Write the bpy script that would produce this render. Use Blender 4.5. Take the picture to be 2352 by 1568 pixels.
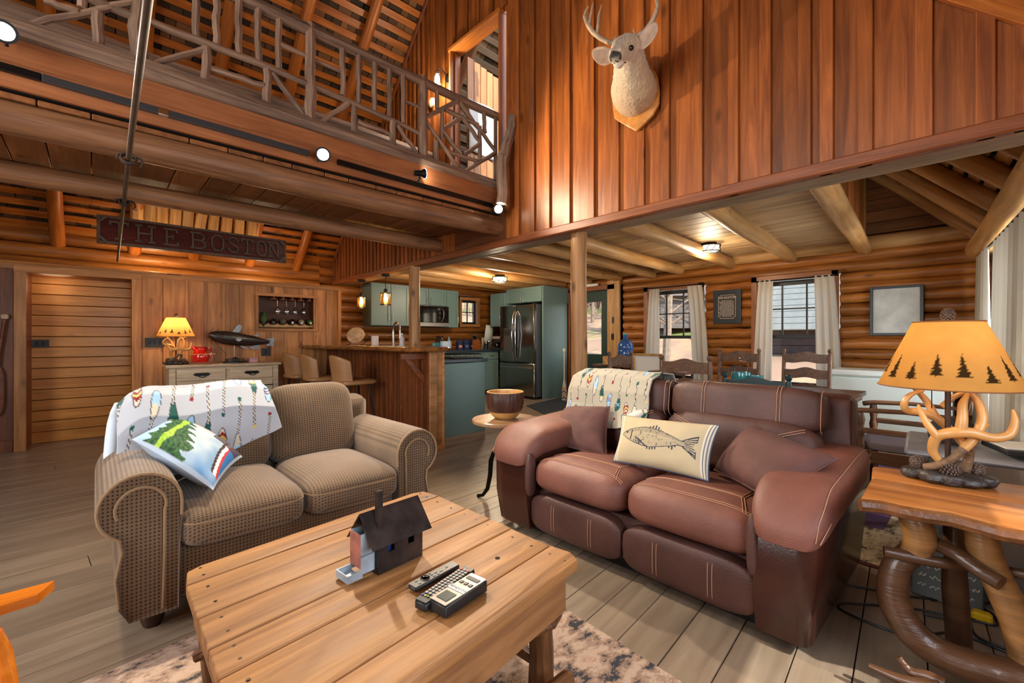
import bpy, math, random
import numpy as np
from mathutils import Vector, Matrix, Euler, noise as mnoise

# ------------------------------------------------------------------ scene, camera, light
for o in list(bpy.data.objects): bpy.data.objects.remove(o)
SC = bpy.context.scene
COL = SC.collection
R = math.radians
random.seed(7)
CAM_H = 1.13
FPX, CX0, CY0 = 1020.0, 1176.0, 778.0          # focal length and horizon point in photo pixels (2352 x 1568)
YAW = R(46.72)
cd = bpy.data.cameras.new('camera'); cam = bpy.data.objects.new('camera', cd); COL.objects.link(cam)
cam.location = (0, 0, CAM_H); cam.rotation_euler = (R(90), 0, YAW - R(90))
cd.sensor_width = 36; cd.lens = FPX / 2352 * 36; cd.shift_y = -6 / 2352; cd.clip_start = .02; cd.clip_end = 300
SC.camera = cam
SC.view_settings.view_transform = 'Standard'; SC.view_settings.look = 'None'
SC.view_settings.exposure = 0.08; SC.view_settings.gamma = 1; SC.view_settings.use_curve_mapping = False

cy = SC.cycles; cy.max_bounces = 6; cy.diffuse_bounces = 3; cy.glossy_bounces = 2; cy.transmission_bounces = 5; cy.transparent_max_bounces = 12; cy.caustics_reflective = False; cy.caustics_refractive = False; cy.adaptive_threshold = .04
w = bpy.data.worlds.new('sky'); SC.world = w; w.use_nodes = True
wn = w.node_tree.nodes; wl = w.node_tree.links
sky = wn.new('ShaderNodeTexSky'); sky.sky_type = 'NISHITA'; sky.sun_disc = False
sky.sun_elevation = R(42); sky.sun_rotation = R(150); sky.air_density = 1.0; sky.dust_density = 1.5
wl.new(sky.outputs[0], wn['Background'].inputs[0]); wn['Background'].inputs[1].default_value = 0.42

def light(name, kind, loc, energy, color, rot=None, target=None, **kw):
    d = bpy.data.lights.new(name, kind); d.energy = energy; d.color = color
    for k, v in kw.items(): setattr(d, k, v)
    o = bpy.data.objects.new(name, d); COL.objects.link(o); o.location = loc
    if target is not None:
        o.rotation_euler = (Vector(target) - Vector(loc)).to_track_quat('-Z', 'Y').to_euler()
    elif rot is not None: o.rotation_euler = rot
    o['kind'] = 'helper'
    return o
WARM = (1.0, .72, .42); SOFTWARM = (1.0, .80, .56); DAY = (.86, .93, 1.0)
light('sunlight', 'SUN', (3, -20, 20), 6.0, (1, .94, .84), target=(5.6, 0, 0), angle=R(.6))
# daylight: panels just outside the wall openings; the rear one is an added fill
light('rear_fill_panel', 'AREA', (-2.85, 2.0, 2.05), 165, (1.0, .94, .86), target=(2.5, 2.7, 1.5), shape='RECTANGLE', size=2.6, size_y=2.4)
light('daylight_side_window', 'AREA', (.9, -.95, 1.5), 60, DAY, target=(1.2, 2.5, 1.2), shape='RECTANGLE', size=2.1, size_y=1.2)
light('daylight_dining_window', 'AREA', (3.9, -.72, 1.3), 95, DAY, target=(4.2, 3.0, 1.1), shape='RECTANGLE', size=1.2, size_y=1.5)
light('daylight_dining_window', 'AREA', (5.5, -.56, 1.3), 130, DAY, target=(5.6, 3.0, 1.1), shape='RECTANGLE', size=1.3, size_y=1.5)
# lamps out of sight: on top of the panelled closet, and in the loft room
light('closet_top_lamp', 'POINT', (.55, 7.05, 2.0), 16, (1.0, .72, .42), shadow_soft_size=.08)
light('closet_top_lamp', 'POINT', (1.75, 7.0, 2.0), 12, (1.0, .72, .42), shadow_soft_size=.08)
light('hall_lamp', 'POINT', (-.3, 6.86, 1.70), 1.6, WARM, shadow_soft_size=.16, specular_factor=.1)
light('loft_room_lamp', 'POINT', (4.2, 3.0, 3.6), 14, (1.0, .86, .68), shadow_soft_size=.1)

# ------------------------------------------------------------------ helpers
def lin(c):
    c = c / 255.0
    return c / 12.92 if c <= .04045 else ((c + .055) / 1.055) ** 2.4
def rgb(r, g, b, a=1.0): return (lin(r), lin(g), lin(b), a)

def ray(px, py):
    u = (px - CX0) / FPX; v = -(py - CY0) / FPX
    f = (math.cos(YAW), math.sin(YAW)); r = (math.sin(YAW), -math.cos(YAW))
    return Vector((f[0] + u * r[0], f[1] + u * r[1], v))
def on_x(px, py, x): d = ray(px, py); t = x / d.x; return Vector((x, d.y * t, CAM_H + d.z * t))
def on_y(px, py, y): d = ray(px, py); t = y / d.y; return Vector((d.x * t, y, CAM_H + d.z * t))
def on_z(px, py, z=0): d = ray(px, py); t = (z - CAM_H) / d.z; return Vector((d.x * t, d.y * t, z))

class MB:
    """collects shapes for ONE mesh object"""
    def __init__(s): s.v = []; s.f = []; s.m = []; s.sm = []; s.uv = {}
    def add(s, vs, fs, mi=0, smooth=False, M=None):
        b = len(s.v)
        if M is not None: vs = [M @ Vector(p) for p in vs]
        s.v += [tuple(p) for p in vs]
        for f in fs: s.f.append([i + b for i in f]); s.m.append(mi); s.sm.append(smooth)
        return s
    def box(s, c, size, bev=0, M=None, mi=0):
        x, y, z = [d / 2 for d in size]
        T = Matrix.Translation(c) if M is None else M @ Matrix.Translation(c)
        if bev <= 0:
            vs = [(sx * x, sy * y, sz * z) for sx in (-1, 1) for sy in (-1, 1) for sz in (-1, 1)]
            return s.add(vs, [(0, 1, 3, 2), (4, 6, 7, 5), (0, 4, 5, 1), (2, 3, 7, 6), (0, 2, 6, 4), (1, 5, 7, 3)], mi, False, T)
        b = min(bev, x * .9, y * .9, z * .9); vs = []; idx = {}
        for sx in (-1, 1):
            for sy in (-1, 1):
                for sz in (-1, 1):
                    for k in range(3):
                        p = [sx * (x - b), sy * (y - b), sz * (z - b)]; p[k] = (sx * x, sy * y, sz * z)[k]
                        idx[sx, sy, sz, k] = len(vs); vs.append(p)
        fs = []
        for k, (a, c2) in enumerate(((1, 2), (2, 0), (0, 1))):
            for sg in (-1, 1):
                q = []
                for s1, s2 in ((-1, -1), (1, -1), (1, 1), (-1, 1)):
                    t = [0, 0, 0]; t[k] = sg; t[a] = s1; t[c2] = s2; q.append(idx[t[0], t[1], t[2], k])
                fs.append(q if sg > 0 else q[::-1])
        for k, (a, c2) in enumerate(((1, 2), (2, 0), (0, 1))):
            for s1 in (-1, 1):
                for s2 in (-1, 1):
                    def g(e, kk):
                        t = [0, 0, 0]; t[k] = e; t[a] = s1; t[c2] = s2; return idx[t[0], t[1], t[2], kk]
                    q = [g(-1, a), g(1, a), g(1, c2), g(-1, c2)]
                    fs.append(q if s1 * s2 < 0 else q[::-1])
        for sx in (-1, 1):
            for sy in (-1, 1):
                for sz in (-1, 1):
                    q = [idx[sx, sy, sz, k] for k in range(3)]
                    fs.append(q if sx * sy * sz > 0 else q[::-1])
        return s.add(vs, fs, mi, False, T)
    def tube(s, pts, rad, n=8, caps=True, mi=0, M=None, smooth=True, flat=1.0, up=None, jit=0, closed=False):
        P = [Vector(p) for p in pts]; k = len(P)
        if not hasattr(rad, '__len__'): rad = [rad] * k
        T = []
        for i in range(k):
            if closed: t = P[(i + 1) % k] - P[i - 1]
            else: t = P[min(i + 1, k - 1)] - P[max(i - 1, 0)]
            T.append(t.normalized() if t.length > 1e-9 else Vector((0, 0, 1)))
        u = Vector(up) if up else (Vector((0, 0, 1)) if abs(T[0].z) < .9 else Vector((1, 0, 0)))
        vs = []; fs = []
        for i in range(k):
            u = (u - T[i] * u.dot(T[i]))
            u = u.normalized() if u.length > 1e-6 else T[i].orthogonal().normalized()
            w2 = T[i].cross(u)
            for j in range(n):
                a = 2 * math.pi * j / n; r = rad[i]
                if jit: r *= 1 + jit * mnoise.noise(Vector((P[i].x * 3 + math.cos(a), P[i].y * 3 + math.sin(a), P[i].z * 3 + i * .7)))
                vs.append(P[i] + u * (math.sin(a) * r * flat) + w2 * (math.cos(a) * r))
        rng = k if closed else k - 1
        for i in range(rng):
            i2 = (i + 1) % k
            for j in range(n):
                j2 = (j + 1) % n
                fs.append((i * n + j, i * n + j2, i2 * n + j2, i2 * n + j))
        s.add(vs, fs, mi, smooth, M)
        if caps and not closed:
            b = len(s.v) - len(vs)
            s.f.append([b + j for j in range(n)][::-1]); s.m.append(mi); s.sm.append(False)
            s.f.append([b + (k - 1) * n + j for j in range(n)]); s.m.append(mi); s.sm.append(False)
        return s
    def cyl(s, p0, p1, r0, r1=None, n=12, mi=0, M=None, smooth=True):
        return s.tube([p0, p1], [r0, r0 if r1 is None else r1], n, True, mi, M, smooth)
    def lathe(s, prof, n=20, M=None, mi=0, smooth=True, sx=1, sy=1, cap=True):
        vs = []; fs = []; k = len(prof)
        for r, z in prof:
            for j in range(n):
                a = 2 * math.pi * j / n; vs.append((r * math.cos(a) * sx, r * math.sin(a) * sy, z))
        for i in range(k - 1):
            for j in range(n):
                j2 = (j + 1) % n; fs.append((i * n + j, i * n + j2, (i + 1) * n + j2, (i + 1) * n + j))
        if cap and prof[0][0] > 1e-5: fs.append(tuple(range(n))[::-1])
        if cap and prof[-1][0] > 1e-5: fs.append(tuple((k - 1) * n + j for j in range(n)))
        return s.add(vs, fs, mi, smooth, M)
    def ball(s, c, r, n=12, m=8, mi=0, M=None):
        if not hasattr(r, '__len__'): r = (r, r, r)
        T = Matrix.Translation(c) @ Matrix.Diagonal((r[0], r[1], r[2], 1))
        if M is not None: T = M @ T
        return s.lathe([(max(1e-6, math.sin(math.pi * i / m)), -math.cos(math.pi * i / m)) for i in range(m + 1)], n, T, mi)
    def puff(s, c, size, e=.4, e2=None, n=28, m=16, M=None, mi=0, fn=None):
        """rounded cushion (superellipsoid); e small = boxier"""
        e2 = e if e2 is None else e2
        pw = lambda x, p: math.copysign(abs(x) ** p, x)
        vs = []; fs = []
        for i in range(m + 1):
            ph = -math.pi / 2 + math.pi * i / m
            for j in range(n):
                th = 2 * math.pi * j / n
                p = Vector((pw(math.cos(ph), e2) * pw(math.cos(th), e) * size[0] / 2, pw(math.cos(ph), e2) * pw(math.sin(th), e) * size[1] / 2, pw(math.sin(ph), e2) * size[2] / 2))
                if fn: p = Vector(fn(p))
                vs.append(p + Vector(c))
        for i in range(m):
            for j in range(n):
                j2 = (j + 1) % n; fs.append((i * n + j, i * n + j2, (i + 1) * n + j2, (i + 1) * n + j))
        return s.add(vs, fs, mi, True, M)
    def prism(s, poly, h, M=None, mi=0, smooth=False):
        k = len(poly)
        vs = [(x, y, 0) for x, y in poly] + [(x, y, h) for x, y in poly]
        fs = [tuple(range(k))[::-1], tuple(range(k, 2 * k))]
        s.add(vs, fs, mi, False, M); b = len(s.v) - 2 * k
        for i in range(k):
            j = (i + 1) % k; s.f.append([b + i, b + j, b + k + j, b + k + i]); s.m.append(mi); s.sm.append(smooth)
        return s
    def grid(s, fn, nu, nv, mi=0, M=None, smooth=True, uv=True):
        b = len(s.v); vs = []
        for j in range(nv + 1):
            for i in range(nu + 1): vs.append(fn(i / nu, j / nv))
        fs = [(j * (nu + 1) + i, j * (nu + 1) + i + 1, (j + 1) * (nu + 1) + i + 1, (j + 1) * (nu + 1) + i) for j in range(nv) for i in range(nu)]
        s.add(vs, fs, mi, smooth, M)
        if uv:
            for j in range(nv + 1):
                for i in range(nu + 1): s.uv[b + j * (nu + 1) + i] = (i / nu, j / nv)
        return s

def mesh_of(mb, name, mats, sharp=40):
    me = bpy.data.meshes.new(name); me.from_pydata(mb.v, [], mb.f)
    if not isinstance(mats, (list, tuple)): mats = [mats]
    for m in mats: me.materials.append(m)
    if len(mats) > 1: me.polygons.foreach_set('material_index', mb.m)
    me.polygons.foreach_set('use_smooth', mb.sm)
    me.update()
    if any(mb.sm): me.set_sharp_from_angle(angle=R(sharp))
    return me
def obj(name, mb, mats, parent=None, M=None, sharp=40):
    me = mb if isinstance(mb, bpy.types.Mesh) else mesh_of(mb, name, mats, sharp)
    o = bpy.data.objects.new(name, me); COL.objects.link(o)
    if parent is not None: o.parent = parent
    if M is not None: o.matrix_local = M
    return o
def paint(o, mb, fn):
    """flat print: per-vertex colour from the surface's own u, v"""
    me = o.data; ca = me.color_attributes.new('print', 'FLOAT_COLOR', 'POINT')
    buf = np.ones((len(me.vertices), 4), dtype=np.float32)
    for i in range(len(me.vertices)):
        u, v = mb.uv.get(i, (0, 0)); buf[i, :3] = fn(u, v)[:3]
    ca.data.foreach_set('color', buf.ravel())
def empty(name, loc=(0, 0, 0), rz=0, parent=None):
    o = bpy.data.objects.new(name, None); COL.objects.link(o); o.location = loc; o.rotation_euler = (0, 0, rz)
    o.empty_display_size = .05
    if parent: o.parent = parent
    return o
def tag(o, label=None, cat=None, group=None, kind=None):
    if label: o['label'] = label
    if cat: o['category'] = cat
    if group: o['group'] = group
    if kind: o['kind'] = kind
    return o
def thing(name, label, cat, loc=(0, 0, 0), rz=0, group=None): return tag(empty(name, loc, rz), label, cat, group)
def struct(name): return tag(empty(name), kind='structure')
def copy_tree(o, parent=None):
    c = o.copy(); COL.objects.link(c); c.parent = parent
    for ch in list(o.children): copy_tree(ch, c)
    return c
def frame(p0, p1, up=(0, 0, 1)):
    """matrix with local X along p0->p1, local Z near up, origin midway"""
    p0, p1 = Vector(p0), Vector(p1); x = (p1 - p0).normalized(); u = Vector(up)
    y = u.cross(x)
    if y.length < 1e-5: y = Vector((0, 1, 0)).cross(x)
    y.normalize(); z = x.cross(y)
    M = Matrix((x, y, z)).transposed().to_4x4(); M.translation = (p0 + p1) / 2
    return M
def plank(name, p0, p1, wid, th, mat, parent=None, up=(0, 0, 1), bev=.003):
    """board: length p0->p1, width across, thickness along up"""
    L = (Vector(p1) - Vector(p0)).length
    return obj(name, MB().box((0, 0, 0), (L, wid, th), bev), mat, parent, frame(p0, p1, up))
def log(name, p0, p1, r0, r1, mat, parent=None, n=12, seg=7, jit=.08, flat=1.0, bend=0.0):
    L = (Vector(p1) - Vector(p0)).length; pts = []; rr = []
    sd = random.random() * 50
    for i in range(seg + 1):
        t = i / seg
        b = bend * math.sin(t * math.pi)
        pts.append((-L / 2 + L * t, .25 * r0 * mnoise.noise(Vector((t * 3, sd, 0))), b + .25 * r0 * mnoise.noise(Vector((t * 3, sd, 9)))))
        rr.append((r0 + (r1 - r0) * t) * (1 + jit * mnoise.noise(Vector((t * 5, sd, 4)))))
    return obj(name, MB().tube(pts, rr, n, True, flat=flat), mat, parent, frame(p0, p1))

def text_mesh(body, size, mat, parent, Mx, name='lettering', ext=.001, align='CENTER'):
    cu = bpy.data.curves.new(name, 'FONT'); cu.body = body; cu.size = size; cu.align_x = align; cu.align_y = 'CENTER'; cu.extrude = ext; cu.resolution_u = 3
    to = bpy.data.objects.new(name, cu); COL.objects.link(to)
    bpy.context.view_layer.update()
    me = bpy.data.meshes.new_from_object(to.evaluated_get(bpy.context.evaluated_depsgraph_get()))
    bpy.data.objects.remove(to); me.materials.clear(); me.materials.append(mat)
    return obj(name, me, None, parent, Mx)
# ------------------------------------------------------------------ procedural materials
def nmat(name):
    m = bpy.data.materials.new(name); m.use_nodes = True
    return m, m.node_tree.nodes, m.node_tree.links, m.node_tree.nodes['Principled BSDF']
def plain(name, c, rough=.5, metal=0, spec=.5, noise=0, nscale=8, bump=0, bscale=60, coat=0, alpha=1, trans=0, emit=None, es=0, sss=0, stretch=(1, 1, 1)):
    m, n, l, b = nmat(name)
    b.inputs['Base Color'].default_value = c; b.inputs['Roughness'].default_value = rough; b.inputs['Metallic'].default_value = metal
    b.inputs['Specular IOR Level'].default_value = spec; b.inputs['Coat Weight'].default_value = coat
    b.inputs['Transmission Weight'].default_value = trans; b.inputs['Alpha'].default_value = alpha
    if emit: b.inputs['Emission Color'].default_value = emit; b.inputs['Emission Strength'].default_value = es
    if noise or bump:
        tc = n.new('ShaderNodeTexCoord'); mp = n.new('ShaderNodeMapping'); mp.inputs['Scale'].default_value = stretch
        l.new(tc.outputs['Object'], mp.inputs[0])
    if noise:
        t = n.new('ShaderNodeTexNoise'); t.inputs['Scale'].default_value = nscale; t.inputs['Detail'].default_value = 5
        l.new(mp.outputs[0], t.inputs['Vector'])
        cr = n.new('ShaderNodeValToRGB'); e = cr.color_ramp.elements
        e[0].position = .3; e[1].position = .7
        e[0].color = tuple(x * (1 - noise) for x in c[:3]) + (1,); e[1].color = tuple(min(1, x * (1 + noise)) for x in c[:3]) + (1,)
        l.new(t.outputs[0], cr.inputs[0]); l.new(cr.outputs[0], b.inputs['Base Color'])
    if bump:
        t2 = n.new('ShaderNodeTexNoise'); t2.inputs['Scale'].default_value = bscale; t2.inputs['Detail'].default_value = 4
        l.new(mp.outputs[0], t2.inputs['Vector'])
        bp = n.new('ShaderNodeBump'); bp.inputs['Strength'].default_value = bump; bp.inputs['Distance'].default_value = .01
        l.new(t2.outputs[0], bp.inputs['Height']); l.new(bp.outputs[0], b.inputs['Normal'])
    return m
def wood(name, c1, c2, rough=.45, gs=1.0, vary=.25, knots=.6, bump=.25, dark=None, spec=.4, coat=0, ring=1.0):
    """planks and logs: the grain runs along the piece's own local X; each piece gets its own offset and tone"""
    m, n, l, b = nmat(name)
    tc = n.new('ShaderNodeTexCoord'); oi = n.new('ShaderNodeObjectInfo')
    mul = n.new('ShaderNodeMath'); mul.operation = 'MULTIPLY'; mul.inputs[1].default_value = 37.0
    l.new(oi.outputs['Random'], mul.inputs[0])
    cmb = n.new('ShaderNodeCombineXYZ')
    for i in range(3): l.new(mul.outputs[0], cmb.inputs[i])
    add = n.new('ShaderNodeVectorMath'); add.operation = 'ADD'
    l.new(tc.outputs['Object'], add.inputs[0]); l.new(cmb.outputs[0], add.inputs[1])
    mp = n.new('ShaderNodeMapping'); mp.inputs['Scale'].default_value = (1.6 * gs, 22 * gs, 22 * gs); l.new(add.outputs[0], mp.inputs[0])
    t = n.new('ShaderNodeTexNoise'); t.inputs['Scale'].default_value = 1.0; t.inputs['Detail'].default_value = 7; t.inputs['Roughness'].default_value = .62; t.inputs['Distortion'].default_value = .7 * ring
    l.new(mp.outputs[0], t.inputs['Vector'])
    cr = n.new('ShaderNodeValToRGB'); e = cr.color_ramp.elements; e[0].position = .32; e[1].position = .68; e[0].color = c1; e[1].color = c2
    l.new(t.outputs[0], cr.inputs[0])
    # broad stain variation
    mp3 = n.new('ShaderNodeMapping'); mp3.inputs['Scale'].default_value = (1.2, 4, 4); l.new(add.outputs[0], mp3.inputs[0])
    t3 = n.new('ShaderNodeTexNoise'); t3.inputs['Scale'].default_value = 1.3; t3.inputs['Detail'].default_value = 3; l.new(mp3.outputs[0], t3.inputs['Vector'])
    mr = n.new('ShaderNodeMapRange'); mr.inputs[1].default_value = .3; mr.inputs[2].default_value = .7; mr.inputs[3].default_value = .78; mr.inputs[4].default_value = 1.15
    l.new(t3.outputs[0], mr.inputs[0])
    mrr = n.new('ShaderNodeMapRange'); mrr.inputs[3].default_value = 1 - vary; mrr.inputs[4].default_value = 1 + vary * .6; l.new(oi.outputs['Random'], mrr.inputs[0])
    mm = n.new('ShaderNodeMath'); mm.operation = 'MULTIPLY'; l.new(mr.outputs[0], mm.inputs[0]); l.new(mrr.outputs[0], mm.inputs[1])
    mx = n.new('ShaderNodeMix'); mx.data_type = 'RGBA'; mx.blend_type = 'MULTIPLY'; mx.inputs[0].default_value = 1
    l.new(cr.outputs[0], mx.inputs[6]); l.new(mm.outputs[0], mx.inputs[7])
    out = mx.outputs[2]
    if knots > 0:
        mp2 = n.new('ShaderNodeMapping'); mp2.inputs['Scale'].default_value = (2.3, 5.2, 5.2); l.new(add.outputs[0], mp2.inputs[0])
        vo = n.new('ShaderNodeTexVoronoi'); vo.inputs['Scale'].default_value = 1.0; l.new(mp2.outputs[0], vo.inputs['Vector'])
        r2 = n.new('ShaderNodeMapRange'); r2.inputs[1].default_value = .04; r2.inputs[2].default_value = .16; r2.inputs[3].default_value = knots; r2.inputs[4].default_value = 0
        l.new(vo.outputs['Distance'], r2.inputs[0])
        mk = n.new('ShaderNodeMix'); mk.data_type = 'RGBA'; mk.inputs[7].default_value = dark or tuple(x * .28 for x in c1[:3]) + (1,)
        l.new(r2.outputs[0], mk.inputs[0]); l.new(out, mk.inputs[6]); out = mk.outputs[2]
    l.new(out, b.inputs['Base Color'])
    b.inputs['Roughness'].default_value = rough; b.inputs['Specular IOR Level'].default_value = spec; b.inputs['Coat Weight'].default_value = coat; b.inputs['Coat Roughness'].default_value = .2
    if bump:
        bp = n.new('ShaderNodeBump'); bp.inputs['Strength'].default_value = bump; bp.inputs['Distance'].default_value = .01
        l.new(t.outputs[0], bp.inputs['Height']); l.new(bp.outputs[0], b.inputs['Normal'])
    return m
def printed(name, rough=.8, bump=0, bscale=150, spec=.3, sheen=0):
    m, n, l, b = nmat(name)
    a = n.new('ShaderNodeVertexColor'); a.layer_name = 'print'; l.new(a.outputs[0], b.inputs['Base Color'])
    b.inputs['Roughness'].default_value = rough; b.inputs['Specular IOR Level'].default_value = spec; b.inputs['Sheen Weight'].default_value = sheen
    if bump:
        tc = n.new('ShaderNodeTexCoord'); t = n.new('ShaderNodeTexNoise'); t.inputs['Scale'].default_value = bscale; l.new(tc.outputs['Object'], t.inputs['Vector'])
        bp = n.new('ShaderNodeBump'); bp.inputs['Strength'].default_value = bump; bp.inputs['Distance'].default_value = .005
        l.new(t.outputs[0], bp.inputs['Height']); l.new(bp.outputs[0], b.inputs['Normal'])
    return m
def glassy(name, c=(1, 1, 1, 1), a=.12, rough=.03):
    """thin clear pane: mostly transparent with a glossy surface"""
    m, n, l, b = nmat(name)
    tr = n.new('ShaderNodeBsdfTransparent'); tr.inputs[0].default_value = c
    gl = n.new('ShaderNodeBsdfGlossy'); gl.inputs['Roughness'].default_value = rough
    mx = n.new('ShaderNodeMixShader'); mx.inputs[0].default_value = a
    l.new(tr.outputs[0], mx.inputs[1]); l.new(gl.outputs[0], mx.inputs[2]); l.new(mx.outputs[0], n['Material Output'].inputs[0])
    return m
def sheer(name, c, t=.45):
    m, n, l, b = nmat(name)
    d = n.new('ShaderNodeBsdfDiffuse'); d.inputs[0].default_value = c
    tl = n.new('ShaderNodeBsdfTranslucent'); tl.inputs[0].default_value = c
    mx = n.new('ShaderNodeMixShader'); mx.inputs[0].default_value = t
    l.new(d.outputs[0], mx.inputs[1]); l.new(tl.outputs[0], mx.inputs[2]); l.new(mx.outputs[0], n['Material Output'].inputs[0])
    return m

M = {}
M['pine'] = wood('golden_pine_panel', rgb(152, 96, 48), rgb(202, 142, 82), .42, .9, .28, .85)
M['door_pine'] = wood('clear_fir_boards', rgb(184, 116, 46), rgb(214, 150, 76), .3, .8, .08, .35, .1)
M['cedar'] = wood('red_cedar_board', rgb(116, 60, 24), rgb(170, 98, 44), .4, .9, .3, .7)
M['cedar_dark'] = wood('dark_cedar_board', rgb(84, 44, 24), rgb(122, 68, 36), .45, .9, .25, .6)
M['trim'] = wood('cedar_trim', rgb(112, 58, 28), rgb(146, 82, 44), .42, 1.1, .12, .3)
M['grey_trim'] = wood('weathered_trim', rgb(128, 108, 88), rgb(168, 146, 120), .5, 1.2, .1, .1)
M['log'] = wood('amber_wall_log', rgb(128, 72, 26), rgb(184, 118, 54), .38, .8, .28, .7, .3, rgb(40, 20, 10))
M['beam'] = wood('brown_peeled_log', rgb(104, 70, 48), rgb(162, 116, 80), .45, .8, .15, .6, .4, rgb(44, 26, 16))
M['joist'] = wood('pale_peeled_log', rgb(176, 124, 66), rgb(218, 172, 112), .42, .8, .12, .5, .25)
M['plank_ceil'] = wood('ceiling_plank', rgb(178, 140, 94), rgb(222, 192, 146), .5, 1.0, .2, .55, .2)
M['loft_plank'] = wood('loft_plank', rgb(104, 64, 34), rgb(146, 94, 52), .5, .8, .2, .6)
M['fascia'] = wood('fascia_board', rgb(128, 78, 48), rgb(168, 108, 68), .4, 1.0, .08, .5, .12)
M['bark'] = wood('grey_branch_bark', rgb(98, 78, 66), rgb(164, 134, 112), .6, 1.3, .2, .5, .8, rgb(60, 40, 30))
M['rafter'] = wood('orange_rafter', rgb(146, 76, 24), rgb(196, 118, 48), .4, .8, .15, .5, .3)
M['lath'] = wood('roof_lath', rgb(136, 78, 34), rgb(190, 122, 62), .5, 1.2, .3, .4)
M['floor'] = wood('painted_floor_plank', rgb(126, 109, 91), rgb(154, 137, 117), .33, .7, .1, .12, .12, rgb(96, 82, 68), .5)
M['floor_under'] = plain('floor_gap', rgb(38, 30, 24), .9)
M['dark_gap'] = plain('dark_gap', rgb(30, 18, 10), .9)
M['oldpost'] = wood('knotty_post', rgb(140, 96, 54), rgb(186, 138, 88), .45, .7, .05, .85, .3, rgb(52, 30, 18))
M['black'] = plain('black_metal', rgb(22, 22, 24), .35, .6)
M['satin_black'] = plain('satin_black', rgb(26, 27, 29), .45)
M['steel'] = plain('brushed_steel', rgb(178, 176, 172), .24, 1.0)
M['chrome'] = plain('chrome', rgb(205, 205, 205), .1, 1.0)
M['white'] = plain('white_paint', rgb(228, 226, 220), .5)
M['glass'] = glassy('window_glass', (1, 1, 1, 1), .03)
M['curtain'] = sheer('sheer_linen', rgb(226, 220, 206), .5)
# ------------------------------------------------------------------ the house: main planes
XP = 2.94                     # board partition
XC = 6.9                      # far log wall with the windows
YLOG = 7.5                    # outer log wall on the left
YF, YB = 3.3, 4.35            # catwalk front and back
def ya(x): return 6.65 - .05 * (x + .52)                 # panelled wall
def on_a(px, py, off=0):
    d = ray(px, py); t = (6.624 - off) / (d.y + .05 * d.x); return Vector((d.x * t, d.y * t, CAM_H + d.z * t))
def yd(x): return .03 - (6.8 - x) * .0962                # line of the right-hand wall
def z_roof_a(y): return 2.427 + .975 * (7.44 - y)
def z_roof_d(x, y): return 2.34 + (y - yd(x))
YR = 3.56                     # ridge
X0 = -2.6                     # rear wall behind the camera

# ---- floor
floor = struct('floor')
obj('floor_base', MB().box((2.4, 3.4, -.06), (10.4, 8.9, .06)), M['floor_under'], floor)
fd = Vector((math.cos(R(5.1)), math.sin(R(5.1)), 0)); fn_ = Vector((-fd.y, fd.x, 0))
rf = random.Random(3)
vv = -1.6; k = 0
while vv < 8.4:
    wd = rf.choice((.145, .15, .165, .18, .19)); a = -3.2; first = True
    while a < 7.6:
        L = rf.uniform(1.6, 3.6) if not first else rf.uniform(.4, 2.8)
        first = False; b_ = min(a + L, 7.7)
        c = vv + wd / 2
        p0 = fd * (a + .0015) + fn_ * c; p1 = fd * (b_ - .0015) + fn_ * c
        mid = (p0 + p1) / 2
        if -1.9 < mid.y < 8.2: plank('floor_plank', p0 + Vector((0, 0, -.0125)), p1 + Vector((0, 0, -.0125)), wd - .0025 - rf.random() * .002, .025, M['floor'], floor, bev=.0015)
        a = b_
    vv += wd

# ---- panelled wall on the left (door opening, wine niche)
wl_ = struct('wall_left')
pts = {k: on_a(k, 700).x for k in (0, 62, 303, 325, 374, 426, 469, 511, 551, 588, 623, 653.6, 688, 720, 748.6, 779)}
ZT = 1.855
nrm = Vector((-.05, -1, 0)).normalized(); along = Vector((1, -.05, 0)).normalized()
def pa(x, off, z): return Vector((x, ya(x) - off, z))
def vboard(x0, x1, z0, z1, th, off, mat, nm='panel_board', par=wl_, bev=.003):
    xm = (x0 + x1) / 2
    return plank(nm, pa(xm, off, z0), pa(xm, off, z1), x1 - x0 - .003, th, mat, par, up=nrm, bev=bev)
DX0, DX1, DZ = pts[62], pts[303], on_a(180, 634).z
NX0, NX1 = on_a(592, 700).x, on_a(723, 700).x; NZ0, NZ1 = on_a(650, 754).z, on_a(650, 682).z
edges = [-2.6, -2.36, -2.12, -1.9, -1.66, -1.42, -1.2, -.97, -.72] + [DX0 - .09]
for a, b_ in zip(edges, edges[1:]): vboard(a, b_, 0, ZT - .02, .02, .0, M['cedar_dark'])
for x in edges[2:-1]: vboard(x - .02, x + .02, 0, ZT - .02, .015, .016, M['cedar_dark'], 'panel_batten')
vboard(-2.6, DX0 - .09, 0, .12, .02, .02, M['cedar_dark'], 'base_board')
be = [DX1 + .075, pts[325]] + [pts[k] for k in (374, 426, 469, 511, 551, 588, 623, 653.6, 688, 720, 748.6, 779)]
for i, (a, b_) in enumerate(zip(be, be[1:])):
    if b_ > NX0 + .02 and a < NX1 - .02:
        vboard(a, b_, 0, NZ0 - .03, .02, 0, M['pine']); vboard(a, b_, NZ1 + .03, ZT - .02, .02, 0, M['pine'])
    else: vboard(a, b_, 0, ZT - .02, .02, 0, M['pine'])
for i, x in enumerate(be[3:-1]):
    x += .01
    if NX0 + .02 < x < NX1 - .02:
        vboard(x - .018, x + .018, 0, NZ0 - .03, .014, .017, M['pine'], 'panel_batten'); vboard(x - .018, x + .018, NZ1 + .03, ZT - .02, .014, .017, M['pine'], 'panel_batten')
    else: vboard(x - .018, x + .018, 0, ZT - .02, .014, .017, M['pine'], 'panel_batten')
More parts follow.
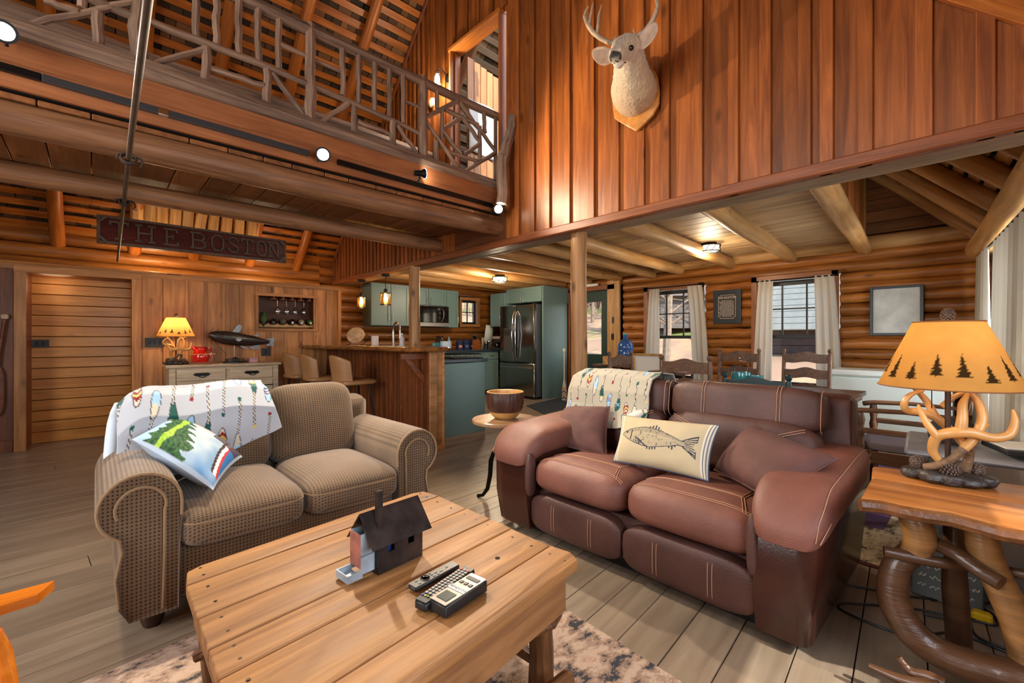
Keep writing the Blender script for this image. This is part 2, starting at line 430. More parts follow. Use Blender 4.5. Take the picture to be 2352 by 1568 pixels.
def hboard(x0, x1, z0, z1, th, off, mat, nm, par=wl_):
    zm = (z0 + z1) / 2
    return plank(nm, pa(x0, off, zm), pa(x1, off, zm), z1 - z0, th, mat, par, up=nrm)
hboard(-2.6, be[-1] + .02, ZT - .025, ZT + .03, .03, .02, M['pine'], 'top_trim')
vboard(be[-1] - .03, be[-1] + .02, 0, ZT - .02, .03, .02, M['pine'], 'corner_trim')
vboard(be[-1] - .02, be[-1] + .02, 0, ZT, .5, -.26, M['pine'], 'end_board')
# door casing, jambs, recessed horizontal boards
for x in (DX0 - .045, DX1 + .04): vboard(x - .045, x + .045, 0, DZ + .05, .03, .022, M['pine'], 'door_casing')
hboard(DX0 - .09, DX1 + .085, DZ, DZ + .075, .03, .024, M['pine'], 'door_casing')
for x, s_ in ((DX0 - .012, 1), (DX1 + .012, -1)):
    plank('door_jamb', pa(x, -.19, 0), pa(x, -.19, DZ + .02), .39, .02, M['trim'], wl_, up=along)
plank('door_jamb', pa(DX0, -.19, DZ + .012), pa(DX1, -.19, DZ + .012), .39, .02, M['trim'], wl_)
zb = 0.0; zs = [0, .12]
while zs[-1] < DZ + .1: zs.append(zs[-1] + .115)
dr = tag(empty('door_1'), kind='structure')
for a, b_ in zip(zs, zs[1:]):
    zm = (a + b_) / 2
    plank('shiplap_board', (DX0 - .3, 7.03, zm), (DX1 + .35, 7.0, zm), b_ - a - (.006 if a > 0 else .004), .02 if a > 0 else .035, M['door_pine'], dr, up=(0, -1, 0), bev=.004)
obj('door_backing', MB().box(((DX0 + DX1) / 2, 7.06, .95), (1.8, .04, 2.0)), M['dark_gap'], dr)
# niche box
nb = MB(); ym = ya(NX0)
nich = struct('trim_1')
plank('niche_back', (NX0 - .02, ym + .26, (NZ0 + NZ1) / 2), (NX1 + .02, ym + .22, (NZ0 + NZ1) / 2), NZ1 - NZ0 + .04, .02, M['cedar_dark'], nich, up=(0, -1, 0))
for x in (NX0 - .012, NX1 + .012): plank('niche_side', (x, ym + .115, NZ0 - .02), (x, ym + .115, NZ1 + .02), .25, .02, M['cedar_dark'], nich, up=(1, 0, 0))
for z in (NZ0 - .012, NZ1 + .012): plank('niche_side', (NX0 - .02, ym + .115, z), (NX1 + .02, ym + .09, z), .25, .02, M['cedar_dark'], nich)
for x in (NX0 - .02, NX1 + .02): vboard(x - .02, x + .02, NZ0 - .04, NZ1 + .04, .02, .026, M['pine'], 'niche_casing', nich)
for z in (NZ0 - .02, NZ1 + .02): hboard(NX0 - .04, NX1 + .04, z - .02, z + .02, .02, .028, M['pine'], 'niche_casing', nich)
# cap and core that close the panelled box
obj('wall_cap', MB().box((0.0, 7.08, ZT + .0), (5.3, .86, .02)), M['cedar_dark'], wl_)

# ---- outer log wall on the left (above the panelling and round the kitchen)
wlog = struct('wall_back')
def logwall(par, p0, p1, z0, z1, h, holes, mat, r=None, axis=0):
    """courses of logs between p0 and p1 (horizontal), cut round holes given as (a, b, zlo, zhi) along the axis"""
    z = z0; rr = random.Random(int(z0 * 10) + 5); p0, p1 = Vector(p0), Vector(p1)
    while z < z1 - .02:
        hh = h * rr.uniform(.88, 1.14); zc = z + hh / 2
        a0, a1 = p0[axis], p1[axis]; segs = [(min(a0, a1), max(a0, a1))]
        for (ha, hb, zl, zh) in holes:
            if zl - .01 < zc < zh + .01:
                new = []
                for s0, s1 in segs:
                    if hb <= s0 or ha >= s1: new.append((s0, s1)); continue
                    if ha - s0 > .03: new.append((s0, ha))
                    if s1 - hb > .03: new.append((hb, s1))
                segs = new
        for s0, s1 in segs:
            t0 = (s0 - a0) / (a1 - a0); t1 = (s1 - a0) / (a1 - a0)
            q0 = p0.lerp(p1, t0); q1 = p0.lerp(p1, t1); q0.z = q1.z = zc
            log('wall_log', q0, q1, hh * .53, hh * .53, mat, par, n=12, seg=6, jit=.07, flat=1.0)
        z += hh
KW = (5.5, 6.04, 1.38, 2.0)      # kitchen window on that wall
logwall(wlog, (-2.7, YLOG + .06, 0), (2.7, YLOG + .06, 0), 1.62, 2.5, .155, [], M['log'])
logwall(wlog, (2.7, YLOG + .06, 0), (7.05, YLOG + .06, 0), 0, 2.5, .15, [KW], M['log'])
b2 = MB(); b2.box((1.35, YLOG + .14, 1.25), (8.3, .05, 2.6)); b2.box((6.57, YLOG + .14, 1.25), (1.06, .05, 2.6)); b2.box((5.77, YLOG + .14, .68), (.56, .05, 1.4)); b2.box((5.77, YLOG + .14, 2.28), (.56, .05, .56))
obj('wall_core', b2, M['dark_gap'], wlog)

# ---- far log wall with two windows and the back door
wf = struct('wall_far')
W1 = (on_x(1484, 660, XC).y, on_x(1620, 649, XC).y); W2 = (on_x(1730, 640, XC).y, on_x(1929, 623, XC).y)
W1 = (W1[1], W1[0]); W2 = (W2[1], W2[0]); WZ0, WZ1 = .42, 2.0
DRY = (on_x(1396, 700, XC).y, on_x(1396, 700, XC).y + .86); DRZ = 2.03
logwall(wf, (XC + .06, -.3, 0), (XC + .06, 7.6, 0), 0, 2.27, .135, [(W1[0], W1[1], WZ0, WZ1), (W2[0], W2[1], WZ0, WZ1), (DRY[0] - .33, DRY[1] + .1, 0, DRZ + .06)], M['log'], axis=1)
core = MB()
ys = [-.5, W2[0], W2[1], W1[0], W1[1], DRY[0] - .05, DRY[1] + .05, 7.7]
for i in range(0, 7, 2): core.box((XC + .13, (ys[i] + ys[i + 1]) / 2, 1.6), (.05, ys[i + 1] - ys[i], 3.4))
for i in range(1, 7, 2):
    lo, hi = (0 if i == 5 else WZ0), (DRZ if i == 5 else WZ1)
    core.box((XC + .13, (ys[i] + ys[i + 1]) / 2, (hi + 3.3) / 2), (.05, ys[i + 1] - ys[i] + .02, 3.3 - hi))
    if lo: core.box((XC + .13, (ys[i] + ys[i + 1]) / 2, lo / 2), (.05, ys[i + 1] - ys[i] + .02, lo))
obj('wall_core', core, M['dark_gap'], wf)
log('plate_log', (XC - .02, -.3, 2.29), (XC - .02, 7.4, 2.33), .085, .085, M['joist'], wf)
# casing beside the back door (two boards, switch plates sit on it)
for yy, ww, xx in ((DRY[0] - .10, .17, XC - .02), (DRY[0] - .245, .11, XC - .06)):
    plank('door_casing', (xx, yy, 0), (xx, yy, 2.2), ww, .05, M['joist'], wf, up=(-1, 0, 0), bev=.006)
plank('door_casing', (XC - .02, DRY[0] - .2, DRZ + .05), (XC - .02, DRY[1] + .1, DRZ + .05), .09, .05, M['trim'], wf, up=(-1, 0, 0))
plank('door_casing', (XC - .02, DRY[1] + .06, 0), (XC - .02, DRY[1] + .06, 2.1), .12, .05, M['trim'], wf, up=(-1, 0, 0))

def window_far(nm, ya0, ya1, z0, z1, x, mull=(2, 1)):
    w_ = tag(empty(nm), kind='structure'); t = .075
    for yy, s_ in ((ya0 + t / 2, 0), (ya1 - t / 2, 0)): plank('window_casing', (x - .06, yy, z0), (x - .06, yy, z1), t, .05, M['fascia'], w_, up=(-1, 0, 0))
    plank('window_casing', (x - .06, ya0, z1 - t / 2), (x - .06, ya1, z1 - t / 2), t, .05, M['fascia'], w_, up=(-1, 0, 0))
    plank('window_sill', (x - .07, ya0, z0 + .03), (x - .07, ya1, z0 + .03), .06, .1, M['trim'], w_, up=(-1, 0, 0))
    a, b_ = ya0 + t, ya1 - t; zt = z1 - t; zb_ = z0 + .06; zm = CAM_H + .03
    fr = MB()
    for yy in (a + .02, b_ - .02): fr.box((x + .03, yy, (zb_ + zt) / 2), (.06, .04, zt - zb_), .004)
    for zz, hh, xx in ((zt - .03, .06, 0), (zm, .05, 0), (zb_ + .03, .06, .02)): fr.box((x + .03 + xx, (a + b_) / 2, zz), (.06, b_ - a, hh), .004)
    f = obj('sash_frame', fr, M['satin_black'], w_)
    for i in range(1, mull[0] + 1):
        yy = a + (b_ - a) * i / (mull[0] + 1)
        obj('muntin', MB().box((x + .03, yy, (zm + zt) / 2), (.02, .02, zt - zm)), M['satin_black'], f)
    for i in range(1, mull[1] + 1): obj('muntin', MB().box((x + .03, (a + b_) / 2, zm + (zt - zm) * i / (mull[1] + 1)), (.018, b_ - a, .018)), M['satin_black'], f)
    for i in range(mull[0] + 1):
        for j in range(mull[1] + 1):
            y0_ = a + (b_ - a) * i / (mull[0] + 1); y1_ = a + (b_ - a) * (i + 1) / (mull[0] + 1); z0_ = zm + (zt - zm) * j / (mull[1] + 1); z1_ = zm + (zt - zm) * (j + 1) / (mull[1] + 1)
            obj('pane', MB().box((x + .03, (y0_ + y1_) / 2, (z0_ + z1_) / 2), (.004, y1_ - y0_ - .01, z1_ - z0_ - .01)), M['glass'], f)
    obj('pane', MB().box((x + .05, (a + b_) / 2, (zb_ + zm) / 2), (.004, b_ - a, zm - zb_)), M['glass'], f)
    return w_
window_far('window_1', W1[0], W1[1], WZ0, WZ1, XC); window_far('window_2', W2[0], W2[1], WZ0, WZ1, XC)
# kitchen window (small, four panes)
kw = tag(empty('window_3'), kind='structure')
kx0, kx1, kz0, kz1 = KW; t = .06
for x in (kx0 + t / 2, kx1 - t / 2): plank('window_casing', (x, YLOG - .06, kz0), (x, YLOG - .06, kz1), t, .05, M['pine'], kw, up=(0, -1, 0))
for z in (kz0 + t / 2, kz1 - t / 2): plank('window_casing', (kx0, YLOG - .065, z), (kx1, YLOG - .065, z), t, .05, M['pine'], kw, up=(0, -1, 0))
fr = MB()
for x in (kx0 + t + .02, kx1 - t - .02): fr.box((x, YLOG + .02, (kz0 + kz1) / 2), (.05, .06, kz1 - kz0 - 2 * t), .004)
for z in (kz0 + t + .02, kz1 - t - .02): fr.box(((kx0 + kx1) / 2, YLOG + .02, z), (kx1 - kx0 - 2 * t, .06, .05), .004)
f = obj('sash_frame', fr, M['satin_black'], kw)
obj('muntin', MB().box(((kx0 + kx1) / 2, YLOG + .02, (kz0 + kz1) / 2), (.018, .02, kz1 - kz0 - 2 * t)), M['satin_black'], f)
obj('muntin', MB().box(((kx0 + kx1) / 2, YLOG + .02, (kz0 + kz1) / 2), (kx1 - kx0 - 2 * t, .02, .018)), M['satin_black'], f)
for sx in (.25, .75):
    for sz in (.25, .75): obj('pane', MB().box((kx0 + t + (kx1 - kx0 - 2 * t) * sx, YLOG + .02, kz0 + t + (kz1 - kz0 - 2 * t) * sz), ((kx1 - kx0) / 2 - t - .01, .004, (kz1 - kz0) / 2 - t - .01)), M['glass'], f)
# back door: dark green frame round one tall glass pane
M['door_green'] = plain('door_green', rgb(30, 58, 50), .55)
bd = tag(empty('door_2'), kind='structure'); d0, d1 = DRY
fr = MB()
for yy, ww in ((d0 + .075, .15), (d1 - .075, .15)): fr.box((XC + .03, yy, DRZ / 2), (.045, ww, DRZ), .004)
for zz, hh in ((DRZ - .1, .2), (.42, .84)): fr.box((XC + .03, (d0 + d1) / 2, zz), (.045, d1 - d0 - .3, hh), .004)
obj('door_leaf', fr, M['door_green'], bd)
obj('pane', MB().box((XC + .03, (d0 + d1) / 2, (.84 + DRZ - .2) / 2), (.006, d1 - d0 - .3, DRZ - .2 - .84)), glassy('door_glass', (1, 1, 1, 1), .03, .4), bd)
obj('door_closer', MB().box((XC - .07, d0 + .42, DRZ + .11), (.05, .5, .05), .008), M['white'], bd)

# gable boards above the far wall at the open end, and knee wall on the last joist
gy = .98
zz = 2.40; gi = 0
while zz < 3.5:
    y1_ = gy; y0_ = max(yd(XC) + (zz - 2.34) + .0, yd(XC) - .1)
    if y0_ < y1_ - .03: plank('gable_board', (XC - .0, y0_ - .12, zz + .07), (XC - .0, y1_ + .05, zz + .07), .136, .02, M['loft_plank'], wf, up=(-1, 0, 0), bev=.005)
    zz += .14
for i in range(22):
    x = XP + .2 + i * .178
    plank('knee_wall_board', (x, gy + .02 - (XC - x) * .065, 2.24), (x, gy + .02 - (XC - x) * .065, 3.6), .172, .02, M['joist'] if i > 19 else M['cedar'], wf, up=(0, -1, 0))

# ---- dining and kitchen ceiling: planks on log joists
ce = struct('ceiling')
x = XP + .05; rc = random.Random(9)
while x < XC + .1:
    wd = rc.uniform(.17, .24)
    for (s0, s1) in ((.97 - (XC - x) * .06, 3.1 + rc.uniform(-.8, .8)), (None, 7.62)):
        if s0 is None: s0 = last
        last = s1
        plank('ceiling_plank', (x + wd / 2, s0 + .002, 2.345), (x + wd / 2, s1 - .002, 2.345), wd - .006, .025, M['plank_ceil'], ce, bev=.004)
    x += wd
obj('loft_subfloor', MB().box(((XP + XC) / 2 + .05, 4.4, 2.4), (XC - XP, 6.5, .03)), M['dark_gap'], ce)
JY = (1.0, 1.79, 2.57, 3.37, 3.86, 4.5, 5.15, 5.8, 6.42, 6.98)
for i, y in enumerate(JY):
    log('ceiling_joist', (XP + .02, y - .27 * (1 if i < 6 else .5), 2.245), (XC - .02, y, 2.235), .088 - (.01 if i > 5 else 0), .078, M['joist'], ce, n=14, jit=.09)

# ---- partition of cedar boards with battens
pw = struct('wall_partition')
def roof_at(y): return min(z_roof_a(y), z_roof_d(XP, y))
LD0, LD1, LDZ = on_x(1155, 100, XP).y, on_x(1041, 130, XP).y, on_x(1041, 122, XP).z      # loft doorway
ZB = 2.03
pe = [on_x(px_, 300, XP).y for px_ in (2400, 2352, 2264, 2123, 1989, 1900, 1850, 1760, 1687, 1606, 1531, 1474, 1417, 1361, 1306, 1260, 1225, 1190)]
pe = [-.75, -.55] + pe
while pe[-1] < 4.35: pe.append(pe[-1] + random.choice((.17, .2, .22)))
while pe[-1] < 7.5: pe.append(pe[-1] + random.choice((.10, .115, .125)))
for i, (a, b_) in enumerate(zip(pe, pe[1:])):
    ym_ = (a + b_) / 2; zt = max(roof_at(a + .02), roof_at(b_ - .02)) + .02
    mat = M['cedar']
    z0 = ZB
    if LD0 - .03 < ym_ < LD1 + .05: z0 = LDZ + .02
    plank('partition_board', (XP + .01, ym_, z0), (XP + .01, ym_, zt), b_ - a - .004, .022, mat, pw, up=(-1, 0, 0), bev=.003)
    if i > 0 and not (LD0 - .06 < a < LD1 + .06) :
        bw = .062 if a < 4.3 else .036
        plank('partition_batten', (XP - .012, a, ZB), (XP - .012, a, roof_at(a) + .02), bw, .024, M['cedar'], pw, up=(-1, 0, 0), bev=.003)
    elif i > 0 and a > LD0 - .05: plank('partition_batten', (XP - .012, a, LDZ + .05), (XP - .012, a, roof_at(a) + .02), .05, .022, M['cedar'], pw, up=(-1, 0, 0))
# gap fillers below the loft doorway
plank('partition_board', (XP + .01, LD0 - .05, ZB + .28), (XP + .01, LD1 + .1, ZB + .28), .56, .022, M['cedar_dark'], pw, up=(-1, 0, 0))
# bottom rail, underside boards of the beam
plank('bottom_rail', (XP - .02, -.8, ZB + .035), (XP - .02, 7.45, ZB + .035), .07, .05, M['trim'], pw, up=(-1, 0, 0), bev=.008)
for i, dx in enumerate((.055, .125, .195)):
    plank('beam_soffit_board', (XP + dx, -.8, ZB + .02 + .004 * i), (XP + dx, 7.45, ZB + .02 + .004 * i), .066, .03, M['grey_trim'], pw, bev=.006)
plank('beam_side', (XP + .235, -.8, ZB + .12), (XP + .235, 7.45, ZB + .12), .22, .02, M['grey_trim'], pw, up=(1, 0, 0))
# roofline trims on the partition
plank('roof_trim', (XP - .03, 7.42, roof_at(7.42) - .03), (XP - .03, YR, roof_at(YR) - .03), .05, .03, M['trim'], pw, up=(-1, 0, 0))
plank('roof_trim', (XP - .03, -.7, roof_at(-.7) - .03), (XP - .03, YR, roof_at(YR) - .03), .08, .04, M['rafter'], pw, up=(-1, 0, 0))
# loft doorway casing
for y, s_ in ((LD0, -1), (LD1, 1)): plank('doorway_jamb', (XP + .02, y, 2.58), (XP + .02, y, LDZ), .14, .03, M['rafter'] if s_ > 0 else M['cedar'], pw, up=(0, 1, 0))
plank('doorway_head', (XP + .02, LD0 - .02, LDZ + .015), (XP + .02, LD1 + .02, LDZ + .015), .16, .04, M['rafter'], pw)
plank('doorway_casing', (XP - .02, LD0 - .03, LDZ + .03), (XP - .02, LD1 + .06, LDZ + .03), .04, .02, M['rafter'], pw, up=(-1, 0, 0))
# room beyond the loft doorway: board wall
for i in range(26):
    x = XP + .16 + i * .095
    plank('loft_room_board', (x, 3.98, 2.4), (x, 3.98, 4.3 - i * .016), .09, .02, M['pine'], pw, up=(0, -1, 0))

# ---- posts under the beam
for nm_, (px_, yb) in (('support_post', (1330, 0)), ('support_post', (952, 1.04))):
    y = on_x(px_, 600, XP + .1).y if yb == 0 else on_x(px_, 600, XP).y
    p = log('support_post', (XP + (.1 if yb == 0 else .0), y, yb), (XP + (.1 if yb == 0 else 0), y, ZB + .02), .072, .068, M['oldpost'], None, n=16, jit=.04)
    tag(p, kind='structure')
    p.name = 'trim_2' if yb == 0 else 'trim_3'

# ---- right-hand wall (log, windows behind the curtains) following its skewed line
wr = struct('wall_right')
def yw(x): return yd(x) - .17
HD = [(3.35, 4.5, .5, 1.98), (4.9, 6.2, .5, 1.98), (-.2, 2.0, .8, 2.0)]
z = 0; rr_ = random.Random(2)
while z < 2.16:
    hh = .145; zc = z + hh / 2
    segs = [(-2.7, 7.0)]
    for (ha, hb, zl, zh) in HD:
        if zl < zc < zh:
            n2 = []
            for s0, s1 in segs:
                if hb <= s0 or ha >= s1: n2.append((s0, s1)); continue
                if ha > s0: n2.append((s0, ha))
                if s1 > hb: n2.append((hb, s1))
            segs = n2
    for s0, s1 in segs: log('wall_log', (s0, yw(s0) - .05, zc), (s1, yw(s1) - .05, zc), .078, .078, M['log'], wr, n=10, seg=4)
    z += hh
log('plate_log', (-2.7, yd(-2.7), 2.115), (6.98, yd(6.98) , 2.115), .125, .12, M['joist'], wr, n=16, seg=12, jit=.06)
core = MB()
Tw = Matrix.Translation((0, yw(0) - .13, 0)) @ Matrix.Rotation(math.atan(.0962), 4, 'Z')
for a, b_ in ((-2.8, -.2), (2.0, 3.35), (4.5, 4.9), (6.2, 7.2)): core.box(((a + b_) / 2, 0, 1.15), (b_ - a, .04, 2.3), M=Tw)
for a, b_, zl, zh in HD: core.box(((a + b_) / 2, 0, zl / 2), (b_ - a, .04, zl), M=Tw); core.box(((a + b_) / 2, 0, (zh + 2.3) / 2), (b_ - a, .04, 2.3 - zh), M=Tw)
obj('wall_core', core, M['dark_gap'], wr)
for i, (a, b_, zl, zh) in enumerate(HD):
    w_ = tag(empty('window_%d' % (4 + i)), kind='structure'); fr = MB()
    for x in (a + .02, (a + b_) / 2, b_ - .02): fr.box((x, .03, (zl + zh) / 2), (.05, .06, zh - zl), .004, M=Tw)
    for zz in (zl + .02, (zl + zh) / 2, zh - .02): fr.box(((a + b_) / 2, .03, zz), (b_ - a, .06, .05), .004, M=Tw)
    obj('sash_frame', fr, M['satin_black'], w_)
    obj('pane', MB().box(((a + b_) / 2, .03, (zl + zh) / 2), (b_ - a, .004, zh - zl), M=Tw), M['glass'], w_)

# ---- rear wall behind the camera
wre = struct('wall_rear')
for i in range(44):
    y = -1.2 + i * .21
    if .7 < y < 3.3:  # opening made up to let the rear fill light in
        plank('panel_board', (X0, y, 0), (X0, y, .88), .205, .02, M['pine'], wre, up=(1, 0, 0)); plank('panel_board', (X0, y, 3.3), (X0, y, 6.2), .205, .02, M['pine'], wre, up=(1, 0, 0))
    else: plank('panel_board', (X0, y, 0), (X0, y, 6.2), .205, .02, M['pine'], wre, up=(1, 0, 0))

# ---- roof: rafters, laths and shakes on both slopes
def shake_mat(nm, c):
    m, n, l, b = nmat(nm)
    at = n.new('ShaderNodeVertexColor'); at.layer_name = 'print'; l.new(at.outputs[0], b.inputs['Base Color']); b.inputs['Roughness'].default_value = .75
    return m
M['shake'] = shake_mat('split_shakes', None)
def roof(nm, eave, ridge, x0, x1, pitch, lw, lmat, rmat, rafters, cut=None, rad=.062, shake=(rgb(36, 24, 15), rgb(132, 88, 48)), seed=1, lsplit=2, raf_y=None):
    """eave(x), ridge(x) -> points on the lath underside"""
    rn = random.Random(seed); par = struct(nm)
    L = (ridge(0) - eave(0)).length; n = int(L / pitch)
    nrm_ = (ridge(0) - eave(0)).cross(Vector((1, 0, 0))).normalized()
    if nrm_.z < 0: nrm_ = -nrm_
    for i in range(n + 1):
        t = i * pitch / L
        bw = lw * rn.uniform(.85, 1.1)
        cuts = [x0] + [x0 + (x1 - x0) * (j / lsplit) + rn.uniform(-.4, .4) for j in range(1, lsplit)] + [x1]
        for a, b_ in zip(cuts, cuts[1:]):
            p0 = eave(a).lerp(ridge(a), t); p1 = eave(b_).lerp(ridge(b_), t)
            plank('lath', p0 + nrm_ * .011, p1 + nrm_ * .011, bw, .022, lmat, par, up=nrm_, bev=.003)
    mb = MB(); cols = []
    for i in range(-1, n + 1):
        x = x0
        while x < x1:
            wd = rn.uniform(.07, .17); xm = x + wd / 2; t = (i + .5) * pitch / L
            p = eave(xm).lerp(ridge(xm), t); up_ = (ridge(xm) - eave(xm)).normalized()
            F = frame(p - up_ * pitch * .62, p + up_ * pitch * .62, nrm_)
            F.translation = p + nrm_ * (.034 + rn.uniform(0, .012))
            mb.box((0, 0, 0), (pitch * 1.3, wd - rn.uniform(.002, .012), .012), M=F)
            k = rn.random(); k = k ** 1.6
            cols += [tuple(shake[0][q] * (1 - k) + shake[1][q] * k for q in range(3))] * 8
            x += wd
    so = obj('roof_shakes', mb, M['shake'], par); so['kind'] = 'stuff'
    ca = so.data.color_attributes.new('print', 'FLOAT_COLOR', 'POINT')
    ca.data.foreach_set('color', np.array([c + (1,) for c in cols], dtype=np.float32).ravel())
    b3 = MB(); e0, e1, r0, r1 = eave(x0), eave(x1), ridge(x0), ridge(x1)
    b3.add([q + nrm_ * .075 for q in (e0 - (r0 - e0) * .1, e1 - (r1 - e1) * .1, r1 + (r1 - e1) * .02, r0 + (r0 - e0) * .02)], [(0, 1, 2, 3)])
    obj('roof_deck', b3, M['dark_gap'], par)
    for x in rafters:
        e, r = eave(x), ridge(x); d = (r - e).normalized()
        log('rafter', e - d * .0 - nrm_ * rad * .95, r - nrm_ * rad * .95, rad * 1.1, rad * .9, rmat, par, n=12, seg=8, jit=.06)
    return par
ea = lambda x: Vector((x, 7.62, z_roof_a(7.62))); ra_ = lambda x: Vector((x, YR, z_roof_a(YR)))
rx = [on_y(px_, 560, 7.35).x for px_ in (130, 310, 450, 580, 690)]
roof('roof_left', ea, ra_, X0, XP, .135, .075, M['rafter'], M['rafter'], [rx[0] - 1.5, rx[0] - .75] + rx, seed=4)
roof('roof_left_loft', lambda x: Vector((x, 6.0, z_roof_a(6.0))), ra_, XP + .05, 7.0, .15, .08, M['grey_trim'], M['beam'], [3.7, 4.6, 5.5], seed=5, shake=(rgb(60, 50, 42), rgb(170, 140, 110)))
ed = lambda x: Vector((x, yd(x) - .22, 2.12)); rd = lambda x: Vector((x, YR, 2.34 + YR - yd(x)))
roof('roof_right', ed, rd, X0, XP, .15, .08, M['lath'], M['rafter'], [-1.5, -.7, .1, .9, 1.7, 2.4], seed=6)
rd2 = lambda x: Vector((x, 1.6, 2.34 + 1.6 - yd(x)))
roof('roof_right_dining', ed, rd2, XP, 7.0, .17, .095, M['joist'], M['joist'], [6.85, 6.25, 5.55, 4.85, 4.15, 3.45], seed=8, rad=.07, shake=(rgb(34, 26, 20), rgb(60, 44, 30)))

# ---- catwalk: log beams, plank deck, fascia boards
cw = struct('trim_4')
log('catwalk_beam', (X0, YF + .05, 2.225), (XP + .02, YF + .03, 2.235), .085, .085, M['beam'], cw, n=16, seg=14, jit=.05)
log('catwalk_beam', (X0, YB, 2.215), (XP + .02, YB, 2.215), .075, .075, M['beam'], cw, n=16, seg=14, jit=.05)
x = X0
while x < XP:
    wd = random.choice((.2, .22, .25, .18)); plank('deck_plank', (x + wd / 2, YF - .02, 2.325), (x + wd / 2, YB + .06, 2.325), wd - .005, .03, M['loft_plank'], cw, bev=.004); x += wd
plank('fascia_board', (X0, YF - .03, 2.42), (XP, YF - .03, 2.42), .125, .03, M['fascia'], cw, up=(0, -1, 0), bev=.004)
plank('fascia_board', (X0, YF - .02, 2.545), (XP, YF - .02, 2.545), .125, .03, M['fascia'], cw, up=(0, -1, 0), bev=.004)
obj('deck_core', MB().box(((X0 + XP) / 2, (YF + YB) / 2, 2.46), (XP - X0, YB - YF - .02, .2)), M['dark_gap'], cw)

# ---- twig railings of the catwalk
def branch(nm, p0, p1, r0, r1, par, seg=6, wob=.5):
    sd = random.random() * 90; p0, p1 = Vector(p0), Vector(p1); L = (p1 - p0).length; pts = []; rr = []
    for i in range(seg + 1):
        t = i / seg; o_ = r0 * wob
        pts.append((-L / 2 + L * t, o_ * mnoise.noise(Vector((t * 4, sd, 1))), o_ * mnoise.noise(Vector((t * 4, sd, 7)))))
        rr.append((r0 + (r1 - r0) * t) * (1 + .12 * mnoise.noise(Vector((t * 7, sd, 3)))))
    return obj(nm, MB().tube(pts, rr, 8, True), M['bark'], par, frame(p0, p1))
rl = thing('twig_railing', 'railing of peeled grey branches along the front of the catwalk', 'railing', (0, 0, 0))
def rp(px_, py_): return on_y(px_, py_, YF)
branch('bottom_rail', (X0, YF, 2.68), (XP - .05, YF, 2.64), .068, .06, rl, 16, .4)
branch('top_rail', (X0, YF, 3.36), (rp(1165, 278).x, YF, rp(1165, 278).z), .05, .035, rl, 16, .4)
branch('mid_rail', (X0, YF, 3.0), (rp(335, 48).x, YF, rp(335, 48).z), .026, .024, rl, 8)
branch('mid_rail', rp(345, 48), rp(712, 195), .024, .02, rl, 8); branch('mid_rail', rp(712, 195), rp(965, 305), .022, .02, rl, 8)
branch('mid_rail', rp(712, 133), rp(785, 165), .016, .014, rl, 4); branch('mid_rail', rp(640, 100), rp(712, 132), .017, .014, rl, 4); branch('mid_rail', rp(925, 230), rp(965, 247), .014, .014, rl, 3)
for px_ in (318, 712, 972):
    zb_, zt_ = 2.64, 3.38
    q = on_y(px_, 200, YF).x; branch('rail_post', (q, YF, zb_), (q, YF, zt_), .042, .034, rl)
for px_, y0_, y1_ in ((450, 0, 85), (497, 0, 106), (549, 0, 124), (593, 15, 142), (640, 33, 160), (787, 103, 220), (824, 122, 238), (860, 138, 255), (894, 155, 268), (926, 172, 283), (188, -60, 18)):
    branch('baluster', rp(px_, y0_), rp(px_, y1_), .022, .02, rl, 5)
for a, b_ in (((472, 108), (472, 195)), ((615, 160), (613, 238)), ((813, 240), (814, 310)), ((902, 278), (902, 340)), ((226, 30), (226, 110)), ((1001, 325), (1001, 375))):
    branch('strut', rp(*a), rp(*b_), .026, .026, rl, 4)
for a, b_ in (((470, 113), (340, 148)), ((625, 168), (697, 263)), ((800, 238), (737, 280)), ((912, 287), (962, 360)), ((305, 5), (60, 58)), ((820, 280), (897, 308)), ((100, 0), (180, 28)), ((480, 155), (606, 198)),
          ((1050, 233), (977, 270)), ((1055, 235), (1137, 345)), ((1137, 352), (1063, 396)), ((1057, 393), (977, 277)), ((1022, 252), (1098, 288)), ((1060, 270), (1015, 298)), ((1060, 268), (1102, 325)),
          ((1016, 300), (1060, 356)), ((1025, 347), (1095, 370)), ((1100, 332), (1065, 355))):
    branch('diagonal', rp(*a), rp(*b_), .021, .018, rl, 5)
for a, b_ in (((1004, 205), (1004, 250)), ((1016, 250), (1014, 340)), ((1102, 290), (1102, 370)), ((1112, 260), (1113, 305)), ((1138, 272), (1138, 425))): branch('strut', rp(*a), rp(*b_), .019, .019, rl, 4)
branch('end_post', on_y(1152, 470, 3.1), on_y(1158, 350, 3.1), .056, .055, rl, 5, .5); branch('end_post', on_y(1157, 362, 3.1), on_y(1180, 268, 3.08), .055, .05, rl, 4)
rb = thing('twig_railing', 'railing with a thick log rail along the back of the catwalk', 'railing')
branch('top_rail', (X0, YB, 3.27), (XP - .05, YB, 3.2), .075, .065, rb, 16, .4)
branch('bottom_rail', (X0, YB, 2.68), (XP - .05, YB, 2.68), .05, .05, rb, 12, .4)
for i in range(9): branch('baluster', (X0 + .3 + i * .62, YB, 2.68), (X0 + .3 + i * .62, YB, 3.23), .03, .028, rb, 4)
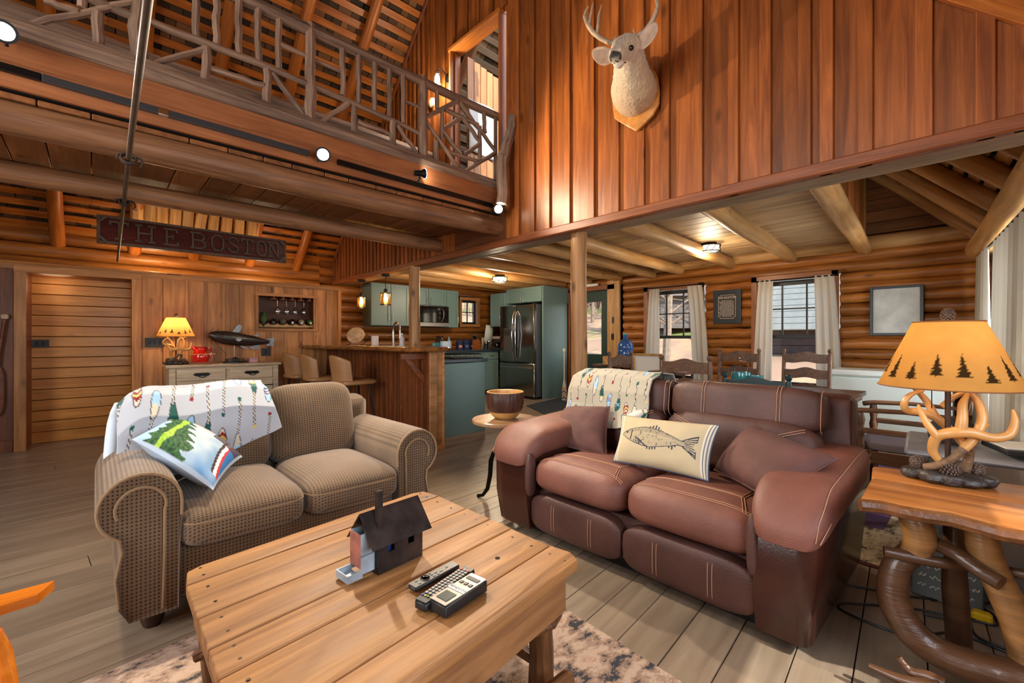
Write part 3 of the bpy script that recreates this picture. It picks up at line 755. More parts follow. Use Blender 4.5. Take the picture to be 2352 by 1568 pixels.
# ------------------------------------------------------------------ living room furniture
def wobj(name, mb, mats, parent, sharp=40):
    """part given in world coordinates under a thing"""
    return obj(name, mb, mats, parent, parent.matrix_basis.inverted(), sharp)
def wsub(name, mb, mats, part):
    return obj(name, mb, mats, part)
def subsurf(o, lv=1):
    m = o.modifiers.new('smooth', 'SUBSURF'); m.levels = lv; m.render_levels = lv; return o
def bevelmod(o, wd=.01, seg=3, ang=40):
    m = o.modifiers.new('edge', 'BEVEL'); m.width = wd; m.segments = seg; m.limit_method = 'ANGLE'; m.angle_limit = R(ang)
    for p in o.data.polygons: p.use_smooth = True
    return o
def fabric_dots(name, c1, c2, k=470):
    m, n, l, b = nmat(name)
    tc = n.new('ShaderNodeTexCoord'); sp = n.new('ShaderNodeSeparateXYZ'); l.new(tc.outputs['Object'], sp.inputs[0])
    ad = n.new('ShaderNodeMath'); ad.operation = 'ADD'; l.new(sp.outputs[1], ad.inputs[0]); l.new(sp.outputs[2], ad.inputs[1])
    outs = []
    for src, kk in ((sp.outputs[0], k), (ad.outputs[0], k * .95)):
        mu = n.new('ShaderNodeMath'); mu.operation = 'MULTIPLY'; mu.inputs[1].default_value = kk; l.new(src, mu.inputs[0])
        si = n.new('ShaderNodeMath'); si.operation = 'SINE'; l.new(mu.outputs[0], si.inputs[0]); outs.append(si.outputs[0])
    pr = n.new('ShaderNodeMath'); pr.operation = 'ADD'; l.new(outs[0], pr.inputs[0]); l.new(outs[1], pr.inputs[1])
    mr = n.new('ShaderNodeMapRange'); mr.inputs[1].default_value = -1.6; mr.inputs[2].default_value = -.2; l.new(pr.outputs[0], mr.inputs[0])
    t = n.new('ShaderNodeTexNoise'); t.inputs['Scale'].default_value = 5; t.inputs['Detail'].default_value = 4; l.new(tc.outputs['Object'], t.inputs['Vector'])
    cr = n.new('ShaderNodeValToRGB'); e = cr.color_ramp.elements; e[0].position = .35; e[1].position = .7
    e[0].color = tuple(x * .72 for x in c2[:3]) + (1,); e[1].color = c2; l.new(t.outputs[0], cr.inputs[0])
    mx = n.new('ShaderNodeMix'); mx.data_type = 'RGBA'; mx.inputs[6].default_value = c1; l.new(mr.outputs[0], mx.inputs[0]); l.new(cr.outputs[0], mx.inputs[7])
    l.new(mx.outputs[2], b.inputs['Base Color']); b.inputs['Roughness'].default_value = .85; b.inputs['Sheen Weight'].default_value = .25; b.inputs['Specular IOR Level'].default_value = .2
    bp = n.new('ShaderNodeBump'); bp.inputs['Strength'].default_value = .35; bp.inputs['Distance'].default_value = .004; l.new(mr.outputs[0], bp.inputs['Height']); l.new(bp.outputs[0], b.inputs['Normal'])
    return m
M['chenille'] = fabric_dots('tan_waffle_chenille', rgb(54, 41, 31), rgb(124, 101, 77))
M['welt'] = plain('tan_welt', rgb(140, 114, 84), .85, noise=.15)
M['sofa_foot'] = plain('sofa_foot', rgb(52, 26, 16), .4)
M['leather'] = plain('brown_leather', rgb(118, 74, 62), .5, noise=.22, nscale=6, bump=.25, bscale=180, spec=.4)
M['leather_dark'] = plain('dark_brown_leather', rgb(80, 52, 46), .46, noise=.28, nscale=5, bump=.25, bscale=180, spec=.4)
M['leather_gloss'] = plain('oxblood_side_leather', rgb(58, 28, 20), .26, noise=.3, nscale=4, bump=.08, bscale=120, spec=.55)
M['stitch'] = plain('tan_stitch', rgb(176, 132, 104), .8)
M['suede'] = plain('brown_suede', rgb(88, 54, 48), .8, noise=.22, nscale=9, bump=.2, bscale=40)

# ---- tan loveseat
LY0, LY1 = 2.17, 3.02
ls = thing('loveseat', 'tan waffle-textured loveseat with rolled arms', 'sofa', (.72, 2.6, 0))
def arm_profile(xo, sgn):
    """outline in (x, z); xo = inner face, sgn = -1 roll to the left"""
    P = []; c = (xo + sgn * .115, .5); r = .128
    P += [(xo, .07), (xo + sgn * -.004, .3), (xo + sgn * -.012, .44)]
    for a in range(0, 241, 15): P.append((c[0] + math.cos(R(a)) * r * -sgn, c[1] + math.sin(R(a)) * r))
    P += [(xo + sgn * .172, .34), (xo + sgn * .19, .24), (xo + sgn * .18, .13), (xo + sgn * .15, .07)]
    return P
for xo, sgn in ((.245, -1), (1.205, 1)):
    prof = arm_profile(xo, sgn); mb = MB(); k = len(prof)
    rows = [(LY0 + .015, .955), (LY0 + .0, .985), (LY0 + .03, 1.0), (LY0 + .25, 1.0), (LY1 - .1, .99), (LY1, .94)]
    cx_ = sum(p[0] for p in prof) / k; cz_ = .36
    vs = []
    for yy, sc in rows:
        for x, z in prof: vs.append((cx_ + (x - cx_) * sc, yy, max(.065, cz_ + (z - cz_) * sc)))
    fs = [(i * k + j, i * k + (j + 1) % k, (i + 1) * k + (j + 1) % k, (i + 1) * k + j) for i in range(len(rows) - 1) for j in range(k)]
    fs += [tuple(range(k))[::-1], tuple((len(rows) - 1) * k + j for j in range(k))]
    if sgn > 0: fs = [f[::-1] for f in fs]
    mb.add(vs, fs, 0, True)
    arm = wobj('arm', mb, M['chenille'], ls, 50)
    w1 = [(cx_ + (x - cx_) * .97, LY0 + .004, cz_ + (z - cz_) * .97) for x, z in prof[2:-1]]
    obj('welt', MB().tube(w1, .006, 6), M['welt'], arm)
    w2 = [(c_[0], LY0 + .006, c_[1]) for c_ in [((xo + sgn * .115) + math.cos(R(a)) * .075 * -sgn, .495 + math.sin(R(a)) * .075) for a in range(-20, 215, 15)]]
    w2 = [(xo + sgn * .05, LY0 + .006, .09), (xo + sgn * .045, LY0 + .006, .3)] + w2
    obj('welt', MB().tube(w2, .006, 6), M['welt'], arm)
mb = MB().box((.725, LY0 + .44, .19), (.98, .78, .24), .03); bevelmod(wobj('base', mb, M['chenille'], ls), .02)
mb = MB().box((.725, LY1 - .07, .43), (1.3, .17, .66), .05); bevelmod(wobj('back_frame', mb, M['chenille'], ls), .04)
for xc in (.485, .965):
    c = MB().puff((xc, LY0 + .29, .365), (.485, .66, .19), .28, .55, 40, 20, fn=lambda p: (p.x, p.y, p.z + (.025 * (1 - (p.x / .24) ** 2) * (1 - (p.y / .33) ** 2) if p.z > 0 else 0)))
    q = wobj('seat_cushion', c, M['chenille'], ls)
    pts = []
    for i in range(33):
        th = math.pi + math.pi * i / 32
        pw = lambda x, p: math.copysign(abs(x) ** p, x)
        pts.append((xc + .243 * pw(math.cos(th), .28) * .985, LY0 + .29 + .33 * pw(math.sin(th), .28) * .985, .395))
    obj('welt', MB().tube(pts, .005, 6), M['welt'], q)
    T = Matrix.Translation((xc + (.0), LY0 + .665, .625)) @ Matrix.Rotation(R(-14), 4, 'X')
    c = MB().puff((0, 0, 0), (.50, .235, .46), .5, .42, 40, 22, M=T, fn=lambda p: (p.x, p.y - .02 * math.cos(p.x * 6) * math.cos(p.z * 6), p.z))
    wobj('back_cushion', c, M['chenille'], ls)
for x in (.17, 1.30):
    for y in (LY0 + .09, LY1 - .12): wobj('foot', MB().lathe([(.03, 0), (.04, .03), (.042, .075)], 12, Matrix.Translation((x, y, 0))), M['sofa_foot'], ls)

# ---- paddle print used on both throws
PC = dict(white=rgb(172, 178, 188), line=rgb(52, 58, 72), green=rgb(24, 84, 76), red=rgb(132, 26, 34), blue=rgb(150, 190, 224), tan=rgb(200, 194, 176), yel=rgb(206, 182, 96), cream=rgb(174, 166, 148))
def paddles(s, t, bg='white', scale=1.0):
    """s across, t along the paddles, in metres"""
    cw_, ch = .082 * scale, .40 * scale
    ci = math.floor(s / cw_); x = (s / cw_ - ci - .5) * cw_ / scale
    sh = (ci * .37) % 1.0; tt = t / ch + sh; cj = math.floor(tt); y = (tt - cj) * .40
    kind = (ci * 3 + cj * 5) % 5
    x += .004 * math.sin(y * 22 + ci)
    flip = ci % 2
    if flip: y = .40 - y
    ax = abs(x); L = PC['line']
    if .03 < y < .05:                                   # grip
        if ax < .009: return PC[('red', 'green', 'yel', 'red', 'green')[kind]]
    if .04 < y < .24 and ax < .0056: return L if ax > .0024 else PC['tan']
    yb = (y - .295) / .075
    if abs(yb) < 1:
        hw = .0215 * (1 - yb * yb) ** .5 * (1.12 if yb > 0 else .95)
        if yb < -.1: hw *= .8 + .2 * (1 + yb)
        if ax < hw:
            if ax > hw - .0042 or abs(yb) > .93: return L
            q = y - .295
            if kind == 0: return PC['blue'] if not (-.005 < q < .002 or .012 < q < .018 or .026 < q < .032) else (PC['red'] if q > .01 else L)
            if kind == 1:
                v = (q + ax * 1.1) / .018; return (PC['red'], PC['yel'], PC['red'], PC['tan'])[int(math.floor(v)) % 4]
            if kind == 2: return PC['green'] if q < .012 else (PC['yel'] if q + ax < .034 and q < .03 else PC['tan'])
            if kind == 3: return PC['green'] if abs(abs(q) - ax) > .004 else PC['blue']
            return PC['blue'] if q + ax * .9 > .01 else PC['tan']
    return PC[bg]
M['throw'] = printed('fleece_paddle_print', .95, .25, 300, .1, .3)
def soft(p, k=.01): return p + Vector((mnoise.noise(p * 6), mnoise.noise(p * 6 + Vector((7, 3, 1))), mnoise.noise(p * 6 + Vector((1, 9, 4))))) * k

# throw over the loveseat back, slanting down across the left back cushion
th = thing('throw_blanket', 'white fleece throw with canoe paddle print draped over the tan loveseat', 'blanket', (.4, 2.8, .8))
def over_back(u, v):
    # path over the back: v 0 behind -> 1 lowest in front
    x = .075 + u * .63
    seq = [(0, (LY1 + .03, .70)), (.22, (LY1 + .035, .78)), (.34, (LY1 - .02, .85)), (.44, (LY0 + .70, .895)), (.52, (LY0 + .585, .865)), (.62, (LY0 + .505, .77)), (1, (LY0 + .44, .46))]
    for (a, pa_), (b_, pb) in zip(seq, seq[1:]):
        if v <= b_ or b_ == 1:
            f = (v - a) / (b_ - a); y, z = pa_[0] + (pb[0] - pa_[0]) * f, pa_[1] + (pb[1] - pa_[1]) * f; break
    sag = max(0, 1 - u / .22) ** 2
    z -= .09 * sag * min(1, v * 3)
    x += max(0, v - .5) * .18 * u
    z += .012 * math.sin(u * 9 + v * 2) * (1 if v > .45 else .4)
    y -= .012 * math.sin(u * 14 + 1) * max(0, v - .5)
    return Vector((x, y, z))
def flap(u, v):
    vmax = .97 - .21 * u ** 2; return over_back(u, v * vmax)
mb = MB().grid(lambda u, v: soft(flap(u, v), .006), 150, 170)
o = wobj('cloth', mb, M['throw'], th); paint(o, mb, lambda u, v: paddles(u * .70 + v * .22, v * .82 - u * .16, 'white', .98))
s_ = o.modifiers.new('thick', 'SOLIDIFY'); s_.thickness = .012; s_.offset = 1
roll = MB().tube([(.085 - .006 * i, LY1 - .02 - i * .055, .80 - .028 * i - .006 * i * i) for i in range(6)], [.012, .022, .028, .03, .03, .02], 12)
wobj('rolled_edge', roll, plain('fleece_underside', rgb(190, 204, 222), .95, noise=.1), th)

# ---- pillows
def pillow(name, label, A, B, C, D, thick, mat, painter=None, n=44, group=None, extra=None):
    A, B, C, D = [Vector(p) for p in (A, B, C, D)]; ctr = (A + B + C + D) / 4
    nr = (B - A).cross(D - A).normalized()
    if nr.dot(Vector((0, 0, CAM_H)) - ctr) < 0: nr = -nr
    t = thing(name, label, 'pillow', ctr)
    def side(sg):
        def fn(u, v):
            a, b_ = 2 * u - 1, 2 * v - 1
            sh = 1 - .07 * (1 - abs(a) ** 2) * abs(b_) ** 3 if True else 1
            a2 = a * (1 - .07 * (1 - b_ * b_)); b2 = b_ * (1 - .07 * (1 - a * a))
            uu, vv_ = (a2 + 1) / 2, (b2 + 1) / 2
            p = A.lerp(B, uu).lerp(D.lerp(C, uu), vv_)
            h = thick / 2 * (max(0, 1 - abs(a) ** 2.6) * max(0, 1 - abs(b_) ** 2.6)) ** .5
            p = p + nr * (sg * h)
            w = .006 * (1 - max(abs(a), abs(b_)) ** 6)
            return p + nr * (w * sg * mnoise.noise(p * 14)) - ctr
        return fn
    mb = MB(); mb.grid(side(1), n, n); mb.grid(side(-1), 12, 12)
    fs = mb.f[n * n:]; mb.f[n * n:] = [f[::-1] for f in fs]
    if (B - A).cross(D - A).dot(nr) < 0: mb.f = [f[::-1] for f in mb.f]
    o = obj('cover', mb, mat, t)
    if painter:
        nv_ = (n + 1) ** 2
        me = o.data; ca = me.color_attributes.new('print', 'FLOAT_COLOR', 'POINT'); buf = np.ones((len(me.vertices), 4), dtype=np.float32)
        for i in range(len(me.vertices)):
            u, v = mb.uv[i]; buf[i, :3] = painter(u, v, i < nv_)[:3]
        ca.data.foreach_set('color', buf.ravel())
    edge = [side(0)(i / 24, 0) for i in range(25)] + [side(0)(1, i / 24) for i in range(1, 25)] + [side(0)(1 - i / 24, 1) for i in range(1, 25)] + [side(0)(0, 1 - i / 24) for i in range(1, 24)]
    return t, o, edge
def mix(a, b, t): t = max(0, min(1, t)); return tuple(a[i] * (1 - t) + b[i] * t for i in range(3))
def lake(u, v, front):
    """u runs along the picture, v from its top (sky) to the canoe at the bottom"""
    base = rgb(176, 192, 210)
    if not front or min(u, 1 - u, v, 1 - v) < .02: return base
    nz = mnoise.noise(Vector((u * 7, v * 7, 0))); n2 = mnoise.noise(Vector((u * 30, v * 30, 3)))
    c = mix(rgb(168, 186, 198), rgb(52, 122, 182), (v - .50) * 1.6 + .35 * nz - (u - .3) * .5)
    top = .07 + .05 * abs(math.sin(u * 21)) + .03 * nz; bot = .43 + .10 * math.sin(u * 5 + 1) + .06 * math.sin(u * 47 + 4 * nz)
    if v < top: c = rgb(150, 182, 208)
    elif v < bot and u < .86 + .05 * nz: c = mix(rgb(16, 48, 34), rgb(64, 110, 60), .45 + .9 * n2)
    if abs(v - .245 - .03 * nz) < .035 and u < .84: c = mix(rgb(116, 164, 44), rgb(164, 196, 72), .5 + n2)
    if abs(u - .80 - .10 * (v - .4)) < .022 and .22 < v < .60: c = rgb(190, 150, 112)
    e = v - .80 - .10 * (1 - u) + .05 * math.sin(u * 3)
    if u > .12:
        if 0 < e < .035: c = rgb(52, 34, 38)
        elif .035 <= e < .08: c = rgb(206, 212, 216)
        elif .08 <= e < .11: c = rgb(178, 34, 40)
        elif e >= .11: c = rgb(38, 100, 160)
    if u > .72 and v > .62: c = mix(c, rgb(64, 44, 50), .9)
    return c
M['lake_print'] = printed('lake_scene_print', .75, .15, 200)
pillow('throw_pillow', 'square pillow printed with a pine-edged lake and canoe', (.118, 2.50, .70), (.30, 2.86, .74), (.552, 2.59, .53), (.362, 2.20, .50), .14, M['lake_print'], lake, 90)
# fish pillow
def fish(u, v, front):
    cream = rgb(184, 168, 136); ink = rgb(46, 54, 66)
    if not front: return cream
    for e_ in (u, 1 - u):
        if e_ < .06 : return rgb(66, 74, 92) if math.floor((e_) / .011) % 2 else rgb(216, 206, 186)
    x = (u - .08) / .84; y = .5 - v
    y += (x - .5) * .06
    bx = (x - .42) / .43
    if abs(bx) < 1:
        h = .205 * (1 - abs(bx) ** 2.2) ** .8 * (1.0 if bx < 0 else 1 - .45 * bx)
        hb = max(h, .055 if bx > .6 else 0)
        if abs(y) < hb:
            if hb - abs(y) < .014: return ink
            if abs(math.hypot((bx + .83) * .4, (y - .045))) < .02: return ink
            if abs(bx + .66) < .018 and abs(y) < hb * .8: return ink
            if abs((bx + .35) * .5 + (y + .1) * 1.2) < .02 and -.2 < y < -.04: return ink
            if math.hypot((bx + .42), (y + .12) * 3) < .16 and math.floor(bx * 60) % 2: return ink
            if mnoise.noise(Vector((x * 46, y * 46, 2))) > .40: return ink
            return mix(cream, ink, .10 + .22 * (.5 + mnoise.noise(Vector((x * 90, y * 90, 5)))) + (.18 if y > hb * .45 else 0))
        if -.15 < bx < .35 and 0 < y - hb < .10 * (1 - abs((bx - .1) / .25)) : return ink if math.floor(bx * 70) % 2 else cream
        if .55 < bx < .8 and 0 < -y - hb < .07 * (1 - abs((bx - .66) / .14)): return ink if math.floor(bx * 70) % 2 else cream
        if -.1 < bx < .2 and 0 < -y - hb < .04: return ink if math.floor(bx * 70) % 2 else cream
    tx = (x - .815) / .17
    if 0 < tx < 1 and abs(y) < .06 + .16 * tx and not (tx > .72 and abs(y) < .10 * (tx - .72) / .28):
        return ink if (tx > .9 or abs(y) > .04 + .15 * tx or math.floor((y / (.3 + tx)) * 50) % 2) else cream
    return cream
M['fish_print'] = printed('fish_print_canvas', .85, .2, 400)
t_, o_, edge_ = pillow('throw_pillow', 'cream lumbar pillow printed with a spotted trout', on_x(1428, 953, 2.2), on_x(1653, 977, 2.2), (2.06, .868, .475), (2.03, 1.365, .475), .13, M['fish_print'], fish, 130)
obj('piping', MB().tube(edge_, .004, 6, closed=True), plain('navy_piping', rgb(70, 78, 96), .8), t_)
t_, o_, edge_ = pillow('throw_pillow', 'brown suede pillow beside the paddle throw on the leather sofa', on_x(1300, 936, 2.36), on_x(1400, 934, 2.33), on_x(1394, 1052, 2.15), on_x(1252, 1016, 2.08), .15, M['suede'])
obj('piping', MB().tube(edge_, .005, 6, closed=True), M['suede'], t_)
t_, o_, edge_ = pillow('throw_pillow', 'large brown suede pillow slumped against the near leather arm', (2.42, .80, .70), (2.10, .385, .665), (1.90, .555, .50), (2.24, .915, .48), .19, M['suede'])
obj('piping', MB().tube(edge_, .005, 6, closed=True), M['suede'], t_)

# ---- brown leather reclining loveseat
rc_ = thing('reclining_loveseat', 'brown leather reclining loveseat with padded arms and pale stitching', 'sofa', (2.25, 1.22, 0))
wobj('base', MB().box((2.28, 1.2, .155), (.82, 1.46, .22), .02), M['leather_dark'], rc_)
wobj('plinth', MB().box((2.28, 1.2, .03), (.74, 1.4, .06)), M['satin_black'], rc_)
def superz(x, y, size, e, e2):
    q = (abs(2 * x / size[0]) ** (2 / e) + abs(2 * y / size[1]) ** (2 / e)) ** (e / e2)
    return size[2] / 2 * max(0, 1 - q) ** (e2 / 2)
for y0, y1 in ((1.172, 1.765), (.578, 1.168)):
    yc, w_ = (y0 + y1) / 2, y1 - y0
    fp = wobj('footrest_panel', MB().puff((1.845, yc, .162), (.10, w_, .215), .25, .5, 36, 14), M['leather_dark'], rc_)
    for f in (-.22, .22, -.19, .19):
        pts = [(1.795 - .001 + .05 * (1 - math.sqrt(max(0, 1 - (z_ / .107) ** 4))), yc + f * w_ * 1.0, .162 + z_) for z_ in [-.09 + .01 * i for i in range(19)]]
        obj('stitching', MB().tube(pts, .0016, 5), M['stitch'], fp)
    sz = (.66, w_ + .005, .215); T = Matrix.Translation((2.115, yc, .352)) @ Matrix.Rotation(R(3), 4, 'Y')
    fnb = lambda p: (p.x, p.y, p.z * (1.0 if p.z < 0 else 1.06))
    se = wobj('seat_cushion', MB().puff((0, 0, 0), sz, .32, .62, 44, 22, M=T, fn=fnb), M['leather'], rc_)
    def sp(x, y, o=.002): return T @ Vector((x, y, superz(x, y, sz, .32, .62) * 1.06 + o))
    a, b_ = sz[0] / 2, sz[1] / 2
    for off in (0, .012):
        obj('stitching', MB().tube([sp(-a * .80 + off, -b_ * .9 + b_ * 1.8 * i / 20) for i in range(21)], .0016, 5), M['stitch'], se)
        obj('stitching', MB().tube([sp(-a * .80 + (a * .35) * i / 8, -b_ * .80 + b_ * .16 * i / 8 + off) for i in range(9)] + [sp(-a * .45 + a * 1.1 * i / 8, -b_ * .64 + off) for i in range(9)], .0016, 5), M['stitch'], se)
        obj('stitching', MB().tube([sp(-a * .45 + off, -b_ * .62 + b_ * 1.5 * i / 20) for i in range(21)], .0014, 5), M['stitch'], se)
# arms: side shell, pillow-top pad, front facing
for yi, yo, sg in ((.585, .405, -1), (1.765, 2.03, 1)):
    outl = [(1.80, .05), (1.775, .22), (1.785, .40), (1.83, .50), (1.95, .545), (2.5, .56), (2.70, .60), (2.735, .4), (2.72, .05)]
    mb = MB(); k = len(outl); vs = []
    ym_ = (yi + yo) / 2
    for yy, sc, lean in ((yi, 1.0, 0), (yi + (yo - yi) * .25, 1.0, 0), (yi + (yo - yi) * .75, 1.0, 0), (yo, .985, 1), (yo + sg * .012, .95, 1)):
        for x, z in outl: vs.append((2.25 + (x - 2.25) * sc, yy + (sg * .045 * (z / .55) - sg * .02 if lean else 0), .3 + (z - .3) * sc))
    fs = [(i * k + j, i * k + (j + 1) % k, (i + 1) * k + (j + 1) % k, (i + 1) * k + j) for i in range(4) for j in range(k)] + [tuple(range(k))[::-1], tuple(4 * k + j for j in range(k))]
    if sg < 0: fs = [f[::-1] for f in fs]
    mb.add(vs, fs, 0, True); arm = wobj('arm', mb, M['leather_gloss'], rc_, 60)
    wd = abs(yo - yi) + .09; T = Matrix.Translation((2.215, ym_ + sg * .012, .538)) @ Matrix.Rotation(R(-3), 4, 'Y')
    def droop(p):
        f = max(0, (-p.x - .27) / .22); return (p.x + .02 * f, p.y, p.z - .085 * f ** 1.8)
    pad = obj('arm_pad', MB().puff((0, 0, 0), (.98, wd, .17), .42, .6, 40, 20, M=T, fn=droop), M['leather'], arm)
    sz = (.98, wd, .17)
    for fy, nn in ((.40, .0), (.455, .0)):
        pts = []
        for i in range(31):
            x = -.475 + .93 * i / 30; y = sg * wd * fy * (1 - max(0, (abs(x) - .40) / .2) * .3)
            zt = superz(x, y, sz, .42, .6) * (1 if fy < .43 else -.1); f = max(0, (-x - .27) / .22)
            pts.append(T @ Vector((x + .02 * f, y * 1.01, zt + .003 - .085 * f ** 1.8)))
        obj('stitching', MB().tube(pts, .0017, 5), M['stitch'], arm)
    fl_ = MB().puff((1.80, yi - sg * .006, .36), (.07, .04, .24), .6, .7, 18, 12); obj('front_flap', fl_, M['leather_dark'], arm)
# back: outer shell, headrests, lumbar pads
mb = MB().box((2.665, 1.19, .53), (.13, 1.55, .66), .03); bevelmod(wobj('back_shell', mb, M['leather_dark'], rc_), .03)
for yc, w_ in ((.885, .765), (1.62, .69)):
    T = Matrix.Translation((2.545, yc, .775)) @ Matrix.Rotation(R(8), 4, 'Y')
    h = wobj('headrest', MB().puff((0, 0, 0), (.235, w_, .225), .5, .42, 40, 20, M=T), M['leather_dark'], rc_)
    for f in (-.27, -.25, .21, .23, .485, -.485):
        pts = [T @ Vector((-.1195 * math.cos(a_) ** .42 if math.cos(a_) > 0 else 0, f * w_, .1145 * math.copysign(abs(math.sin(a_)) ** .42, math.sin(a_)))) for a_ in [R(-70 + 7 * i) for i in range(22)]]
        sc = 1.0 if abs(f) < .4 else .9
        pts = [T @ (T.inverted() @ Vector(p)).lerp(Vector((0, f * w_, 0)), 1 - sc) for p in pts]
        obj('stitching', MB().tube(pts, .0016, 5), M['stitch'], h)
    T = Matrix.Translation((2.455, yc, .555)) @ Matrix.Rotation(R(12), 4, 'Y')
    lb = wobj('lumbar_pad', MB().puff((0, 0, 0), (.22, w_ - .01, .34), .45, .45, 36, 18, M=T), M['leather_dark'], rc_)
    for s_ in (-1, 1):
        for off in (0, .012): obj('stitching', MB().tube([T @ Vector((-.112 - .002 + .05 * (i / 12) ** 4, s_ * w_ * (.2 + .26 * i / 12), .06 + .08 * i / 12 + off)) for i in range(11)], .0016, 5), M['stitch'], lb)

# throw over the far headrest
th = thing('throw_blanket', 'cream fleece throw with canoe paddle print hung over the leather sofa', 'blanket', (2.55, 1.68, .9))
def over2(u, v):
    y = 1.965 - u * .61
    vb = 1.0 - .12 * abs(u - .45) - .18 * max(0, u - .72)
    vv_ = v * vb
    seq = [(0, (2.765, .50)), (.3, (2.765, .80)), (.40, (2.70, .895)), (.5, (2.55, .915)), (.58, (2.445, .885)), (.66, (2.40, .80)), (.80, (2.385, .70)), (1, (2.315, .56))]
    for (a, p0_), (b_, p1_) in zip(seq, seq[1:]):
        if vv_ <= b_ or b_ == 1:
            f = (vv_ - a) / (b_ - a); x, z = p0_[0] + (p1_[0] - p0_[0]) * f, p0_[1] + (p1_[1] - p0_[1]) * f; break
    x -= .014 * math.sin(u * 16) * max(0, vv_ - .5) + .012 * math.sin(u * 31 + 1) * max(0, vv_ - .7)
    z -= .02 * (1 if u < .06 else 0)
    return Vector((x - .006, y, z))
mb = MB().grid(lambda u, v: soft(over2(u, v), .008), 150, 150)
o = wobj('cloth', mb, M['throw'], th); paint(o, mb, lambda u, v: paddles(u * .66, v * .92 + .1, 'cream', .82))
s_ = o.modifiers.new('thick', 'SOLIDIFY'); s_.thickness = .01; s_.offset = -1
fold = MB().tube([(2.345 - .02 * math.sin(i), 1.50 - i * .03, .60 + .025 * i) for i in range(5)], [.015, .03, .034, .03, .014], 10)
wobj('folded_hem', fold, plain('cream_fleece', rgb(222, 214, 198), .95, noise=.08), th)

# ---- coffee table of reclaimed planks on branch legs
ct = thing('coffee_table', 'low plank coffee table of reclaimed pine on branch legs', 'table', (.63, 1.24, 0))
M['table_wood'] = wood('reclaimed_pine', rgb(128, 84, 44), rgb(184, 134, 80), .52, .9, .16, .75, .5, rgb(74, 46, 26), .45)
M['table_edge'] = wood('old_apron_wood', rgb(116, 76, 44), rgb(160, 114, 70), .5, .9, .1, .6, .4)
M['nail'] = plain('nail_head', rgb(60, 48, 38), .4, .8)
TZ = .45
LB, RB, RF, LF = Vector((.186, 1.616, 0)), Vector((1.087, 1.728, 0)), Vector((1.095, .852, 0)), Vector((.178, .735, 0))
fy = [on_z(px_, py_, TZ).y for px_, py_ in ((1012, 1137), (1076, 1166), (1131, 1190), (1178, 1211), (1267, 1251))]
ts = [0] + [(RB.y - y) / (RB.y - RF.y) for y in fy] + [1]
for i, (a, b_) in enumerate(zip(ts, ts[1:])):
    q = [LB.lerp(LF, a), RB.lerp(RF, a), RB.lerp(RF, b_), LB.lerp(LF, b_)]
    g = .0022
    dirv = (q[2] - q[1]).normalized()
    q[0] += dirv * g; q[1] += dirv * g; q[2] -= dirv * g; q[3] -= dirv * g
    jx = random.uniform(-.006, .006)
    if i == 0: q = [q[0] + Vector((.012, -.02, 0)), q[0] + Vector((.05, 0, 0)), q[1] + Vector((-.07, 0, 0)), q[1] + Vector((-.015, -.012, 0)), q[2], q[3]]
    elif i == 5: q = [q[0], q[1], q[2] + Vector((.012, .05, 0)), q[2] + Vector((-.012, 0, 0)), q[3]]
    ctr = sum(q, Vector()) / len(q); ang = math.atan2((RB - LB).y, (RB - LB).x)
    Rm = Matrix.Rotation(-ang, 3, 'Z')
    poly = [tuple((Rm @ (p - ctr))[:2]) for p in q][::-1]
    dz = random.uniform(-.0015, .0015)
    o = obj('tabletop_plank', MB().prism(poly, .032), M['table_wood'], ct, Matrix.Translation(ctr + Vector((0, 0, TZ - .032 + dz)) - Vector(ct.location)) @ Matrix.Rotation(ang, 4, 'Z'))
    bevelmod(o, .004, 2)
    for s_, e_ in ((LB.lerp(LF, (a + b_) / 2), .045), (RB.lerp(RF, (a + b_) / 2), -.045)):
        for k in (-.25, .25):
            p = s_ + (RB - LB).normalized() * e_ + dirv * k * (ts[i + 1] - ts[i]) * .85
            wobj('nail', MB().cyl((p.x, p.y, TZ - .002), (p.x, p.y, TZ + .0016), .0042, n=8), M['nail'], ct)
kn = on_z(968, 1467, TZ); wobj('knot_hole', MB().cyl((kn.x, kn.y, TZ - .004), (kn.x, kn.y, TZ + .0006), .017, n=14), plain('knot_hole', rgb(22, 12, 8), .9), ct)
kn = on_z(1143, 1281, TZ); wobj('knot_hole', MB().cyl((kn.x, kn.y, TZ - .004), (kn.x, kn.y, TZ + .0006), .008, n=12), plain('knot_hole', rgb(22, 12, 8), .9), ct)
ins = .04
ap = [LB + Vector((ins, -ins, 0)), RB + Vector((-ins, -ins, 0)), RF + Vector((-ins, ins, 0)), LF + Vector((ins, ins, 0))]
for a, b_ in ((0, 1), (1, 2), (2, 3), (3, 0)):
    p0, p1 = ap[a], ap[b_]; n_ = Vector((0, 0, 1)).cross(p1 - p0).normalized()
    o = plank('apron', p0 + Vector((0, 0, TZ - .095)), p1 + Vector((0, 0, TZ - .095)), .12, .03, M['table_edge'], None, up=n_, bev=.006)
    o.parent = ct; o.matrix_local = ct.matrix_basis.inverted() @ frame(p0 + Vector((0, 0, TZ - .095)), p1 + Vector((0, 0, TZ - .095)), n_)
M['branch'] = wood('dark_branch_leg', rgb(70, 42, 22), rgb(128, 84, 46), .4, 1.6, .15, .5, .7)
def bwo(nm, pts, rads, par, mat=None, n=10, jit=.1):
    """branch with its own grain direction: built round its first-to-last axis, placed in world coordinates"""
    pts = [Vector(p) for p in pts]; F = frame(pts[0], pts[-1]); Fi = F.inverted()
    o = obj(nm, MB().tube([Fi @ p for p in pts], rads, n, True, jit=jit), mat or M['branch'], par); o.matrix_local = par.matrix_basis.inverted() @ F; return o
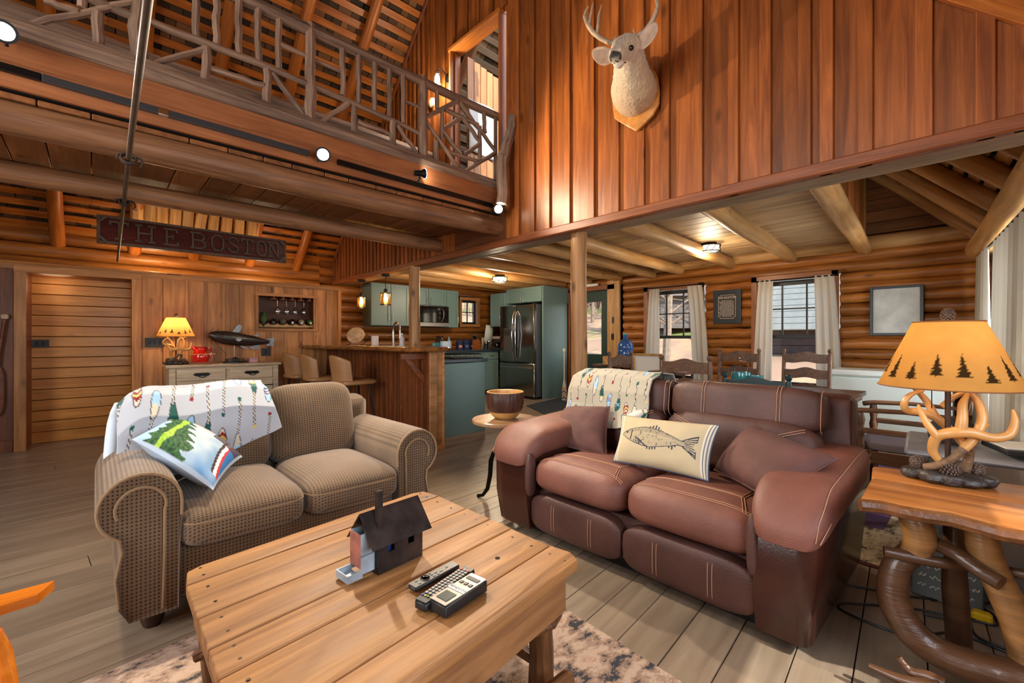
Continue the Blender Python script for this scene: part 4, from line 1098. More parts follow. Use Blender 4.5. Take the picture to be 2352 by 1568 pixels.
for p, dx, dy in ((ap[0], .03, -.05), (ap[1], -.03, -.05), (ap[2], -.035, .06), (ap[3], .03, .05)):
    q = p + Vector((dx, dy, 0))
    bwo('leg', [q + Vector((0, 0, 0)), q + Vector((.006, .004, .15)), q + Vector((-.004, 0, .28)), q + Vector((0, 0, .40))], [.042, .038, .036, .037], ct)
    bwo('leg_stub', [q + Vector((-.05, -.02, .245)), q + Vector((.0, -.045, .262)), q + Vector((.055, -.02, .255)), q + Vector((.06, .03, .25))], [.016, .02, .018, .014], ct, n=8)
for a, b_ in ((1, 2), (0, 3), (2, 3)):
    p0, p1 = ap[a] + Vector((-.03 if a else .03, -.05, .13)), ap[b_] + Vector((-.035 if b_ < 3 else .03, .06, .12))
    bwo('stretcher', [p0, p0.lerp(p1, .3) + Vector((.01, 0, .012)), p0.lerp(p1, .7) + Vector((-.01, 0, -.01)), p1], [.022, .02, .021, .022], ct, n=8)

# ---- rug under the coffee table
M['rug'] = None
def rugmat(name, c0, c1, c2, c3):
    m, n, l, b = nmat(name)
    tc = n.new('ShaderNodeTexCoord'); t = n.new('ShaderNodeTexNoise'); t.inputs['Scale'].default_value = 9; t.inputs['Detail'].default_value = 9; t.inputs['Roughness'].default_value = .72
    mp = n.new('ShaderNodeMapping'); mp.inputs['Scale'].default_value = (1, 1.6, 1); l.new(tc.outputs['Object'], mp.inputs[0]); l.new(mp.outputs[0], t.inputs['Vector'])
    cr = n.new('ShaderNodeValToRGB'); cr.color_ramp.interpolation = 'EASE'; e = cr.color_ramp.elements
    e[0].position = .40; e[0].color = c0; e[1].position = .46; e[1].color = c1
    q = e.new(.56); q.color = c2; q = e.new(.68); q.color = c3
    l.new(t.outputs[0], cr.inputs[0]); l.new(cr.outputs[0], b.inputs['Base Color']); b.inputs['Roughness'].default_value = .95; b.inputs['Specular IOR Level'].default_value = .1
    t2 = n.new('ShaderNodeTexNoise'); t2.inputs['Scale'].default_value = 350; bp = n.new('ShaderNodeBump'); bp.inputs['Strength'].default_value = .3; bp.inputs['Distance'].default_value = .004
    l.new(tc.outputs['Object'], t2.inputs['Vector']); l.new(t2.outputs[0], bp.inputs['Height']); l.new(bp.outputs[0], b.inputs['Normal'])
    return m
M['rug'] = rugmat('distressed_rug', rgb(62, 64, 70), rgb(150, 126, 110), rgb(186, 164, 146), rgb(168, 132, 116))
rg = tag(obj('area_rug', MB().prism([(-.9, -.3), (1.36, -.1), (1.43, 1.25), (1.50, 2.20), (-.011, 2.02), (-.9, 1.9)], .008, Matrix.Translation((0, 0, .001))), M['rug']), 'distressed grey and rose rug under the coffee table', 'rug')

# ---- round side table with cast legs, carved bowl
st = thing('side_table', 'small round wooden side table on black cast legs', 'table', (2.10, 2.30, 0))
M['sidetop'] = wood('grey_oak_top', rgb(120, 88, 62), rgb(166, 130, 98), .3, .8, .05, .2, .1)
obj('tabletop', MB().lathe([(.0, .545), (.225, .545), (.232, .551), (.232, .568), (.226, .574), (0, .574)], 48), M['sidetop'], st, sharp=30)
obj('column', MB().lathe([(.021, .10), (.021, .22), (.028, .24), (.028, .26), (.02, .28), (.02, .50), (.05, .535), (.05, .546)], 14), M['black'], st)
for k in range(3):
    a = R(-118 + 120 * k); c, s_ = math.cos(a), math.sin(a)
    pr = [(.02, .33), (.05, .345), (.085, .33), (.105, .27), (.11, .17), (.13, .07), (.165, .02), (.205, .012)]
    obj('leg', MB().tube([(c * r, s_ * r, z) for r, z in pr], [.012, .013, .015, .017, .017, .015, .012, .013], 8), M['black'], st)
    obj('brace', MB().tube([(c * .0, s_ * .0, .40), (c * .07, s_ * .07, .40), (c * .075, s_ * .075, .345)], [.008, .008, .008], 8), M['black'], st)
bw = thing('carved_bowl', 'carved wooden bowl with dark bark sides on the round side table', 'bowl', (2.10, 2.30, .574))
M['bowl_in'] = wood('bowl_inner', rgb(176, 130, 72), rgb(206, 160, 96), .35, .6, .0, .1, .1)
def bowl_mat():
    m = plain('bowl_bark', rgb(62, 38, 28), .38, noise=.5, nscale=30, bump=.9, bscale=55, stretch=(1, 1, .25)); return m
M['bowl_bark'] = bowl_mat()
obj('bark_side', MB().lathe([(.112, .052), (.124, .075), (.131, .11), (.133, .15), (.131, .186)], 40, cap=False), M['bowl_bark'], bw)
obj('wood_base', MB().lathe([(0, 0), (.06, 0), (.075, .006), (.097, .028), (.113, .054)], 40), M['bowl_in'], bw)
obj('bowl_hollow', MB().lathe([(.131, .186), (.126, .19), (.118, .187), (.112, .12), (.09, .06), (.05, .03), (0, .024)], 40, cap=False), M['bowl_in'], bw)

# ---- tin house and remotes on the coffee table
M['tin'] = plain('dark_rusted_tin', rgb(64, 58, 56), .38, .7, noise=.5, nscale=14)
M['tin_in'] = plain('blue_enamel', rgb(34, 70, 150), .4)
M['tin_pale'] = plain('worn_pale_blue_tin', rgb(160, 176, 188), .45, .3, noise=.25, nscale=20)
M['tin_red'] = plain('faded_red_label', rgb(150, 92, 78), .6, noise=.35, nscale=25)
hs = thing('tin_house', 'dark tin house ornament with pitched roof and chimney', 'ornament', (.668, 1.243, TZ + .001), R(6)); hs.scale = (.9, .9, .95)
def wallpanel(nm, x0, x1, y, z1, holes, th=.003, axis=0):
    mb = MB(); zs = [0]; cuts = sorted(holes); cur = x0
    for (a, b_, zl, zh) in cuts:
        mb.box(((cur + a) / 2, y, z1 / 2), (a - cur, th, z1)); mb.box(((a + b_) / 2, y, zl / 2), (b_ - a, th, zl)); mb.box(((a + b_) / 2, y, (zh + z1) / 2), (b_ - a, th, z1 - zh)); cur = b_
    mb.box(((cur + x1) / 2, y, z1 / 2), (x1 - cur, th, z1)); return mb
HW, HD_, HH = .175, .095, .115
obj('wall', wallpanel('w', -HW / 2, HW / 2, -HD_ / 2, HH, [(-.05, -.026, .058, .096), (.028, .052, .058, .096)]), M['tin'], hs)
obj('wall', wallpanel('w', -HW / 2, HW / 2, HD_ / 2, HH, [(-.05, -.026, .058, .096), (.028, .052, .058, .096)]), M['tin'], hs)
obj('gable_wall', MB().prism([(-HD_ / 2, 0), (HD_ / 2, 0), (HD_ / 2, HH), (0, HH + .06), (-HD_ / 2, HH)], .003, Matrix(((0, 0, 1, HW / 2 - .003), (1, 0, 0, 0), (0, 1, 0, 0), (0, 0, 0, 1)))), M['tin'], hs)
obj('gable_wall', MB().prism([(-HD_ / 2, 0), (HD_ / 2, 0), (HD_ / 2, HH), (0, HH + .06), (-HD_ / 2, HH)], .003, Matrix(((0, 0, 1, -HW / 2), (1, 0, 0, 0), (0, 1, 0, 0), (0, 0, 0, 1)))), M['tin'], hs)
obj('candle_cup', MB().lathe([(.022, .003), (.022, .07), (.02, .07), (.02, .01)], 16, Matrix.Translation((-.03, .0, 0))), M['tin_in'], hs)
for s_ in (-1, 1):
    p0, p1 = Vector((-.01, s_ * .0, HH + .068)), Vector((-.01, s_ * .078, HH - .022)); mid = (p0 + p1) / 2; d = p1 - p0
    obj('roof_panel', MB().box((0, 0, 0), (HW + .055, d.length, .003)), M['tin'], hs, Matrix.Translation(mid) @ Matrix.Rotation(math.atan2(d.z, d.y), 4, 'X'))
obj('chimney', MB().box((0, 0, -.01), (.018, .018, .14)).box((0, 0, .0601), (.014, .014, .0006), mi=1), [M['tin'], M['dark_gap']], hs, Matrix.Translation((-.075, -.033, HH + .075)))
# pale box dispenser on the gable end
dsp = MB().box((0, 0, .056), (.05, .065, .004)).box((0, .031, .062), (.05, .003, .118)).box((0, -.031, .062), (.05, .003, .118)).box((.0235, 0, .062), (.003, .065, .118))
o = obj('match_holder', dsp, M['tin_pale'], hs, Matrix.Translation((-HW / 2 - .026, -.0, .012)))
obj('label_plate', MB().box((-.0245, 0, .07), (.003, .062, .10)), M['tin_red'], o)
obj('tray', MB().box((-.045, 0, -.004), (.05, .068, .004)).box((-.071, 0, .006), (.003, .068, .022)).box((-.045, .033, .006), (.05, .003, .02)).box((-.045, -.033, .006), (.05, .003, .02)), M['tin_pale'], o)

def remote_bar(name, label, ctr, rz, L, W, H, top, face, cnt=True):
    t = thing(name, label, 'remote', ctr, rz)
    b_ = bevelmod(obj('body', MB().box((0, 0, H / 2), (L, W, H), .004), [M['satin_black']], t), .004, 3)
    obj('face_plate', MB().box((0, 0, H + .0005), (L * .97, W * .9, .002), .0008), face, t); return t
M['remote_grey'] = plain('grey_plastic', rgb(112, 108, 100), .4); M['remote_silver'] = plain('silver_plastic', rgb(158, 148, 136), .38, .2); M['button'] = plain('button_grey', rgb(148, 142, 134), .5)
M['bt_red'] = plain('button_red', rgb(176, 60, 48), .5); M['bt_col'] = [plain('button_' + k, c, .5) for k, c in (('orange', rgb(220, 140, 50)), ('green', rgb(60, 140, 70)), ('yellow', rgb(220, 170, 50)), ('blue', rgb(50, 80, 180)))]
def spot(px_, py_, z): return on_z(px_, py_, z)
a_ = spot(965, 1345, TZ + .02); b_ = spot(1052, 1298, TZ + .02); c_ = (a_ + b_) / 2; c_.z = TZ + .002
t = remote_bar('remote_control', 'slim grey remote with a round pad, rearmost of the three on the table', c_ + Vector((-.002, .022, 0)), math.atan2((b_ - a_).y, (b_ - a_).x), .165, .036, .014, None, M['remote_grey'])
obj('ring_pad', MB().lathe([(.008, .0165), (.0085, .0185), (.013, .0185), (.0135, .0165)], 20, Matrix.Translation((-.035, 0, 0))), M['chrome'], t)
for x, y in [(-.06, -.008), (-.06, .008), (-.01, -.009), (-.01, .002), (-.01, .011), (.004, -.009), (.004, .002), (.02, -.004), (.045, 0)]: obj('button', MB().box((x, y, .0172), (.008, .005, .002), .0008), M['button'], t)
a_ = spot(985, 1375, TZ + .02); b_ = spot(1078, 1310, TZ + .02); c_ = (a_ + b_) / 2; c_.z = TZ + .002
t = remote_bar('remote_control', 'black remote with rows of grey and red keys, middle of the three', c_ + Vector((-.012, .0, 0)), math.atan2((b_ - a_).y, (b_ - a_).x), .20, .042, .024, None, M['satin_black'])
for i in range(13):
    for j in range(3): obj('button', MB().box((-.062 + i * .0115, -.012 + j * .012, .0275), (.008, .009, .002), .0008), (M['bt_red'] if i == 12 and j != 1 else M['button']), t)
for j in range(4): obj('colour_button', MB().box((-.075, -.0145 + j * .0095, .0275), (.006, .006, .002), .0008), M['bt_col'][j], t)
a_ = spot(1003, 1385, TZ + .03); b_ = spot(1092, 1330, TZ + .03); c_ = (a_ + b_) / 2; c_.z = TZ + .002
t = remote_bar('remote_control', 'chunky black and silver fireplace remote with small screen', c_ + Vector((.006, -.002, 0)), math.atan2((b_ - a_).y, (b_ - a_).x), .155, .062, .032, None, M['remote_silver'])
obj('screen', MB().box((-.045, 0, .0345), (.036, .036, .002), .0006), plain('lcd', rgb(86, 92, 84), .2), t)
for j in range(3): obj('button', MB().box((.025, -.016 + j * .016, .0345), (.012, .011, .002), .0008), M['satin_black'], t)
obj('rocker_button', MB().box((.052, 0, .0345), (.014, .042, .002), .0008), plain('rubber_grey', rgb(96, 92, 86), .6), t)
o = obj('name_plate', MB().box((-.006, 0, .0345), (.016, .058, .002), .0006), M['white'], t)
text_mesh('MENDOTA', .0125, M['satin_black'], o, Matrix.Translation((-.006, 0, .0358)) @ Matrix.Rotation(R(-90), 4, 'Z'), 'lettering', .0002)
# wooden lounge chair reaching in from the left edge
ac = thing('lounge_chair', 'glossy orange wooden chair with a flat pointed armrest', 'chair', (-.42, 1.45, 0))
M['orange_wood'] = wood('varnished_orange_wood', rgb(176, 88, 16), rgb(212, 124, 34), .2, .7, .05, .1, .05, coat=.5)
tip = on_z(125, 1333, .50); bk = on_z(85, 1366, .50); lf = on_z(0, 1340, .5); l2 = on_z(0, 1372, .5)
arm = [tip, bk, Vector((-.72, 1.52, .5)), Vector((-.72, 1.66, .5))]
wobj('armrest', MB().prism([(p.x, p.y) for p in arm][::-1], .022, Matrix.Translation((0, 0, .478))), M['orange_wood'], ac)
wobj('leg', MB().box((-.30, 1.60, .24), (.03, .07, .48), .006), M['orange_wood'], ac); wobj('leg', MB().box((-.75, 1.58, .24), (.03, .07, .48), .006), M['orange_wood'], ac)
p0, p1 = on_z(18, 1568, .3), on_z(0, 1470, .3)
wobj('leg', MB().tube([(-.10, 1.28, .0), (-.11, 1.30, .3), on_z(20, 1568, .42), on_z(8, 1500, .47), on_z(-12, 1455, .52), on_z(-60, 1440, .54)], [.022, .022, .024, .024, .02, .018], 10, flat=.6), M['orange_wood'], ac)
wobj('seat', MB().box((-.55, 1.25, .36), (.6, .55, .03), .008), M['orange_wood'], ac)
wobj('armrest', MB().prism([(-.2, 1.0), (-.75, 1.02), (-.75, .9), (-.2, .9)][::-1], .022, Matrix.Translation((0, 0, .478))), M['orange_wood'], ac)
for i in range(4): wobj('back_slat', MB().box((-.82 - .0, 1.06 + i * .12, .66), (.02, .09, .62), .006, M=Matrix.Translation((0, 0, 0))), M['orange_wood'], ac)
# ------------------------------------------------------------------ kitchen and bar
M['green'] = plain('sage_green_paint', rgb(106, 132, 129), .38, noise=.04, nscale=3)
M['counter'] = plain('dark_slate_counter', rgb(44, 56, 64), .3, noise=.2, nscale=20)
M['toe'] = M['grey_trim']
# -- bar: plank front, end trim, bracket; the live-edge top is a thing of its own
BX = 2.44; BY0, BY1 = 3.79, 6.46
br = thing('bar_counter', 'breakfast bar with dark vertical board front and wood end trim', 'bar', (2.55, 5.1, 0))
M['bar_board'] = wood('dark_bar_board', rgb(84, 42, 20), rgb(128, 72, 36), .35, .9, .25, .7)
y = BY0; i = 0
while y < BY1 - .08:
    wd = random.choice((.10, .115, .125))
    o = plank('front_board', (BX, y + wd / 2, .06), (BX, y + wd / 2, 1.0), wd - .004, .02, M['bar_board'], None, up=(-1, 0, 0)); o.parent = br; o.matrix_local = br.matrix_basis.inverted() @ frame((BX, y + wd / 2, .06), (BX, y + wd / 2, 1.0), (-1, 0, 0))
    wobj('front_batten', MB().box((BX - .014, y, .53), (.01, .016, .94)), M['trim'], br); y += wd
wobj('core', MB().box(((BX + .02 + 2.6) / 2, (BY0 + BY1) / 2 + .02, .5), (2.6 - BX - .02, BY1 - BY0 - .02, .99)), M['bar_board'], br)
wobj('end_trim', MB().box((BX + .035, BY0 - .005, .5), (.09, .03, 1.0), .004), M['oldpost'], br); wobj('end_trim', MB().box((BX + .12, BY0 + .002, .5), (.07, .02, 1.0), .003), M['oldpost'], br)
wobj('end_trim', MB().box((2.595, BY0 - .008, .5), (.02, .03, 1.0), .003), M['pine'], br); wobj('end_base', MB().box((2.52, BY0 - .012, .03), (.18, .03, .06), .003), M['pine'], br)
bk = MB().box((BX - .13, BY0 + .10, .955), (.26, .035, .06), .004)
bk.add([(BX - .01, BY0 + .085, .68), (BX - .01, BY0 + .085, .76), (BX - .17, BY0 + .085, .925), (BX - .23, BY0 + .085, .925), (BX - .01, BY0 + .115, .68), (BX - .01, BY0 + .115, .76), (BX - .17, BY0 + .115, .925), (BX - .23, BY0 + .115, .925)],
       [(0, 1, 2, 3), (7, 6, 5, 4), (0, 4, 5, 1), (1, 5, 6, 2), (2, 6, 7, 3), (3, 7, 4, 0)])
wobj('bracket', bk, M['trim'], br)
M['live_edge'] = wood('live_edge_slab', rgb(104, 60, 28), rgb(176, 116, 60), .12, .7, .0, .8, .15, rgb(40, 20, 8), .6, .8)
bt = thing('live_edge_counter', 'glossy live-edge wooden slab on top of the breakfast bar', 'counter top', (2.6, 5.1, .99))
fe = []
for i in range(34):
    t = i / 33; yy = 6.52 - (6.52 - 3.80) * t
    fe.append((2.05 + .16 * t + .035 * math.sin(t * 11) + .02 * math.sin(t * 27 + 1) + .01 * math.sin(t * 61), yy))
poly = fe + [(2.30, 3.735), (2.45, 3.70), (2.58, 3.70), (2.655, 3.735), (2.70, 3.9), (2.86, 4.2), (3.06, 4.6), (3.06, 6.52)]
vs = []; k = len(poly); cxp, cyp = 2.6, 5.1
for z, ins in ((1.000, -.03), (1.012, -.004), (1.03, .004), (1.044, -.006), (1.048, -.02)):
    for x, yy in poly:
        d = Vector((x - cxp, (yy - cyp) * .25)).normalized(); vs.append((x + d.x * ins, yy + d.y * ins, z))
fs = [(i * k + j, i * k + (j + 1) % k, (i + 1) * k + (j + 1) % k, (i + 1) * k + j) for i in range(4) for j in range(k)] + [tuple(range(k))[::-1], tuple(4 * k + j for j in range(k))]
Rz = Matrix.Rotation(R(90), 4, 'Z'); 
mb = MB().add([Rz.inverted() @ (Vector(v) - Vector((2.6, 5.1, .99))) for v in vs], fs, 0, True)
obj('slab', mb, M['live_edge'], bt, Rz, 50)

def shaker(mb, x0, x1, z0, z1, y, th=.02, fr=.055, mi=0):
    """door in local XZ facing -Y"""
    mb.box(((x0 + x1) / 2, y + th * .25, (z0 + z1) / 2), (x1 - x0 - .004, th * .5, z1 - z0 - .004), 0, mi=mi)
    for xa, xb in ((x0 + .002, x0 + fr), (x1 - fr, x1 - .002)): mb.box(((xa + xb) / 2, y - th * .25, (z0 + z1) / 2), (xb - xa, th * .5, z1 - z0 - .004), .002, mi=mi)
    for za, zb_ in ((z0 + .002, z0 + fr), (z1 - fr, z1 - .002)): mb.box(((x0 + x1) / 2, y - th * .25, (za + zb_) / 2), (x1 - x0 - 2 * fr + .002, th * .5, zb_ - za), .002, mi=mi)
    return mb
def pull(mb, x, z, y, L=.13, vert=True):
    e = Vector((0, 0, L / 2)) if vert else Vector((L / 2, 0, 0)); c = Vector((x, y - .028, z))
    mb.cyl(c - e, c + e, .005, n=8)
    for s_ in (-.8, .8): mb.cyl(c + e * s_, c + e * s_ + Vector((0, .028, 0)), .004, n=6)
    return mb
def cabinet(name, label, loc, rz, w_, d_, z0, z1, doors, group=None, hz=None, drawer=None, mat='green'):
    """local: front faces -Y at y = 0, body behind; doors: list of (x0, x1, handle_side)"""
    t = thing(name, label, 'cabinet', loc, rz, group)
    obj('body', MB().box((w_ / 2, d_ / 2 + .005, (z0 + z1) / 2), (w_, d_ - .01, z1 - z0), .002), M[mat], t)
    for (a, b_, hs_) in doors:
        zt = z1 - .006 if not drawer else z1 - drawer
        o = obj('door', shaker(MB(), a + .002, b_ - .002, z0 + .004, zt, -.012), M[mat], t)
        hx = (b_ - .035) if hs_ > 0 else a + .035
        hzz = (z0 + .16) if hz is None else hz
        obj('handle', pull(MB(), hx, hzz, -.022), M['steel'], o)
        if drawer:
            o = obj('drawer', MB().box(((a + b_) / 2, -.012, z1 - drawer / 2), (b_ - a - .008, .02, drawer - .01), .003), M[mat], t)
            obj('handle', pull(MB(), (a + b_) / 2, z1 - drawer / 2, -.022, .12, False), M['steel'], o)
    return t
YU = YLOG - .33
kx = lambda px_: on_y(px_, 700, YU).x
x0, x1, x2, x3 = kx(851), kx(939), kx(1024.5), kx(1052)
cabinet('wall_cabinet', 'tall sage green wall cabinet beside the hanging pendants', (x0, YU, 0), 0, x1 - x0, .30, 1.36, 2.10, [(0, (x1 - x0) / 2, 1), ((x1 - x0) / 2, x1 - x0, -1)])
xm = kx(983) - x1
cabinet('wall_cabinet', 'short sage green wall cabinet above the microwave', (x1, YU, 0), 0, x2 - x1, .30, 1.76, 2.085, [(0, xm, 1), (xm, x2 - x1, -1)], hz=1.84)
cabinet('wall_cabinet', 'narrow sage green wall cabinet between microwave and kitchen window', (x2, YU, 0), 0, x3 - x2, .30, 1.35, 2.08, [(0, x3 - x2, 1)])
# microwave
mw = thing('microwave', 'stainless over-range microwave with black glass door', 'microwave', (x1 + .01, YU - .05, 0)); W_ = x2 - x1 - .02 + .03
obj('body', MB().box((W_ / 2, .18, 1.56), (W_, .33, .39), .004), M['steel'], mw)
M['black_glass'] = plain('black_glass', rgb(12, 13, 15), .06, spec=.6)
obj('door', MB().box((W_ / 2, -.004, 1.59), (W_, .03, .31), .006), M['black_glass'], mw); obj('trim_band', MB().box((W_ / 2, -.006, 1.40), (W_, .03, .075), .004), M['steel'], mw)
obj('handle', MB().tube([(W_ - .17, -.02, 1.46), (W_ - .15, -.055, 1.53), (W_ - .145, -.06, 1.60), (W_ - .15, -.055, 1.67), (W_ - .17, -.02, 1.72)], .012, 8), M['steel'], mw)
# wall cabinet in the corner, tall panel and cabinet over the fridge
FX, FY0, FY1 = 5.92, 5.69, 6.655
cabinet('wall_cabinet', 'pale green wall cabinet left of the refrigerator', (6.02, 7.03, 0), R(-90), .40, .9, 1.38, 2.06, [(0, .36, 1)])
oc = cabinet('wall_cabinet', 'wide green cabinet above the refrigerator', (6.11, FY1 - .01, 0), R(-90), FY1 - FY0 + .03, .78, 1.835, 2.13, [(0, .49, 1), (.49, .985, -1)], hz=1.90)
tag(obj('cabinet_surround', MB().box((6.46, 5.655, 1.065), (.70, .03, 2.13), .003), M['green']), 'tall green side panel enclosing the refrigerator', 'cabinet panel')
# refrigerator
fr = thing('refrigerator', 'stainless french-door refrigerator with water dispenser', 'refrigerator', (FX, FY1, 0), R(-90)); FW = FY1 - FY0
M['fridge'] = plain('fridge_steel', rgb(150, 148, 144), .2, 1.0, noise=.03, nscale=2); M['fridge_side'] = plain('fridge_side', rgb(84, 92, 96), .45, .4)
obj('body', MB().box((FW / 2, .44, .91), (FW - .01, .74, 1.74), .006), M['fridge_side'], fr)
for a, b_ in ((.004, FW / 2 - .003), (FW / 2 + .003, FW - .004)):
    o = obj('door', bevelmod(obj('d', MB().box(((a + b_) / 2, .035, 1.23), (b_ - a, .07, 1.09), .01), M['fridge']), .012, 3).data, None, fr); bpy.data.objects.remove(bpy.data.objects['d']); bevelmod(o, .012, 3)
    hx = FW / 2 + (.035 if a > .1 else -.035)
    obj('handle', MB().tube([(hx, -.0, .72), (hx, -.05, .80), (hx + (.012 if a > .1 else -.012), -.075, 1.2), (hx, -.05, 1.58), (hx, 0, 1.66)], .014, 10), M['chrome'], o)
    if a < .1:
        obj('dispenser', MB().box(((a + b_) / 2 + .02, -.002, 1.10), (.26, .012, .48), .01), plain('dispenser_recess', rgb(110, 112, 114), .35, .6), o)
        obj('dispenser_panel', MB().box(((a + b_) / 2 + .02, -.008, 1.26), (.25, .014, .12), .004), plain('dispenser_panel', rgb(86, 88, 90), .3, .6), o)
o = obj('freezer_drawer', MB().box((FW / 2, .035, .36), (FW - .008, .07, .62), .012), M['fridge'], fr); bevelmod(o, .012, 3)
obj('handle', MB().tube([(.06, 0, .585), (.09, -.05, .59), (FW / 2, -.065, .592), (FW - .09, -.05, .59), (FW - .06, 0, .585)], .014, 10), M['chrome'], o)
obj('kick_plate', MB().box((FW / 2, .06, .025), (FW - .04, .04, .05)), M['satin_black'], fr); obj('hinge_cover', MB().box((FW - .06, .1, 1.79), (.08, .12, .02), .004), M['satin_black'], fr)

# base run under the wall cabinets
bx0, bx1, by = 3.55, 6.05, 6.86
xs = [3.55, 4.05, 4.80, 5.24, 5.66, 6.06]
labs = ['green base cabinet nearest the kitchen sink end', 'green base cabinet under the microwave', 'green base cabinet under the coffee bags', 'green base cabinet under the knife block', 'green corner base cabinet next to the refrigerator']
for i, (a, b_) in enumerate(zip(xs, xs[1:])):
    cabinet('base_cabinet', labs[i], (a, by, 0), 0, b_ - a, .56, .10, .875, [(0, b_ - a, 1 if i % 2 else -1)], hz=.6, drawer=.16, group=None)
tag(obj('countertop', MB().box(((bx0 + 6.5) / 2, by + .27, .895), (6.5 - bx0, .64, .04), .006).box((6.5, 6.85, .895), (.8, .3, .04), .006), M['counter']), 'dark slate worktop along the kitchen log wall', 'worktop')
tag(obj('toe_kick', MB().box(((bx0 + 6.0) / 2, by + .32, .05), (2.45, .5, .1)), M['satin_black']), 'dark recessed plinth under the kitchen base cabinets', 'plinth')
# peninsula behind the bar
pn = thing('peninsula_cabinet', 'green base cabinet with plain end panel behind the bar', 'cabinet', (2.91, 5.1, 0))
wobj('end_panel', MB().box((2.905, 3.855, .485), (.60, .025, .77), .003), M['green'], pn); wobj('toe_board', MB().box((2.905, 3.86, .05), (.60, .03, .10), .003), M['grey_trim'], pn)
wobj('body', MB().box((2.9, 5.2, .48), (.575, 2.6, .76), .003), M['green'], pn); wobj('face_strip', MB().box((3.198, 3.875, .47), (.012, .03, .78), .002), plain('pale_strip', rgb(170, 186, 180), .4), pn)
wobj('door', shaker(MB(), 0, .55, .12, .86, 0).box((0, 0, 0), (.001, .001, .001)), M['green'], pn).matrix_local = pn.matrix_basis.inverted() @ Matrix.Translation((3.2, 3.9, 0)) @ Matrix.Rotation(R(90), 4, 'Z')
tag(obj('worktop', MB().box((2.93, 5.18, .895), (.64, 2.68, .04), .006), M['counter']), 'dark slate worktop of the peninsula behind the bar', 'worktop')

# faucet, soap pump, props on bar and counters
fa = thing('faucet', 'tall chrome gooseneck faucet behind the bar', 'faucet', (3.15, 5.85, .915)); fa.scale = (1.25, 1.15, 1.36)
c0 = on_x(906, 700, 3.0)
pts = [(0, 0, 0), (0, 0, .23)] + [(0, -.085 + .085 * math.cos(R(a)), .23 + .085 * math.sin(R(a)) * 1.2) for a in range(15, 181, 15)] + [(0, -.172, .17)]
obj('spout', MB().tube(pts, [.014, .014] + [.012] * (len(pts) - 2), 10), M['steel'], fa); obj('spray_head', MB().cyl((0, -.172, .18), (0, -.172, .10), .015, .017), M['steel'], fa)
obj('base', MB().lathe([(.025, 0), (.025, .01), (.017, .03)], 14), M['steel'], fa); obj('lever', MB().tube([(0, .01, .06), (.03, .03, .08), (.05, .04, .10)], .006, 8), M['steel'], fa)
def lathe_thing(name, label, cat, loc, prof, mat, n=20, group=None, extra=()):
    t = thing(name, label, cat, loc, 0, group); obj('body', MB().lathe(prof, n), mat, t)
    for nm_, pr_, m_ in extra: obj(nm_, MB().lathe(pr_, n), m_, t)
    return t
BTZ = 1.049
def bar_pt(px_, x): q = on_x(px_, 790, x); return (x, q.y, BTZ)
q = bar_pt(861, 2.75); lathe_thing('pillar_candle', 'thick white pillar candle standing on the bar', 'candle', q, [(0, 0), (.046, 0), (.047, .004), (.047, .118), (.044, .122), (.01, .118)], plain('white_wax', rgb(226, 216, 214), .5), extra=(('wick', [(.003, .118), (.003, .135)], M['satin_black']),))
q = bar_pt(923, 2.86); lathe_thing('soap_pump', 'clear soap bottle with white pump beside the faucet', 'bottle', q, [(0, 0), (.03, 0), (.032, .06), (.03, .09), (.012, .11), (.01, .13)], plain('frosted_soap', rgb(206, 200, 206), .3), extra=(('pump', [(.008, .13), (.018, .135), (.018, .15), (.006, .155)], M['white']),))
q = bar_pt(815, 2.72)
wr_ = thing('wooden_platter', 'round pale wood slab leaning on an iron easel at the bar end', 'platter', q)
T = Matrix.Translation((0, 0, .02)) @ Matrix.Rotation(R(-52), 4, 'Z') @ Matrix.Rotation(R(78), 4, 'X')
obj('slab', MB().lathe([(0, -.01), (.125, -.01), (.13, 0), (.125, .01), (0, .01)], 36, T @ Matrix.Translation((0, .115, 0)), sx=1.05, sy=.9), wood('spalted_maple', rgb(190, 150, 106), rgb(228, 200, 160), .4, 1.2, 0, .2, .1), wr_)
for s_ in (-1, 1):
    e = [(s_ * .10, -.03, .004), (s_ * .10, .05, .004), (s_ * .13, .10, .05), (s_ * .16, .12, .12), (s_ * .13, .12, .15), (s_ * .12, .12, .12)]
    Te = Matrix.Rotation(R(-52), 4, 'Z'); obj('iron_scroll', MB().tube([Te @ Vector(p) for p in e], .005, 6), M['black'], wr_)
M['teal_glass'] = plain('teal_glaze', rgb(64, 150, 158), .12, spec=.6, coat=.6)
q = bar_pt(1008, 3.02); q = (3.02, q[1], .915)
q = (3.19, on_x(1009, 790, 3.19).y, .915)
kt = thing('kettle', 'teal enamel kettle behind the bar top', 'kettle', q)
obj('body', MB().lathe([(0, 0), (.08, 0), (.098, .03), (.102, .08), (.09, .13), (.06, .165), (.03, .175)], 24), M['teal_glass'], kt); obj('lid', MB().lathe([(.045, .168), (.03, .182), (.01, .186), (.012, .2), (0, .205)], 16), M['satin_black'], kt)
obj('spout', MB().tube([(0, .08, .09), (0, .13, .13), (0, .155, .16)], [.022, .016, .012], 8), M['teal_glass'], kt)
obj('handle', MB().tube([(0, -.08, .13)] + [(0, -.085 * math.cos(R(a)), .14 + .10 * math.sin(R(a))) for a in range(20, 161, 20)] + [(0, .08, .13)], .008, 8), M['satin_black'], kt)
M['clear'] = glassy('clear_glass', (.93, .97, .98, 1), .18)
q = (3.02, on_x(1030, 800, 3.02).y + .05, .916)
wp = thing('water_pitcher', 'clear water filter pitcher with pale lid on the peninsula', 'pitcher', q)
